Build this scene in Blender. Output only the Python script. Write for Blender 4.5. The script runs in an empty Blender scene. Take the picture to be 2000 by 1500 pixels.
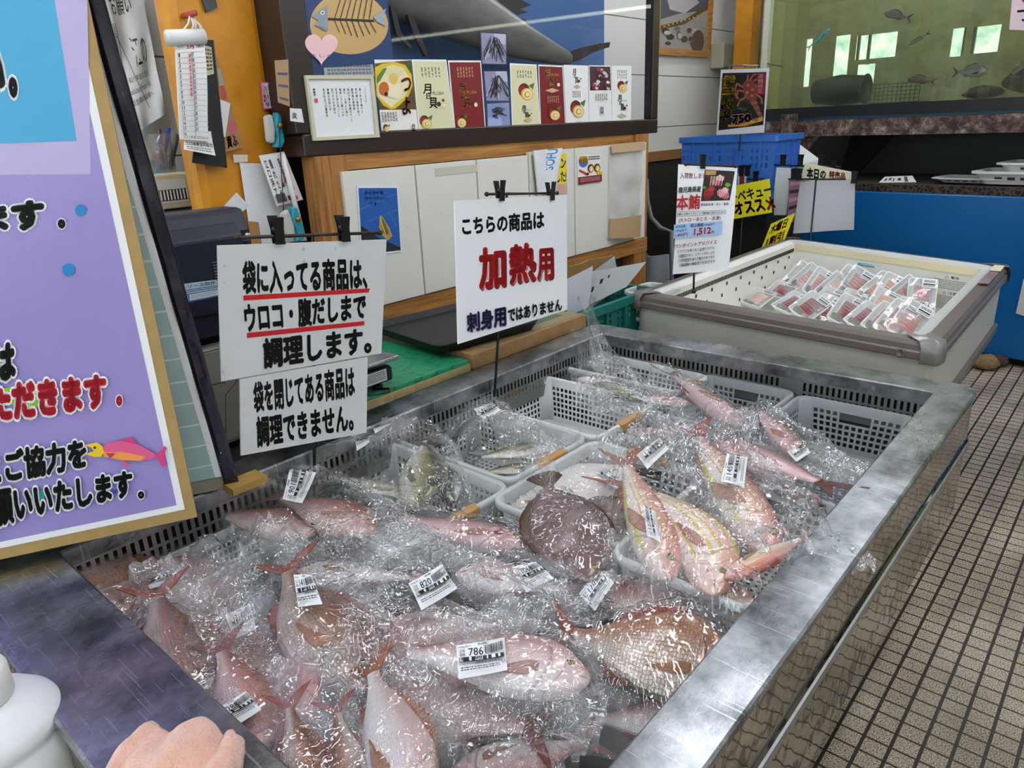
import bpy, bmesh, math, random
import numpy as np
from mathutils import Vector, Matrix, noise

SC = bpy.context.scene
COL = SC.collection
PI = math.pi
V = Vector

# ------------------------------------------------------------------ camera
F = 1420.0                      # focal length in pixels of the 2000 px frame
HC = 1.5                        # camera height
C0 = V((0, 0, HC))
def unit(v):
    v = np.array(v, float); return v / np.linalg.norm(v)
_dY = unit([1325, -563, F]); _dX = -unit([-1706, -430, F])
_dX = unit(_dX - _dY * _dX.dot(_dY)); _dZ = np.cross(_dX, _dY)
RM = np.array([_dX, _dY, _dZ])  # rows: world axes in camera coordinates (right, down, forward)
cam = bpy.data.cameras.new('camera'); cam_o = bpy.data.objects.new('camera', cam); COL.objects.link(cam_o)
cam.sensor_width = 36; cam.lens = F / 2000 * 36; cam.clip_start = .02
cr, cd, cf = [V(RM @ np.array(e)) for e in ((1., 0, 0), (0, 1., 0), (0, 0, 1.))]
cam_o.matrix_world = Matrix(((cr.x, -cd.x, -cf.x, 0), (cr.y, -cd.y, -cf.y, 0), (cr.z, -cd.z, -cf.z, HC), (0, 0, 0, 1)))
SC.camera = cam_o

# ------------------------------------------------------------------ view, world
SC.view_settings.view_transform = 'Standard'; SC.view_settings.look = 'None'
SC.view_settings.gamma = 1; SC.view_settings.use_curve_mapping = False
SC.view_settings.exposure = 0.12
SC.cycles.transparent_max_bounces = 20
SC.cycles.max_bounces = 6
SC.cycles.use_adaptive_sampling = True
SC.cycles.adaptive_threshold = .03
SC.cycles.use_denoising = True
w = bpy.data.worlds.new('world'); SC.world = w; w.use_nodes = True
w.node_tree.nodes['Background'].inputs[0].default_value = (.80, .90, 1, 1)
w.node_tree.nodes['Background'].inputs[1].default_value = 1.0
LAMP = 20.0                     # brightness of the fluorescent tubes
DAY = 4.5                       # brightness of the daylight in the windows

# ------------------------------------------------------------------ rays to world planes
def ray(px, py):
    return V(RM @ unit([px - 1000, py - 750, F]))
def onz(px, py, z):
    d = ray(px, py); return C0 + d * ((z - HC) / d.z)
def onx(px, py, x):
    d = ray(px, py); return C0 + d * (x / d.x)
def ony(px, py, y):
    d = ray(px, py); return C0 + d * (y / d.y)
def onp(px, py, P, n):
    d = ray(px, py); return C0 + d * ((V(P) - C0).dot(n) / d.dot(n))
NF = V((.667, -.745, 0)).normalized()      # horizontal direction back to the camera
def onf(px, py, P):
    return onp(px, py, P, NF)

# ------------------------------------------------------------------ materials
def lin(h):
    if not isinstance(h, str): return tuple(h)[:3]
    h = h.lstrip('#')
    if len(h) == 3: h = ''.join(c * 2 for c in h)
    o = []
    for i in (0, 2, 4):
        c = int(h[i:i + 2], 16) / 255
        o.append(c / 12.92 if c <= .04045 else ((c + .055) / 1.055) ** 2.4)
    return tuple(o)
MATS = {}
class NT:
    def __init__(s, name):
        s.m = bpy.data.materials.new(name); s.m.use_nodes = True
        s.t = s.m.node_tree; s.p = s.t.nodes['Principled BSDF']; s.out = s.t.nodes['Material Output']
    def n(s, typ, **kw):
        nd = s.t.nodes.new(typ)
        for k, v in kw.items():
            if k.startswith('i_'):
                key = k[2:]; key = int(key) if key.isdigit() else key
                s.set(nd.inputs[key], v)
            else: setattr(nd, k, v)
        return nd
    def set(s, sock, v):
        if hasattr(v, 'links') or hasattr(v, 'is_linked'): s.t.links.new(v, sock)
        elif isinstance(v, (tuple, list)) and len(v) == 3 and sock.type == 'RGBA': sock.default_value = (*v, 1)
        else: sock.default_value = v
    def math(s, op, a, b=0., c=0.):
        nd = s.t.nodes.new('ShaderNodeMath'); nd.operation = op
        for i, v in enumerate((a, b, c)): s.set(nd.inputs[i], v)
        return nd.outputs[0]
    def mix(s, f, a, b):
        nd = s.t.nodes.new('ShaderNodeMix'); nd.data_type = 'RGBA'
        s.set(nd.inputs[0], f); s.set(nd.inputs[6], a); s.set(nd.inputs[7], b)
        return nd.outputs[2]
    def ramp(s, f, stops):
        nd = s.t.nodes.new('ShaderNodeValToRGB'); s.set(nd.inputs[0], f)
        el = nd.color_ramp.elements
        while len(el) < len(stops): el.new(.5)
        for e, (p, c) in zip(el, stops): e.position = p; e.color = (*lin(c), 1)
        return nd.outputs[0]
    def noise(s, scale=5, detail=3, vec=None, rough=.5):
        nd = s.n('ShaderNodeTexNoise'); nd.inputs['Scale'].default_value = scale; nd.inputs['Detail'].default_value = detail
        nd.inputs['Roughness'].default_value = rough
        if vec is not None: s.set(nd.inputs['Vector'], vec)
        return nd.outputs[0]
    def obj(s): return s.n('ShaderNodeTexCoord').outputs['Object']
    def uv(s): return s.n('ShaderNodeTexCoord').outputs['UV']
    def pos(s): return s.n('ShaderNodeNewGeometry').outputs['Position']
    def mapv(s, vec, scale=(1, 1, 1), rot=(0, 0, 0), loc=(0, 0, 0)):
        nd = s.n('ShaderNodeMapping'); s.set(nd.inputs[0], vec)
        nd.inputs['Scale'].default_value = scale; nd.inputs['Rotation'].default_value = rot; nd.inputs['Location'].default_value = loc
        return nd.outputs[0]
    def bump(s, h, strength=.3, dist=.01):
        nd = s.n('ShaderNodeBump'); s.set(nd.inputs['Height'], h); nd.inputs['Strength'].default_value = strength
        nd.inputs['Distance'].default_value = dist; s.t.links.new(nd.outputs[0], s.p.inputs['Normal']); return nd.outputs[0]
    def P(s, **kw):
        for k, v in kw.items(): s.set(s.p.inputs[k.replace('_', ' ')], v)
        return s
def mat(name, col, rough=.5, metal=0., var=0., vscale=8, bump=0., bscale=40, emit=0., coat=0., trans=0., sss=0., alpha=None):
    """plain procedural material: colour with a little noise variation and bump"""
    if name in MATS: return MATS[name]
    t = NT(name); c = lin(col)
    if var:
        f = t.noise(vscale, 4, t.obj())
        t.P(Base_Color=t.mix(f, tuple(x * (1 - var) for x in c), tuple(min(1, x * (1 + var)) for x in c)))
    else: t.P(Base_Color=c)
    t.P(Roughness=rough, Metallic=metal)
    if bump: t.bump(t.noise(bscale, 3, t.obj()), bump, .01)
    if emit: t.P(Emission_Color=c, Emission_Strength=emit)
    if coat: t.P(Coat_Weight=coat, Coat_Roughness=.08)
    if trans: t.P(Transmission_Weight=trans)
    if sss: t.P(Subsurface_Weight=sss, Subsurface_Radius=(.02, .01, .008))
    MATS[name] = t.m
    return t.m
def schlick(t, f0=.04):
    lw = t.n('ShaderNodeLayerWeight'); lw.inputs[0].default_value = .5
    return t.math('ADD', f0, t.math('MULTIPLY', t.math('POWER', lw.outputs['Facing'], 5.), 1 - f0))
def pane(name, tint, haze=0., hazecol='#cccccc', f0=.04, rough=.03):
    """thin see-through sheet: tinted transmission, mirror sheen, optional milky haze"""
    t = NT(name); tr = t.n('ShaderNodeBsdfTransparent'); tr.inputs[0].default_value = (*tint, 1)
    go = t.n('ShaderNodeBsdfGlossy'); go.inputs['Roughness'].default_value = rough
    df = t.n('ShaderNodeBsdfDiffuse'); df.inputs[0].default_value = (*lin(hazecol), 1)
    m1 = t.n('ShaderNodeMixShader'); m1.inputs[0].default_value = haze; t.t.links.new(tr.outputs[0], m1.inputs[1]); t.t.links.new(df.outputs[0], m1.inputs[2])
    m2 = t.n('ShaderNodeMixShader'); t.t.links.new(schlick(t, f0), m2.inputs[0]); t.t.links.new(m1.outputs[0], m2.inputs[1]); t.t.links.new(go.outputs[0], m2.inputs[2])
    t.t.links.new(m2.outputs[0], t.out.inputs[0]); t.m['haze'] = haze; return t
def ink(col):
    k = 'print ' + (col if isinstance(col, str) else str(col))
    return mat(k, col, .45)

# ------------------------------------------------------------------ objects
def tag(o, label=None, cat=None, group=None, kind=None):
    if label: o['label'] = label
    if cat: o['category'] = cat
    if group: o['group'] = group
    if kind: o['kind'] = kind
    return o
def thing(name, label, cat, loc=(0, 0, 0), group=None, mw=None):
    o = bpy.data.objects.new(name, None); COL.objects.link(o); o.empty_display_size = .05
    if mw is not None: o.matrix_world = mw
    else: o.location = loc
    o['_l'] = 1; del o['_l']
    return tag(o, label, cat, group)
def wloc(o):
    p = V((0, 0, 0))
    while o is not None:
        p += o.location; o = o.parent
    return p

class MB:
    """collects geometry in world (or local) coordinates, builds it as ONE mesh object"""
    def __init__(s): s.v = []; s.f = []; s.mi = []; s.sm = []; s.uv = {}
    def add(s, vs, fs, mi=0, sm=False):
        b = len(s.v); s.v += [tuple(p) for p in vs]
        for f in fs: s.f.append(tuple(b + i for i in f)); s.mi.append(mi); s.sm.append(sm)
        return b
    def box(s, lo, hi, mi=0, M=None):
        x0, y0, z0 = lo; x1, y1, z1 = hi
        vs = [V(p) for p in ((x0, y0, z0), (x1, y0, z0), (x1, y1, z0), (x0, y1, z0), (x0, y0, z1), (x1, y0, z1), (x1, y1, z1), (x0, y1, z1))]
        if M is not None: vs = [M @ p for p in vs]
        s.add(vs, [(0, 3, 2, 1), (4, 5, 6, 7), (0, 1, 5, 4), (1, 2, 6, 5), (2, 3, 7, 6), (3, 0, 4, 7)], mi)
        return s
    def slab(s, q, d, mi=0):
        """quad (4 points) extruded by vector d"""
        q = [V(p) for p in q]; d = V(d); vs = q + [p + d for p in q]
        s.add(vs, [(0, 1, 2, 3), (7, 6, 5, 4), (0, 4, 5, 1), (1, 5, 6, 2), (2, 6, 7, 3), (3, 7, 4, 0)], mi); return s
    def prism(s, pts, d, mi=0):
        pts = [V(p) for p in pts]; d = V(d); n = len(pts)
        s.add(pts + [p + d for p in pts], [tuple(range(n)), tuple(range(2 * n - 1, n - 1, -1))] + [(i, n + i, n + (i + 1) % n, (i + 1) % n) for i in range(n)], mi); return s
    def rings(s, rs, mi=0, sm=False, cap0=False, cap1=False, closed=True):
        n = len(rs[0]); b = len(s.v); vs = [p for r in rs for p in r]; fs = []
        for i in range(len(rs) - 1):
            for j in range(n if closed else n - 1):
                k = (j + 1) % n
                fs.append((i * n + j, i * n + k, (i + 1) * n + k, (i + 1) * n + j))
        if cap0: fs.append(tuple(range(n - 1, -1, -1)))
        if cap1: fs.append(tuple(range((len(rs) - 1) * n, len(rs) * n)))
        s.add(vs, fs, mi, sm); return s
    def tube(s, path, r, n=10, mi=0, cap=True, sm=True):
        path = [V(p) for p in path]; rs = []
        up = V((0, 0, 1)); prev = None
        for i, p in enumerate(path):
            t = (path[min(i + 1, len(path) - 1)] - path[max(i - 1, 0)]).normalized()
            a = prev if prev is not None else (up if abs(t.dot(up)) < .9 else V((1, 0, 0)))
            x = (a - t * a.dot(t)).normalized(); y = t.cross(x); prev = x
            ri = r[i] if isinstance(r, (list, tuple)) else r
            rs.append([p + (x * math.cos(2 * PI * k / n) + y * math.sin(2 * PI * k / n)) * ri for k in range(n)])
        s.rings(rs, mi, sm, cap, cap); return s
    def lathe(s, c, prof, n=28, mi=0, sm=True, axis=None):
        """profile [(r, h)] turned round the vertical (or a given axis)"""
        c = V(c); z = V(axis).normalized() if axis is not None else V((0, 0, 1))
        x = z.orthogonal().normalized(); y = z.cross(x)
        rs = [[c + z * h + (x * math.cos(2 * PI * k / n) + y * math.sin(2 * PI * k / n)) * max(r, 1e-5) for k in range(n)] for r, h in prof]
        s.rings(rs, mi, sm, True, True); return s
    def grid(s, fn, nu, nv, mi=0, sm=True, skip=None, us=None, vs=None):
        us = us or [i / nu for i in range(nu + 1)]; vs = vs or [j / nv for j in range(nv + 1)]
        nu, nv = len(us) - 1, len(vs) - 1
        P = [fn(u, v) for v in vs for u in us]
        fs = [(j * (nu + 1) + i, j * (nu + 1) + i + 1, (j + 1) * (nu + 1) + i + 1, (j + 1) * (nu + 1) + i)
              for j in range(nv) for i in range(nu) if not (skip and skip(i, j))]
        s.add(P, fs, mi, sm); return s
    def ball(s, c, r, n=14, mi=0, sc=(1, 1, 1), M=None):
        c = V(c); rs = []
        for i in range(n // 2 + 1):
            a = -PI / 2 + PI * i / (n // 2)
            ring = [V((math.cos(a) * math.cos(2 * PI * k / n) * sc[0], math.cos(a) * math.sin(2 * PI * k / n) * sc[1], math.sin(a) * sc[2])) * r for k in range(n)]
            rs.append([c + (M @ p if M is not None else p) for p in ring])
        s.rings(rs, mi, True); return s
    def mesh(s, name, mats, org=V((0, 0, 0))):
        me = bpy.data.meshes.new(name)
        me.from_pydata([tuple(V(p) - org) for p in s.v], [], s.f)
        mats = mats if isinstance(mats, (list, tuple)) else [mats]
        for m in mats: me.materials.append(m)
        me.polygons.foreach_set('material_index', s.mi); me.polygons.foreach_set('use_smooth', s.sm)
        if s.uv:
            lay = me.uv_layers.new(name='UVMap')
            for lp in me.loops:
                lay.data[lp.index].uv = s.uv.get(lp.vertex_index, (0, 0))
        me.update(); return me
    def build(s, name, mats, parent=None, local=False, bevel=0., solid=0., sub=0, center=True):
        if local: org = V((0, 0, 0))
        elif parent is not None: org = wloc(parent)
        else:
            lo = [min(p[i] for p in s.v) for i in range(3)]; hi = [max(p[i] for p in s.v) for i in range(3)]
            org = V(((lo[0] + hi[0]) / 2, (lo[1] + hi[1]) / 2, lo[2]))
        o = bpy.data.objects.new(name, s.mesh(name, mats, org)); COL.objects.link(o)
        if parent is not None: o.parent = parent
        elif not local: o.location = org
        if solid: md = o.modifiers.new('solid', 'SOLIDIFY'); md.thickness = solid; md.offset = 0
        if bevel: md = o.modifiers.new('bevel', 'BEVEL'); md.width = bevel; md.segments = 2; md.limit_method = 'ANGLE'; md.angle_limit = .6
        if sub: md = o.modifiers.new('sub', 'SUBSURF'); md.levels = sub; md.render_levels = sub
        return o
def rrect(x0, y0, x1, y1, r, z, n=5):
    o = []
    for cx, cy, a0 in ((x1 - r, y0 + r, -PI / 2), (x1 - r, y1 - r, 0), (x0 + r, y1 - r, PI / 2), (x0 + r, y0 + r, PI)):
        for k in range(n + 1):
            a = a0 + PI / 2 * k / n; o.append(V((cx + r * math.cos(a), cy + r * math.sin(a), z)))
    return o
def struct(o): o['kind'] = 'structure'; return o

# ------------------------------------------------------------------ lettering and printed sheets
_TX = {}
def glyphs(body):
    k = body
    if k not in _TX:
        cu = bpy.data.curves.new('t', 'FONT'); cu.body = body; cu.resolution_u = 2; cu.dimensions = '2D'; cu.fill_mode = 'FRONT'
        if '\n' in body: cu.align_x = 'CENTER'; cu.space_line = 1.05
        ob = bpy.data.objects.new('t', cu)
        me = ob.to_mesh()
        vs = [(v.co.x, v.co.y) for v in me.vertices]; fs = [tuple(p.vertices) for p in me.polygons]
        ob.to_mesh_clear(); bpy.data.objects.remove(ob); bpy.data.curves.remove(cu)
        _TX[k] = (vs, fs)
    return _TX[k]
class Sheet:
    """a flat printed thing: corners TL TR BR BL in the world, artwork in u,v (0..1, v down)"""
    def __init__(s, c4, t=.0015, paper='#f2f2ee', bend=None, nu=1, nv=1, face=None):
        s.c = [V(p) for p in c4]; s.t = t; s.bend = bend; s.cols = [paper if not isinstance(paper, str) else ink(paper)]; s.mb = MB(); s.lay = 1
        n = (s.c[1] - s.c[0]).cross(s.c[3] - s.c[0]).normalized()
        toward = (V(face) if face is not None else C0 - s.c[0])
        s.n = n if n.dot(toward) > 0 else -n
        s.W = ((s.c[1] - s.c[0]).length + (s.c[2] - s.c[3]).length) / 2
        s.H = ((s.c[3] - s.c[0]).length + (s.c[2] - s.c[1]).length) / 2
        if bend: nu = max(nu, 10); nv = max(nv, 10)
        s.mb.grid(lambda u, v: s.at(u, v, 0), nu, nv, 0, bool(bend))
        s.mb.grid(lambda u, v: s.at(u, v, -t), nu, nv, 0, bool(bend))
        for (a, b) in (((0, 0), (1, 0)), ((1, 0), (1, 1)), ((1, 1), (0, 1)), ((0, 1), (0, 0))):
            s.mb.grid(lambda u, v: s.at(a[0] + (b[0] - a[0]) * u, a[1] + (b[1] - a[1]) * u, -t * v), max(nu, nv), 1)
    def at(s, u, v, d):
        c = s.c; p = c[0] * ((1 - u) * (1 - v)) + c[1] * (u * (1 - v)) + c[2] * (u * v) + c[3] * ((1 - u) * v)
        if s.bend: d = d + s.bend(u, v)
        return p + s.n * d
    def mi(s, col):
        m = col if not isinstance(col, (str, tuple)) else ink(col)
        if m not in s.cols: s.cols.append(m)
        return s.cols.index(m)
    def L(s): s.lay += 1; return s.lay * .00022
    def rect(s, u0, v0, u1, v1, col, n=1):
        d = s.L(); k = 8 if s.bend else n
        s.mb.grid(lambda a, b: s.at(u0 + (u1 - u0) * a, v0 + (v1 - v0) * b, d), k, k, s.mi(col), False); return s
    def poly(s, pts, col):
        d = s.L(); s.mb.add([s.at(u, v, d) for u, v in pts], [tuple(range(len(pts)))], s.mi(col)); return s
    def ell(s, u, v, ru, rv, col, n=20, rot=0., a0=0, a1=2 * PI):
        ar = s.W / s.H; P = []
        for k in range(n):
            a = a0 + (a1 - a0) * k / n; x, y = ru * math.cos(a), rv * math.sin(a) / ar
            P.append((u + x * math.cos(rot) - y * math.sin(rot), v + (x * math.sin(rot) + y * math.cos(rot)) * ar))
        return s.poly(P, col)
    def line(s, pts, wd, col):
        """polyline of width wd (metres)"""
        d = s.L(); m = s.mi(col)
        for (a, b), (c, e) in zip(pts, pts[1:]):
            dx, dy = (c - a) * s.W, (e - b) * s.H; L = math.hypot(dx, dy) or 1e-6
            ox, oy = -dy / L * wd / 2 / s.W, dx / L * wd / 2 / s.H
            s.mb.add([s.at(a + ox, b + oy, d), s.at(c + ox, e + oy, d), s.at(c - ox, e - oy, d), s.at(a - ox, b - oy, d)], [(0, 1, 2, 3)], m)
        return s
    def text(s, body, box, col='#111', bold=0., halo=None, map=None):
        """lettering stretched to fill box (u0,v0,u1,v1)"""
        u0, v0, u1, v1 = box; vs, fs = glyphs(body)
        if not vs: return s
        x0 = min(p[0] for p in vs) - bold; x1 = max(p[0] for p in vs) + bold; y0 = min(p[1] for p in vs) - bold; y1 = max(p[1] for p in vs) + bold
        sx = (u1 - u0) / max(x1 - x0, 1e-6); sy = (v1 - v0) / max(y1 - y0, 1e-6)
        for c, b in (([(halo[0], bold + halo[1])] if halo else []) + [(col, bold)]):
            d = s.L(); m = s.mi(c); k = 0 if b < .002 else (6 if b < .02 else (8 if b < .05 else 12))
            for ox, oy in [(0, 0)] + [(b * math.cos(2 * PI * i / k), b * math.sin(2 * PI * i / k)) for i in range(k)]:
                q = [(u0 + (x + ox - x0) * sx, v0 + (y1 - y - oy) * sy) for x, y in vs]
                if map: q = [map(*p) for p in q]
                s.mb.add([s.at(u, v, d) for u, v in q], fs, m)
        return s
    def uv(s, px, py):
        p = onp(px, py, s.c[0], s.n) - s.c[0]; a = s.c[1] - s.c[0]; b = s.c[3] - s.c[0]
        aa, ab, bb, pa, pb = a.dot(a), a.dot(b), b.dot(b), p.dot(a), p.dot(b); D = aa * bb - ab * ab
        return (pa * bb - pb * ab) / D, (pb * aa - pa * ab) / D
    def qmap(s, q):
        def f(a, b):
            x = (1 - a) * (1 - b) * q[0][0] + a * (1 - b) * q[1][0] + a * b * q[2][0] + (1 - a) * b * q[3][0]
            y = (1 - a) * (1 - b) * q[0][1] + a * (1 - b) * q[1][1] + a * b * q[2][1] + (1 - a) * b * q[3][1]
            return s.uv(x, y)
        return f
    def textq(s, body, q, col='#111', bold=0., halo=None):
        return s.text(body, (0, 0, 1, 1), col, bold, halo, s.qmap(q))
    def polyq(s, pts, col): return s.poly([s.uv(*p) for p in pts], col)
    def lineq(s, pts, wd, col): return s.line([s.uv(*p) for p in pts], wd, col)
    def lines(s, box, n, col='#555', seed=0, fill=.5, vert=False):
        """rows of tiny unreadable print"""
        R = random.Random(seed); u0, v0, u1, v1 = box; d = s.L(); m = s.mi(col)
        for i in range(n):
            if vert:
                a = u0 + (u1 - u0) * i / n; b = a + (u1 - u0) / n * fill; y = v0
                while y < v1 - .001:
                    y2 = min(v1, y + R.uniform(.6, 2.2) * (b - a) * s.W / s.H); s.mb.add([s.at(a, y, d), s.at(b, y, d), s.at(b, y2, d), s.at(a, y2, d)], [(0, 1, 2, 3)], m)
                    y = y2 + (b - a) * s.W / s.H * R.uniform(.3, .6)
            else:
                a = v0 + (v1 - v0) * i / n; b = a + (v1 - v0) / n * fill; x = u0
                while x < u1 - .001:
                    x2 = min(u1, x + R.uniform(.6, 2.2) * (b - a) * s.H / s.W); s.mb.add([s.at(x, a, d), s.at(x2, a, d), s.at(x2, b, d), s.at(x, b, d)], [(0, 1, 2, 3)], m)
                    x = x2 + (b - a) * s.H / s.W * R.uniform(.3, .6)
        return s
    def build(s, name, parent=None): return s.mb.build(name, s.cols, parent)
def quadf(px4, P):  return [onf(x, y, P) for x, y in px4]
def quadx(px4, x0): return [onx(x, y, x0) for x, y in px4]
def quady(px4, y0): return [ony(x, y, y0) for x, y in px4]
def quadz(px4, z0): return [onz(x, y, z0) for x, y in px4]
def quad_auto(px4, anchor, P, sc=1.):
    """corners of the real parallelogram seen as px4, scaled so that corner `anchor` has the depth of P's facing plane"""
    r = [np.array(ray(*p)) for p in px4]
    A = np.array([r[0], -r[1], r[2], -r[3]]).T
    _, _, vt = np.linalg.svd(A); l = vt[-1]; l = l * np.sign(l[0])
    k = sc * (onf(*px4[anchor], P) - C0).length / l[anchor]
    return [C0 + V(r[i]) * (l[i] * k) for i in range(4)]
# ================================================================== SETTING
def floor_mat():
    t = NT('speckled beige floor tiles'); p = t.n('ShaderNodeSeparateXYZ', i_0=t.pos())
    def lines(c, off, pitch, half):
        f = t.math('FRACT', t.math('DIVIDE', t.math('SUBTRACT', c, off), pitch))
        d = t.math('MULTIPLY', t.math('ABSOLUTE', t.math('SUBTRACT', f, .5)), pitch)      # distance from tile centre
        return t.math('GREATER_THAN', d, pitch / 2 - half)
    gx = lines(p.outputs[0], -.378, .0613, .0042); gy = lines(p.outputs[1], 1.479, .0535, .0030)
    g = t.math('MAXIMUM', gx, gy)
    sp = t.ramp(t.noise(300, 3, t.pos()), [(.38, '#4c4236'), (.46, '#a3937d'), (.58, '#d6c8b2')])
    big = t.noise(1.3, 3, t.pos())
    dirt = t.ramp(t.noise(3.2, 5, t.pos()), [(.35, '#a9a39a'), (.6, '#ffffff')])
    nd = t.n('ShaderNodeMix', data_type='RGBA', blend_type='MULTIPLY'); nd.inputs[0].default_value = .6
    t.set(nd.inputs[6], sp); t.set(nd.inputs[7], dirt)
    t.P(Base_Color=t.mix(g, nd.outputs[2], lin('#2e2822')), Roughness=t.math('ADD', t.math('MULTIPLY', big, .25), .32))
    t.bump(t.math('SUBTRACT', t.math('MULTIPLY', t.noise(300, 2, t.pos()), .3), g), .5, .003)
    return t.m
def plane(name, pts, m):
    mb = MB(); mb.add(pts, [tuple(range(len(pts)))]); return struct(mb.build(name, m))
plane('floor', [(-3.4, -3.2, 0), (3.4, -3.2, 0), (3.4, 7.2, 0), (-3.4, 7.2, 0)], floor_mat())
plane('ceiling', [(-3.4, -3.2, 3.1), (-3.4, 7.2, 3.1), (3.4, 7.2, 3.1), (3.4, -3.2, 3.1)], mat('ceiling board', '#5f5e5c', .8))
def siding():
    t = NT('white painted siding'); z = t.n('ShaderNodeSeparateXYZ', i_0=t.pos()).outputs[2]
    f = t.math('FRACT', t.math('DIVIDE', z, .36)); g = t.math('LESS_THAN', f, .018)
    t.P(Base_Color=t.mix(g, lin('#cfcdc6'), lin('#4f4c48')), Roughness=.6); t.bump(t.math('SUBTRACT', 1, g), .4, .004); return t.m
def wallbox(name, lo, hi, m): return struct(MB().box(lo, hi).build(name, m))
# left wall: siding behind the counter and cabinets, dark below the rail
wallbox('wall_left', (-3.10, -3.2, 0), (-3.0, 7.2, 3.1), siding())
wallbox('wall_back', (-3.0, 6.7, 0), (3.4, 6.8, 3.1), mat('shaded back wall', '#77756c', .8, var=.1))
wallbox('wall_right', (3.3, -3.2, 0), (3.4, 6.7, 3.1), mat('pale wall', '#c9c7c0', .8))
wallbox('trim_1', (-3.0, 4.2, 1.20), (-2.96, 6.7, 1.27), mat('brown rail', '#8a6238', .6, var=.2))
wallbox('trim_2', (-3.0, 4.2, 0), (-2.975, 6.7, 1.20), mat('dark dado', '#2b2620', .7))
# front wall (behind the photographer) and its daylight windows
def wall_with_windows(name, y0, y1, holes, m, dayside):
    mb = MB(); xs = sorted({-3.4, 3.4, *[h[0] for h in holes], *[h[1] for h in holes]}); zs = sorted({0., 3.1, *[h[2] for h in holes], *[h[3] for h in holes]})
    for x0, x1 in zip(xs, xs[1:]):
        for z0, z1 in zip(zs, zs[1:]):
            cx, cz = (x0 + x1) / 2, (z0 + z1) / 2
            if any(h[0] < cx < h[1] and h[2] < cz < h[3] for h in holes): continue
            mb.box((x0, y0, z0), (x1, y1, z1))
    return struct(mb.build(name, m))
day = mat('daylight through frosted pane', '#dff1f4', .5, emit=DAY)
frame_m = mat('aluminium sash', '#b9bcbc', .4, .6)
WN = [0]
def window(x0, x1, z0, z1, y, panes=2, m=None):
    WN[0] += 1
    r = struct(thing('window_%d' % WN[0], None, None, ((x0 + x1) / 2, y, z0)))
    fr = MB(); wd = .03
    for a, b in ((x0, x0 + wd), (x1 - wd, x1)): fr.box((a, y - .03, z0), (b, y + .03, z1))
    for a, b in ((z0, z0 + wd), (z1 - wd, z1)): fr.box((x0 + wd, y - .03, a), (x1 - wd, y + .03, b))
    for k in range(1, panes):
        xm = x0 + (x1 - x0) * k / panes; fr.box((xm - .02, y - .03, z0 + wd), (xm + .02, y + .03, z1 - wd))
    fr.build('window_frame', frame_m, r)
    MB().box((x0 + wd, y - .005, z0 + wd), (x1 - wd, y + .005, z1 - wd)).build('window_pane', m or day, r)
fh = [(-2.9, -1.7, .9, 2.4), (-1.3, -.1, .9, 2.4), (.3, 1.5, .9, 2.4), (1.9, 3.1, .9, 2.4)]
wall_with_windows('wall_front', -3.2, -3.1, fh, mat('pale wall', '#c9c7c0', .8), 1)
for h in fh: window(*h, -3.15)

# ---- ceiling lamps
tube_m = mat('fluorescent tube', '#f4f7ff', .4, emit=LAMP)
lampw = mat('lamp housing', '#e8e8e4', .5)
LX = (-2.35, -1.05, .25, 1.75); LY = (-1.6, .55, 2.6, 4.7)
for i, lx in enumerate(LX):
    for j, ly in enumerate(LY):
        r = thing('ceiling_lamp', 'white twin tube fluorescent ceiling lamp in the rows above the fish counter', 'lamp', (lx, ly, 2.98), 'ceiling lamps')
        MB().box((lx - .11, ly - .62, 3.02), (lx + .11, ly + .62, 3.098)).build('lamp_housing', lampw, r)
        for s in (-1, 1):
            MB().tube([(lx + s * .055, ly - .59, 2.995), (lx + s * .055, ly + .59, 2.995)], .022, 10).build('tube', tube_m, r)

# ================================================================== REFRIGERATED DISPLAY CASE
def steel(name, base='#a9acae', rough=.24, wav=0., scr=.25):
    t = NT(name); v = t.pos()
    st = t.noise(9, 6, t.mapv(v, (1, 14, 14)), .65); cl = t.noise(14, 5, v, .7)
    b = lin(base)
    t.P(Metallic=1., Base_Color=t.mix(cl, tuple(x * .72 for x in b), tuple(min(1, x * 1.18) for x in b)),
        Roughness=t.math('ADD', t.math('MULTIPLY', cl, scr), rough - scr * .35))
    h = t.math('MULTIPLY', st, .25 if not wav else .004)
    if wav: h = t.math('ADD', h, t.math('MULTIPLY', t.noise(6, 2, t.mapv(v, (1, 1.6, 1))), wav))
    t.bump(h, .25 if not wav else .5, .004)
    return t.m
def worn_steel():
    t = NT('scratched stainless rim'); v = t.pos()
    cl = t.noise(10, 8, t.mapv(v, (1, .8, 1), (0, 0, .4)), .62); big = t.noise(2.6, 2, v); fine = t.noise(60, 4, t.mapv(v, (3, .5, 1), (0, 0, .35)), .6)
    def scratch(rot, loc, th): return t.math('GREATER_THAN', t.noise(1., 2, t.mapv(v, (7, 230, 1), (0, 0, rot), loc), .4), th)
    scr = t.math('MAXIMUM', scratch(.7, (1, 2, 0), .70), t.math('MAXIMUM', scratch(-.5, (4, 1, 0), .71), scratch(1.9, (2, 7, 0), .71)))
    c = t.mix(t.ramp(cl, [(.34, '#000000'), (.66, '#ffffff')]), lin('#56595b'), lin('#b0b4b7'))
    t.P(Metallic=1., Base_Color=t.mix(t.math('MULTIPLY', scr, .28), c, lin('#e6e9ec')),
        Roughness=t.math('ADD', t.math('MULTIPLY', big, .16), t.math('ADD', .17, t.math('MULTIPLY', fine, .08))))
    t.bump(t.math('ADD', t.math('MULTIPLY', t.noise(8, 2, v), .9), t.math('MULTIPLY', fine, .02)), .22, .004); return t.m
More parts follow.
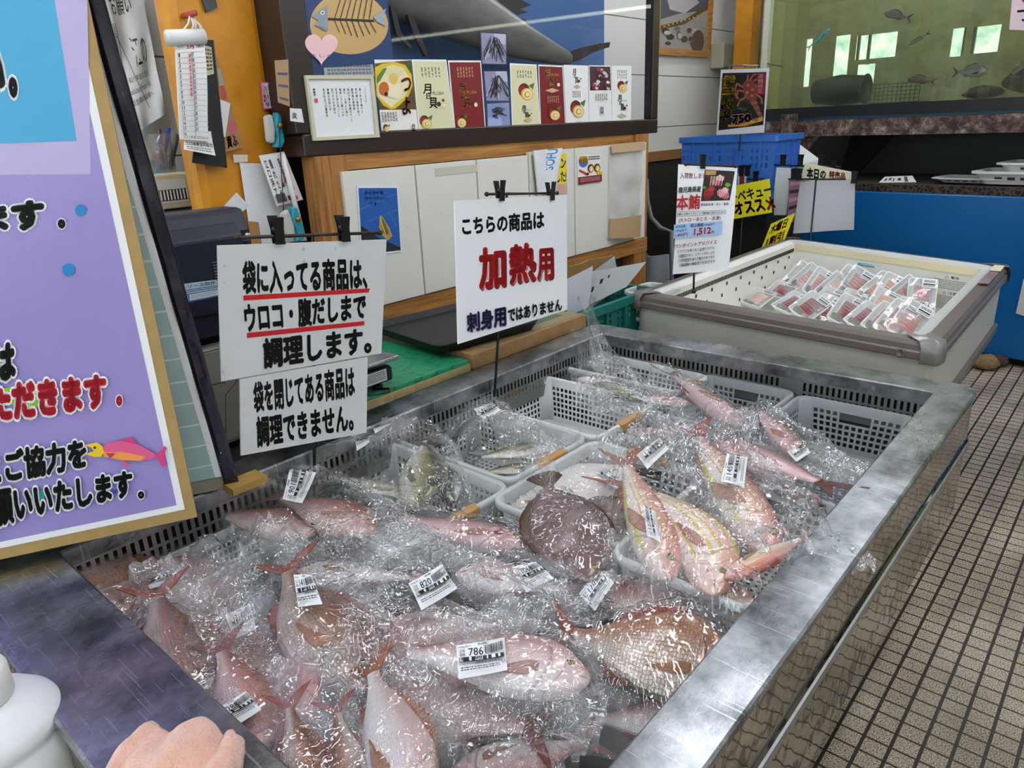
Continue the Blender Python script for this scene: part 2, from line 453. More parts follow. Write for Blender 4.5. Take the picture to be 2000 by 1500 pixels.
rim_m = worn_steel(); steel_m = steel('brushed stainless', '#a4a49f', .3); mirror_m = steel('polished stainless front', '#a39d90', .045, 1.3, .03)
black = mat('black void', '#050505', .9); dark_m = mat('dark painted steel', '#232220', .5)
IX0, IX1, IY0, IY1 = -1.40, -.36, .305, 2.05          # opening
OX0, OX1, OY0, OY1 = -1.50, -.27, .15, 2.155          # outside
ZR = .80; ZF = .575                                    # rim, pan floor
case = thing('refrigerated_display_case', 'long stainless steel open display case full of bagged fish', 'display case', ((OX0 + OX1) / 2, (OY0 + OY1) / 2, 0))
def ir(z, d=0.): return rrect(IX0 - d, IY0 - d, IX1 + d, IY1 + d, .008, z)
def orr(z, d=0.): return rrect(OX0 + d, OY0 + d, OX1 - d, OY1 - d, .055 - d, z)
MB().rings([ir(ZR - .036, -.001), ir(ZR - .004), ir(ZR, .004), orr(ZR, .005), orr(ZR - .002, .001), orr(ZR - .012), orr(ZR - .014, .004)]).build('rim', rim_m, case)
MB().rings([orr(ZR - .014, .006), orr(.667, .004), orr(.664, .000), orr(.641, .000), orr(.638, .004), orr(.455, .004), orr(.45, .02), orr(.45, .2)], sm=False).build('outer_panel', mirror_m, case)
MB().rings([orr(.663, .0005), orr(.661, -.0035), orr(.644, -.0035), orr(.642, .0005)]).build('bumper_strip', steel('bumper trim', '#a8aaad', .3), case)
MB().box((OX0 + .12, OY0 + .15, 0), (OX1 - .15, OY1 - .15, .46)).build('base', dark_m, case)
pan = MB(); pan.rings([ir(ZR - .05, .03), ir(ZF, .03)], cap1=False); pan.add([(IX0 - .03, IY0 - .03, ZF), (IX1 + .03, IY0 - .03, ZF), (IX1 + .03, IY1 + .03, ZF), (IX0 - .03, IY1 + .03, ZF)], [(0, 1, 2, 3)])
pan.build('pan', steel('dull pan steel', '#5c5c5a', .4), case)
def perf(mb, fn, L, H, holes_u, holes_v, mi=0):
    """perforated sheet: fn(u metres, v metres) -> point, holes given as (start, end) lists"""
    us = sorted({0., L, *[x for h in holes_u for x in h]}); vs = sorted({0., H, *[x for h in holes_v for x in h]})
    hu = {round(h[0], 6) for h in holes_u}; hv = {round(h[0], 6) for h in holes_v}
    mb.grid(fn, 0, 0, mi, False, lambda i, j: round(us[i], 6) in hu and round(vs[j], 6) in hv, us, vs)
def slots(L, pitch, wd, gaps=()): 
    n = int(L / pitch); return [(pitch * (i + .3), pitch * (i + .3) + wd) for i in range(n) if not any(a < pitch * i < b for a, b in gaps)]
gr = MB(); LY_ = IY1 - IY0; LX_ = IX1 - IX0
hv = [(.010, .036), (.043, .063)]
perf(gr, lambda u, v: V((IX0 + u, IY1 + .006, ZR - .034 - v)), LX_, .10, slots(LX_, .0163, .0078, ((.63, .69),)), hv)
perf(gr, lambda u, v: V((IX0 - .006, IY0 + u, ZR - .034 - v)), LY_, .10, slots(LY_, .0163, .0078), hv)
gr.build('vent_grille', steel('vent panel steel', '#9a9a98', .35), case, solid=.0015)
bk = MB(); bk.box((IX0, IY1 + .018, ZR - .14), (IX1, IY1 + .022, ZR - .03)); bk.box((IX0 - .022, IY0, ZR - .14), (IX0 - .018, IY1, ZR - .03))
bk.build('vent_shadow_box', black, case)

# ================================================================== WHITE PLASTIC BASKETS
def basket_shell(bl, bw, tl, tw, h, z0=0., pitch=.0150, hole=.0100, rows=6, r=.03):
    """open basket with square holes; perimeter shell, holed bottom, rolled rim (local coordinates, z up from 0)"""
    body = MB()
    def per(f, z, d=0.):                    # rounded rectangle between bottom (f=0) and top (f=1)
        L = bl + (tl - bl) * f; W = bw + (tw - bw) * f
        return L + 2 * d, W + 2 * d
    def point(side, a, f, z):
        L, W = per(f, z)
        q = [(V((-L / 2 + r, -W / 2, z)), V((L / 2 - r, -W / 2, z))), (V((L / 2, -W / 2 + r, z)), V((L / 2, W / 2 - r, z))),
             (V((L / 2 - r, W / 2, z)), V((-L / 2 + r, W / 2, z))), (V((-L / 2, W / 2 - r, z)), V((-L / 2, -W / 2 + r, z)))][side]
        return q[0].lerp(q[1], a)
    rh = (h - .034) / rows; hv = [(.012 + rh * k + rh * .2, .012 + rh * k + rh * .85) for k in range(rows)]
    for side in range(4):
        Ls = (bl if side % 2 == 0 else bw) - 2 * r; n = int(Ls / pitch); hu = [((k + .17) * Ls / n, (k + .17) * Ls / n + hole) for k in range(n)]
        fn = lambda u, v, side=side, Ls=Ls: point(side, u / Ls, v / h, z0 + v)
        if side % 2 == 1:                   # short side: handle opening under the rim
            us = sorted({0., Ls, *[x for q in hu for x in q]}); vs = sorted({0., h, *[x for q in hv for x in q]})
            hs = {round(q[0], 6) for q in hu}; ks = {round(q[0], 6) for q in hv}
            def skip(i, j, us=us, vs=vs, Ls=Ls):
                if .33 * Ls < (us[i] + us[i + 1]) / 2 < .67 * Ls and hv[-2][0] <= vs[j] < hv[-1][1] - 1e-6: return True
                return round(us[i], 6) in hs and round(vs[j], 6) in ks
            body.grid(fn, 0, 0, 0, False, skip, us, vs)
        else: perf(body, fn, Ls, h, hu, hv)
        # rounded corner to the next side
        def cor(u, v, side=side):
            f = v; L, W = per(f, 0); cx = (L / 2 - r) * (1 if side in (0, 1) else -1); cy = (W / 2 - r) * (-1 if side in (0, 3) else 1)
            a = -PI / 2 + PI / 2 * side + PI / 2 * u
            return V((cx + r * math.cos(a), cy + r * math.sin(a), z0 + h * v))
        body.grid(cor, 5, 2, 0, True)
    n1 = int((bl - .03) / .017); n2 = int((bw - .03) / .017)
    perf(body, lambda u, v: V((-bl / 2 + u, -bw / 2 + v, z0)), bl, bw, [(.015 + k * .017, .015 + k * .017 + .009) for k in range(n1)], [(.015 + k * .017, .015 + k * .017 + .009) for k in range(n2)])
    rim = MB()
    R = lambda d, z: rrect(-tl / 2 - d, -tw / 2 - d, tl / 2 + d, tw / 2 + d, r + d, z)
    rim.rings([R(-.001, h - .006), R(-.001, h), R(.003, h + .004), R(.010, h + .003), R(.012, h - .002), R(.011, h - .014), R(.009, h - .014)], sm=True)
    return body, rim
def plastic(name, col, trans=.0, rough=.4):
    t = NT(name); tr = t.n('ShaderNodeBsdfTranslucent'); tr.inputs[0].default_value = (*lin(col), 1)
    t.P(Base_Color=lin(col), Roughness=rough)
    mx = t.n('ShaderNodeMixShader'); mx.inputs[0].default_value = .3; t.t.links.new(t.p.outputs[0], mx.inputs[1]); t.t.links.new(tr.outputs[0], mx.inputs[2])
    last = mx
    if trans:
        tp = t.n('ShaderNodeBsdfTransparent'); m2 = t.n('ShaderNodeMixShader'); m2.inputs[0].default_value = trans
        t.t.links.new(mx.outputs[0], m2.inputs[1]); t.t.links.new(tp.outputs[0], m2.inputs[2]); last = m2
    t.t.links.new(last.outputs[0], t.out.inputs[0]); return t.m
white_pl = plastic('white basket plastic', '#eef0f0'); clear_pl = plastic('milky basket plastic', '#e2e6e6', .22); grey_pl = plastic('clear grey basket plastic', '#cfd6d8', .45)
tan_m = mat('tan handle tape', '#b0884f', .5, var=.15)
b_, r_ = basket_shell(.375, .265, .415, .30, .135)
BODY, RIM = {}, {}
for k, m in (('w', white_pl), ('c', clear_pl), ('g', grey_pl)):
    BODY[k] = b_.mesh('basket_body', m); RIM[k] = r_.mesh('basket_rim', m)
def basket(kind, cx, cy, z, label, rot=0., grip=True, sx=1., sy=1., sz=1., group='fish baskets in the case'):
    r = thing('plastic_basket', label, 'basket', (cx, cy, z), group); r.rotation_euler.z = rot; r.scale = (sx, sy, sz)
    for nm, me in (('body', BODY[kind]), ('rim', RIM[kind])):
        o = bpy.data.objects.new(nm, me); COL.objects.link(o); o.parent = r
        if nm == 'body': md = o.modifiers.new('solid', 'SOLIDIFY'); md.thickness = .002; md.offset = 0
    if grip:
        for s in (-1, 1):
            g = MB(); g.box((s * .213 - .012, -.055, .1195), (s * .213 + .012, .055, .1405)); o = g.build('handle_grip', tan_m, r, local=True, bevel=.003)
            o['label'] = 'tan handle grip'
    return r
basket('w', -1.212, 1.595, ZF + .012, 'empty opaque white basket in front of the cooking-only sign')
basket('c', -1.235, 1.275, ZF + .012, 'milky basket holding one pair of small silver fish')
basket('c', -1.215, .925, ZF + .012, 'milky basket under the silvery mackerel bags, beside the large white rule sign', sy=1.12)
basket('w', -1.215, 1.955, ZF + .012, 'white basket in the far left corner of the case', rot=-.03, sx=1.05, sy=.62)
basket('g', -.86, 1.865, ZF + .012, 'clear grey basket against the far vent slots, behind the pink gurnards', rot=PI / 2, grip=False, sx=.88, sy=.93)
basket('g', -.535, 1.84, ZF + .012, 'clear grey basket in the far right corner of the case', rot=PI / 2, grip=False, sx=.93, sy=1.02)
basket('c', -.835, 1.225, ZF + .012, 'milky basket under the brown flounders', rot=PI / 2, grip=True, sx=.93, sy=1.04)
basket('w', -.525, 1.225, ZF + .012, 'white basket under the yellow striped fish beside the right rim', rot=PI / 2, grip=False, sx=1.02, sy=.94)
basket('g', -1.31, .56, ZF - .0, 'clear grey basket in the near left corner below the purple board', rot=PI / 2, grip=False, sx=.66, sy=.45)

# ================================================================== WHITE CHEST FREEZER
fz = [onz(*p, .80) for p in ((1236, 572), (1836, 676), (1972, 520), (1537, 463))]
for p in fz: p.z = 0
fzc = sum(fz, V()) / 4
def fq(d, z, r=.03, n=4):
    """freezer outline pulled in by d metres, corners rounded"""
    o = []
    P = []
    for i in range(4):
        a, b, c = fz[i - 1], fz[i], fz[(i + 1) % 4]
        e1 = (b - a).normalized(); e2 = (c - b).normalized(); n1 = V((-e1.y, e1.x, 0)); n2 = V((-e2.y, e2.x, 0))
        # offset corner
        k = 1 + n1.dot(n2); P.append((b + (n1 + n2) * (d / k), e1, e2))
    for b, e1, e2 in P:
        s = b - e1 * r; t = b + e2 * r
        for k in range(n + 1):
            f = k / n; o.append(s.lerp(b, f).lerp(b.lerp(t, f), f) + V((0, 0, z)))
    return o
frz = thing('chest_freezer', 'white open chest freezer with brown-grey bumper rim behind the steel case', 'freezer', fzc)
w_pan = mat('freezer panel white', '#dcdbd3', .35, var=.03); cream = mat('freezer liner cream', '#efeee4', .4); trim_m = mat('brown-grey bumper plastic', '#6f655f', .35, var=.05)
MB().rings([fq(.016, .745), fq(.016, .52), fq(.03, .44)], cap1=True).build('cabinet', mat('freezer front grey', '#bcbbb0', .45), frz)
MB().rings([fq(.02, .535, .03), fq(.0, .53, .03), fq(.0, .50, .03), fq(.03, .495, .03)]).build('base_bumper', trim_m, frz, sub=0)
MB().rings([fq(.12, .45), fq(.12, 0)], cap1=True).build('base', dark_m, frz)
MB().rings([fq(.020, .738), fq(.006, .740), fq(-.004, .746), fq(-.004, .766), fq(.003, .771), fq(.004, .788), fq(.014, .80), fq(.055, .803)], sm=False).build('bumper_rim', trim_m, frz)
cap = mat('grey corner plastic', '#7b7774', .25)
R0 = [fq(-.006, .733), fq(-.010, .74), fq(-.010, .786), fq(.0, .806), fq(.056, .809)]
for i in range(4):
    sl = slice(i * 5, i * 5 + 5)
    e = [r[sl] for r in R0]
    def ext(row):
        a, b = row[0] + (row[0] - row[1]).normalized() * .03, row[-1] + (row[-1] - row[-2]).normalized() * .03
        return [a] + list(row) + [b]
    MB().rings([ext(r) for r in e], closed=False, sm=True).build('corner_cap', cap, frz)
    b = e[1][0] - V((0, 0, .05)); out = (b - fzc); out.z = 0
MB().rings([fq(.055, .803, .02), fq(.062, .80, .02), fq(.075, .785, .02), fq(.10, .785, .02)]).build('liner_rim', mat('freezer inner rim', '#c8c9c6', .3), frz)
lin_b = MB(); lin_b.rings([fq(.10, .788, .01), fq(.112, .50, .01)], sm=False); lin_b.add(fq(.112, .50, .01), [tuple(range(20))]); 
# white louvre strip and air slots of the left wall of the liner
q0, q1 = fq(.101, 0, .01)[17], fq(.101, 0, .01)[2]           # left side, back to front
e = (q1 - q0); Ls = e.length; e.normalize(); nn = V((-e.y, e.x, 0))
lv = lin_b
for k in range(95): 
    a = q0 + e * (.02 + k * (Ls - .05) / 95); lv.slab([a + V((0, 0, .745)) + nn * .002, a + e * .006 + V((0, 0, .745)) + nn * .002, a + e * .006 + V((0, 0, .765)) + nn * .002, a + V((0, 0, .765)) + nn * .002], nn * .003, 1)
RR = random.Random(3)
for k in range(9):
    for z in (.715, .665, .60):
        a = q0 + e * (.08 + k * Ls / 9.3 + (.05 if z == .665 else 0)); lv.slab([a + V((0, 0, z)) + nn * .004, a + e * .012 + V((0, 0, z)) + nn * .004, a + e * .012 + V((0, 0, z + .016)) + nn * .004, a + V((0, 0, z + .016)) + nn * .004], nn * .002, 1)
lv.build('liner', [cream, mat('slot dark', '#24221f', .8)], frz)
sh = fq(.10, .786, .01); a, b = sh[17], sh[2]
MB().slab([a, b, b - V((-e.y, e.x, 0)) * .035 + V((0, 0, .012)), a - V((-e.y, e.x, 0)) * .035 + V((0, 0, .012))], (0, 0, .004)).build('liner_flange', mat('flange white', '#f0efea', .4), frz)
# cream strip along the back with a blue maker's sticker and a warning sheet
a, b = fq(.10, 0, .01)[15], fq(.10, 0, .01)[14]
e2 = (b - a).normalized()
def bq(s, z): return a + e2 * s + V((0, 0, z))
LB = (b - a).length
bn = V((-e2.y, e2.x, 0)); bn = bn if bn.dot(C0 - a) > 0 else -bn
MB().slab([bq(0, .790) + bn * .002, bq(LB, .790) + bn * .002, bq(LB, .755) + bn * .004, bq(0, .755) + bn * .004], bn * .003).build('back_strip', mat('aged cream strip', '#e8dcb4', .5), frz)
s = Sheet([bq(.40 * LB, .740) + bn * .008, bq(.50 * LB, .740) + bn * .008, bq(.50 * LB, .722) + bn * .008, bq(.40 * LB, .722) + bn * .008], paper='#dfeaf0')
s.rect(.0, .65, 1, .95, '#2f8fc0'); s.poly([(.05, .2), (.2, .2), (.12, .95)], '#2f8fc0'); s.lines((.2, .15, .9, .6), 2, '#5aa0c8', 1); s.build('blue_sticker', frz)
s = Sheet([bq(.80 * LB, .745) + bn * .010, bq(.97 * LB, .745) + bn * .010, bq(.97 * LB, .57) + bn * .012, bq(.80 * LB, .57) + bn * .012], paper='#e9e7dc')
s.text('⚠ 警告', (.35, .03, .75, .11), '#333', .01); s.lines((.06, .15, .94, .42), 6, '#666', 2, .45); s.text('⚠ 注意', (.35, .46, .75, .54), '#333', .01); s.lines((.06, .58, .94, .96), 9, '#777', 3, .45); s.build('warning_sheet', frz)
for qx, nm in ((0, 'screw'), (1, 'screw')):
    c = fz[qx] + ((fz[1] - fz[0]).normalized() * (.035 if qx == 0 else -.11)) + V((0, 0, .757)); nrm = V(((fz[1] - fz[0]).y, -(fz[1] - fz[0]).x, 0)).normalized()
    MB().lathe(c + nrm * .003, [(.016, 0), (.016, .005), (.010, .006), (.009, .002), (0, .002)], 14, axis=nrm).build('screw_cap', trim_m, frz)
# front right switch plate on the back right corner
c = fz[2].lerp(fz[1], .06) + V((0, 0, .811)); dd = (fz[1] - fz[2]).normalized(); nd = V((dd.y, -dd.x, 0))
sw = MB(); inw = (fzc - c); inw.z = 0; side = V((-dd.y, dd.x, 0)); side = side if side.dot(inw) > 0 else -side
sw.slab([c + side * .01, c + side * .05, c + side * .05 + dd * .12, c + side * .01 + dd * .12], (0, 0, .006)); sw.build('switch_plate', mat('cream switch', '#e8e0c4', .4), frz)
s = Sheet([c + side * .012 + dd * .15 + V((0, 0, .002)), c + side * .05 + dd * .15 + V((0, 0, .002)), c + side * .05 + dd * .42 + V((0, 0, .002)), c + side * .012 + dd * .42 + V((0, 0, .002))], paper='#8d7878', face=(0, 0, 1))
s.lines((.1, .1, .8, .6), 5, '#6a5656', 4); s.build('rating_label', frz)
# ================================================================== SIGNS AT THE CASE
black_pl = mat('black plastic', '#0d0d0e', .35); rod_m = mat('dark rusty rod', '#3a2f28', .45, .6, var=.3)
def clip(P, u, n, parent, h=.042, wd=.022):
    """black spring clip: two jaws and two lever wings, gripping downward"""
    u = V(u).normalized(); n = V(n).normalized(); z = V((0, 0, 1)); mb = MB(); P = V(P)
    for s in (-1, 1):
        a = P + n * (s * .010) + z * h * .95; b = P + n * (s * .006) + z * h * .35; c = P + n * (s * .0035) - z * h * .35
        for p, q, wa, wb in ((a, b, wd * .5, wd * .42), (b, c, wd * .42, wd * .48)):
            mb.slab([p - u * wa, p + u * wa, q + u * wb, q - u * wb], n * (s * .004))
    mb.tube([P - u * wd * .45 + z * h * .32, P + u * wd * .45 + z * h * .32], .0062, 8)
    return mb.build('clip', black_pl, parent)
def stand(label, rodq, pole_px, zfoot, S, clips, name='sign_stand', r=.0035, xp=None):
    """pole + cross rod + clips holding sheet S; rodq = rod ends in the photo on the sheet's plane"""
    a, b = [onp(*p, S.c[0], S.n) - S.n * .004 for p in rodq]
    if xp is not None: top, foot = onx(*pole_px[0], xp), onx(*pole_px[1], xp)
    else: top = onp(*pole_px[0], S.c[0], S.n) - S.n * .012; foot = onp(*pole_px[1], S.c[0], S.n) - S.n * .012
    d = (foot - top); foot = top + d * ((zfoot - top.z) / d.z)
    t = thing(name, label, 'sign stand', foot)
    MB().tube([foot, top], r * 1.15, 10).build('pole', black_pl, t)
    e = (b - a).normalized(); m = MB(); m.tube([a, b], r, 10)
    if xp is not None: m.tube([top, (a + b) / 2], r, 8)
    for p in (a, b): m.ball(p, r * 1.9, 10)
    m.build('cross_rod', rod_m, t)
    m = MB(); m.lathe(foot, [(r * 2.6, 0), (r * 2.6, .012), (r * 1.4, .016)], 12); m.build('foot', black_pl, t)
    for c in clips: clip(onp(*c, S.c[0], S.n), e, S.n, t)
    return t
panel_w = NT('worn white sign panel'); _d = panel_w.ramp(panel_w.noise(26, 6, panel_w.obj(), .7), [(.26, '#8d8a7c'), (.36, '#d0d3d2'), (1, '#d6d9d9')]); panel_w.P(Base_Color=_d, Roughness=.4); panel_w = panel_w.m

# ---- large two-part rule sign
PA = onz(612, 885, .78)
qa = quad_auto(((425, 480), (755, 468), (745, 690), (433, 745)), 3, PA, .875)
A = Sheet(qa, .004, panel_w)
RED, BLK = '#c4161c', '#0e0d0d'
A.textq('袋に入ってる商品は、', ((472, 509), (716, 502), (718, 566), (474, 577)), BLK, .046)
A.polyq(((475, 577), (722, 563), (720, 571), (475, 587)), RED)
A.textq('ウロコ・腹だしまで', ((474, 592), (715, 571), (714, 624), (480, 652)), BLK, .046)
A.polyq(((482, 650), (711, 627), (711, 635), (482, 660)), RED)
A.textq('調理します。', ((512, 660), (724, 636), (726, 690), (514, 722)), BLK, .046)
tag(A.build('rule_sign'), 'large white sign with two red underlines about gutting bagged fish', 'sign')
A2 = Sheet([onp(*p, qa[0], A.n) for p in ((469, 741), (718, 698), (716, 845), (471, 890))], .004, panel_w)
A2.textq('袋を閉じてある商品は', ((493, 746), (691, 711), (692, 768), (496, 808)), BLK, .044)
A2.textq('調理できません。', ((499, 812), (686, 778), (688, 828), (501, 874)), BLK, .044)
for c in A2.c: pass
tag(A2.build('rule_sign'), 'smaller white sign hanging below the two red underlines', 'sign')
stand('black clip stand holding the large white rule sign', ((463, 465), (744, 455)), ((612, 460), (614, 890)), ZF + .001, A, ((543, 462), (672, 458)), xp=-1.385)
# ---- cooking-only sign
PB = onz(965, 775, .76)
qb = quad_auto(((888, 392), (1107, 380), (1108, 605), (895, 672)), 3, PB, .915)
lam = mat('laminated white paper', '#eef0f2', .22, coat=.3)
B = Sheet(qb, .003, lam)
NAVY = '#1d1a4a'
B.textq('こちらの商品は', ((901, 424), (1063, 411), (1063, 447), (903, 461)), BLK, .045)
for ch, q in (('加', ((933, 484), (987, 479), (988, 562), (935, 568))), ('熱', ((992, 478), (1045, 472), (1046, 549), (994, 558))), ('用', ((1048, 486), (1079, 483), (1080, 546), (1048, 550)))):
    q2 = tuple((x + 2, y + 2) for x, y in q)
    B.textq(ch, q2, '#5a1a2a', .05); B.textq(ch, q, '#f4f0f0', .07); B.textq(ch, q, '#c3181b', .05)
B.textq('刺身用', tuple((x + 1.5, y + 1.5) for x, y in ((909, 612), (986, 596), (987, 636), (911, 650))), '#8a7aa0', .04)
B.textq('刺身用', ((909, 612), (986, 596), (987, 636), (911, 650)), NAVY, .035)
B.textq('ではありません', ((990, 603), (1096, 583), (1097, 606), (991, 630)), BLK, .04)
tag(B.build('notice_sign'), 'white laminated sign with large red characters for cooking only', 'sign')
stand('black clip stand holding the sign with large red characters', ((953, 379), (1090, 377)), ((990, 378), (966, 772)), ZF + .001, B, ((977, 382), (1076, 382)), xp=-1.388)

# ---- tuna price poster on the freezer
def cz(*pts): return tuple((1280 + x / 4.762, 250 + y / 4.762) for x, y in pts)
PC = onz(1355, 575, .8)
qc = quadf(((1325, 321), (1441, 328), (1423, 527), (1314, 536)), PC)
Cs = Sheet(qc, .001, lam, bend=lambda u, v: .012 * math.sin(v * 3.0) - .004)
Cs.textq('入荷致しました', cz((230, 415), (515, 425), (513, 475), (228, 472)), '#a9222b', .02)
ph = Cs.uv
Cs.polyq(cz((462, 388), (742, 405), (690, 692), (420, 690)), '#241a14')
Cs.polyq(cz((470, 395), (570, 400), (560, 440), (466, 440)), '#b98a52')
for k, (x, y, rx, c) in enumerate(((490, 620, 58, '#8e1420'), (520, 575, 40, '#b22a38'), (620, 620, 62, '#d77a86'), (650, 590, 40, '#e8a4a8'), (560, 500, 60, '#c96b78'), (600, 470, 45, '#f0d5cf'), (540, 470, 30, '#5c8a3a'), (670, 540, 36, '#6f9a34'), (455, 560, 26, '#4e7a34'), (650, 660, 40, '#b3323e'), (480, 660, 40, '#731018'))):
    R = random.Random(k); Cs.polyq(cz(*[(x + rx * R.uniform(.6, 1) * math.cos(a), y + rx * .8 * R.uniform(.6, 1) * math.sin(a)) for a in [i * PI / 6 for i in range(12)]]), c)
for k in range(9): Cs.lineq(cz((520 + k * 14, 450), (505 + k * 13, 545)), .0022, ('#f0cfd0', '#b34a58')[k % 2])
for k in range(6): Cs.lineq(cz((590 + k * 14, 575), (600 + k * 16, 665)), .0016, '#f3d4d4')
Cs.textq('鹿児島県産', cz((210, 548), (422, 542), (417, 600), (208, 602)), BLK, .025)
Cs.textq('本鮪', cz((190, 625), (416, 618), (410, 762), (186, 766)), '#c01f28', .025)
Cs.textq('養殖産地(長・笠人・奄美)', cz((415, 708), (680, 712), (676, 742), (413, 738)), '#222', .01)
for a, b in (((185, 775), (650, 788)), ((650, 788), (644, 822)), ((644, 822), (180, 822)), ((180, 822), (185, 775))): Cs.lineq(cz(a, b), .0012, '#333')
Cs.textq('本鮪とは黒まぐろのことで最高級で取引されます', cz((192, 784), (640, 794), (636, 814), (190, 814)), '#222', .012)
Cs.textq('(大トロ・中とろ・赤身)', cz((208, 834), (602, 838), (598, 886), (206, 884)), '#b3202c', .015)
Cs.polyq(cz((165, 892), (616, 890), (612, 1020), (160, 1022)), '#9fc0e6')
Cs.textq('本体価格', cz((180, 902), (275, 900), (273, 926), (178, 928)), '#223', .008)
Cs.textq('100g当り', cz((180, 938), (285, 936), (283, 966), (178, 968)), '#223', .008)
Cs.textq('1,400円', cz((174, 976), (292, 974), (290, 1012), (172, 1014)), '#b3202c', .01)
Cs.textq('税込価格', cz((318, 896), (440, 894), (438, 930), (316, 932)), '#223', .012)
Cs.textq('100g当り', cz((448, 902), (545, 900), (543, 926), (446, 928)), '#223', .006)
Cs.textq('1,512', cz((352, 942), (512, 938), (508, 1014), (348, 1018)), '#c01f28', .04)
Cs.textq('円', cz((516, 980), (538, 980), (537, 1006), (515, 1006)), '#223', .006)
Cs.textq('ワンポイントアドバイス', cz((174, 1074), (566, 1068), (562, 1112), (172, 1116)), '#b3202c', .02)
for k, tx in enumerate(('○マグロを食べると血液サラサラ', '○脂肪は少なく、ビタミンがたっぷり', '○中性脂肪を減らす働きがあります', '○脳細胞の機能低下を防ぎます')):
    y = 1132 + k * 44; Cs.textq(tx, cz((198 + k * 6, y), (540 + k * 4, y), (540 + k * 4, y + 32), (198 + k * 6, y + 32)), '#2a2a2a', .012)
tag(Cs.build('price_poster'), 'tall white tuna price poster clipped above the near left corner of the freezer', 'poster')
stand('black clip stand at the left end of the freezer, holding the tall tuna poster', ((1340, 321), (1437, 325)), ((1362, 322), (1356, 572)), .803, Cs, ((1372, 322),), r=.004)

# ================================================================== PURPLE SANDWICH BOARD
DP = V((.44, .9, 0)).normalized(); NP = V((.9, -.44, 0)).normalized()      # along the board, out of the board
BRp = onz(385, 1010, .815)
def pp(px, py): return onp(px, py, BRp, NP)
aframe = thing('sandwich_board', 'purple customer notice board standing on the near left corner of the case', 'notice board', BRp)
L0 = 1.05; H0 = 1.05
ply = mat('plywood edge', '#a98a55', .6, var=.25, vscale=30)
def bp(s, h, d=0.): return BRp - DP * s + V((0, 0, h)) + NP * d          # s from right edge leftwards, h up
MB().slab([bp(0, 0), bp(L0, 0), bp(L0, H0), bp(0, H0)], -NP * .014).build('front_board', ply, aframe)
pur = NT('purple film poster'); _v = pur.pos()
pur.P(Base_Color=pur.mix(pur.noise(2.2, 3, _v), lin('#8f7fc0'), lin('#a294cf')), Roughness=.22, Coat_Weight=.5, Coat_Roughness=.06)
pur.bump(pur.math('ADD', pur.noise(7, 3, _v), pur.math('MULTIPLY', pur.noise(40, 4, pur.mapv(_v, (1, 1, .25)), .6), .35)), .35, .006); pur = pur.m
PS = Sheet([bp(L0, H0, .001), bp(.018, H0, .001), bp(.018, .022, .001), bp(L0, .022, .001)], .0008, '#efeff0')
PS.poly([(0, 0), (1 - .012, 0), (1 - .012, 1 - .012), (0, 1 - .012)], pur)
PS.polyq(((-300, -200), (167, -200), (177, 340), (-300, 345)), '#b9add6')
PS.polyq(((-300, -200), (75, -200), (150, 275), (-300, 292)), '#4aa5cf')
H_ = ('#f4f4f4', .065)
PS.textq('い', ((-55, 95), (8, 95), (12, 190), (-50, 195)), BLK, .07, H_)
PS.textq('。', ((15, 150), (34, 150), (36, 192), (19, 192)), BLK, .07, H_)
PS.textq('ます', ((-42, 400), (86, 388), (90, 448), (-36, 456)), BLK, .07, H_)
PS.textq('。', ((112, 428), (128, 427), (129, 446), (114, 447)), BLK, .07, H_)
for x, y, r in ((158, 410, 11), (134, 526, 12.5)): PS.polyq([(x + r * math.cos(a), y + r * 1.0 * math.sin(a)) for a in [k * PI / 10 for k in range(20)]], '#1f7fc4')
PS.textq('は', ((-14, 672), (30, 665), (33, 740), (-12, 748)), BLK, .07, H_)
PS.polyq(((5, 758), (40, 750), (88, 756), (82, 775), (88, 792), (40, 798), (5, 778)), '#7fb52a')
PS.textq('いただきます', ((-70, 752), (207, 728), (213, 795), (-62, 832)), '#d11f34', .07, H_)
PS.textq('。', ((226, 772), (239, 770), (240, 790), (228, 793)), '#d11f34', .07, H_)
PS.textq('とご協力を', ((-32, 884), (168, 852), (172, 912), (-26, 950)), BLK, .055, H_)
PS.polyq(((48, 965), (75, 957), (92, 952), (84, 985), (60, 985)), '#1f8f86')
PS.polyq(((186, 962), (215, 955), (234, 953), (218, 968)), '#3a3aa0')
PS.textq('お願いいたします', ((-54, 960), (258, 915), (262, 968), (-46, 1036)), BLK, .055, H_)
PS.textq('。', ((268, 958), (281, 955), (283, 970), (271, 973)), BLK, .055, H_)
# pink and yellow salmon printed on the board
PS.polyq(((198, 872), (212, 862), (236, 858), (262, 862), (290, 876), (306, 886), (300, 893), (275, 897), (240, 896), (205, 890)), '#e05a8c')
PS.polyq(((200, 880), (240, 880), (285, 889), (275, 897), (240, 896), (205, 890)), '#ef9a4a')
PS.polyq(((166, 867), (190, 861), (200, 868), (204, 880), (198, 889), (185, 890), (168, 884), (184, 878), (180, 872)), '#eec71f')
PS.polyq(((236, 858), (258, 851), (268, 866)), '#d83a78'); PS.polyq(((304, 888), (322, 868), (326, 872), (320, 886), (325, 906), (318, 910)), '#d8407c')
PS.polyq(((240, 896), (254, 905), (246, 907), (236, 899)), '#e0507c'); PS.polyq(((208, 882), (226, 882), (216, 892)), '#c83a6a')
PS.polyq([(186 + 2.5 * math.cos(a), 871 + 2.5 * math.sin(a)) for a in [k * PI / 5 for k in range(10)]], '#111')
PS.build('poster', aframe)
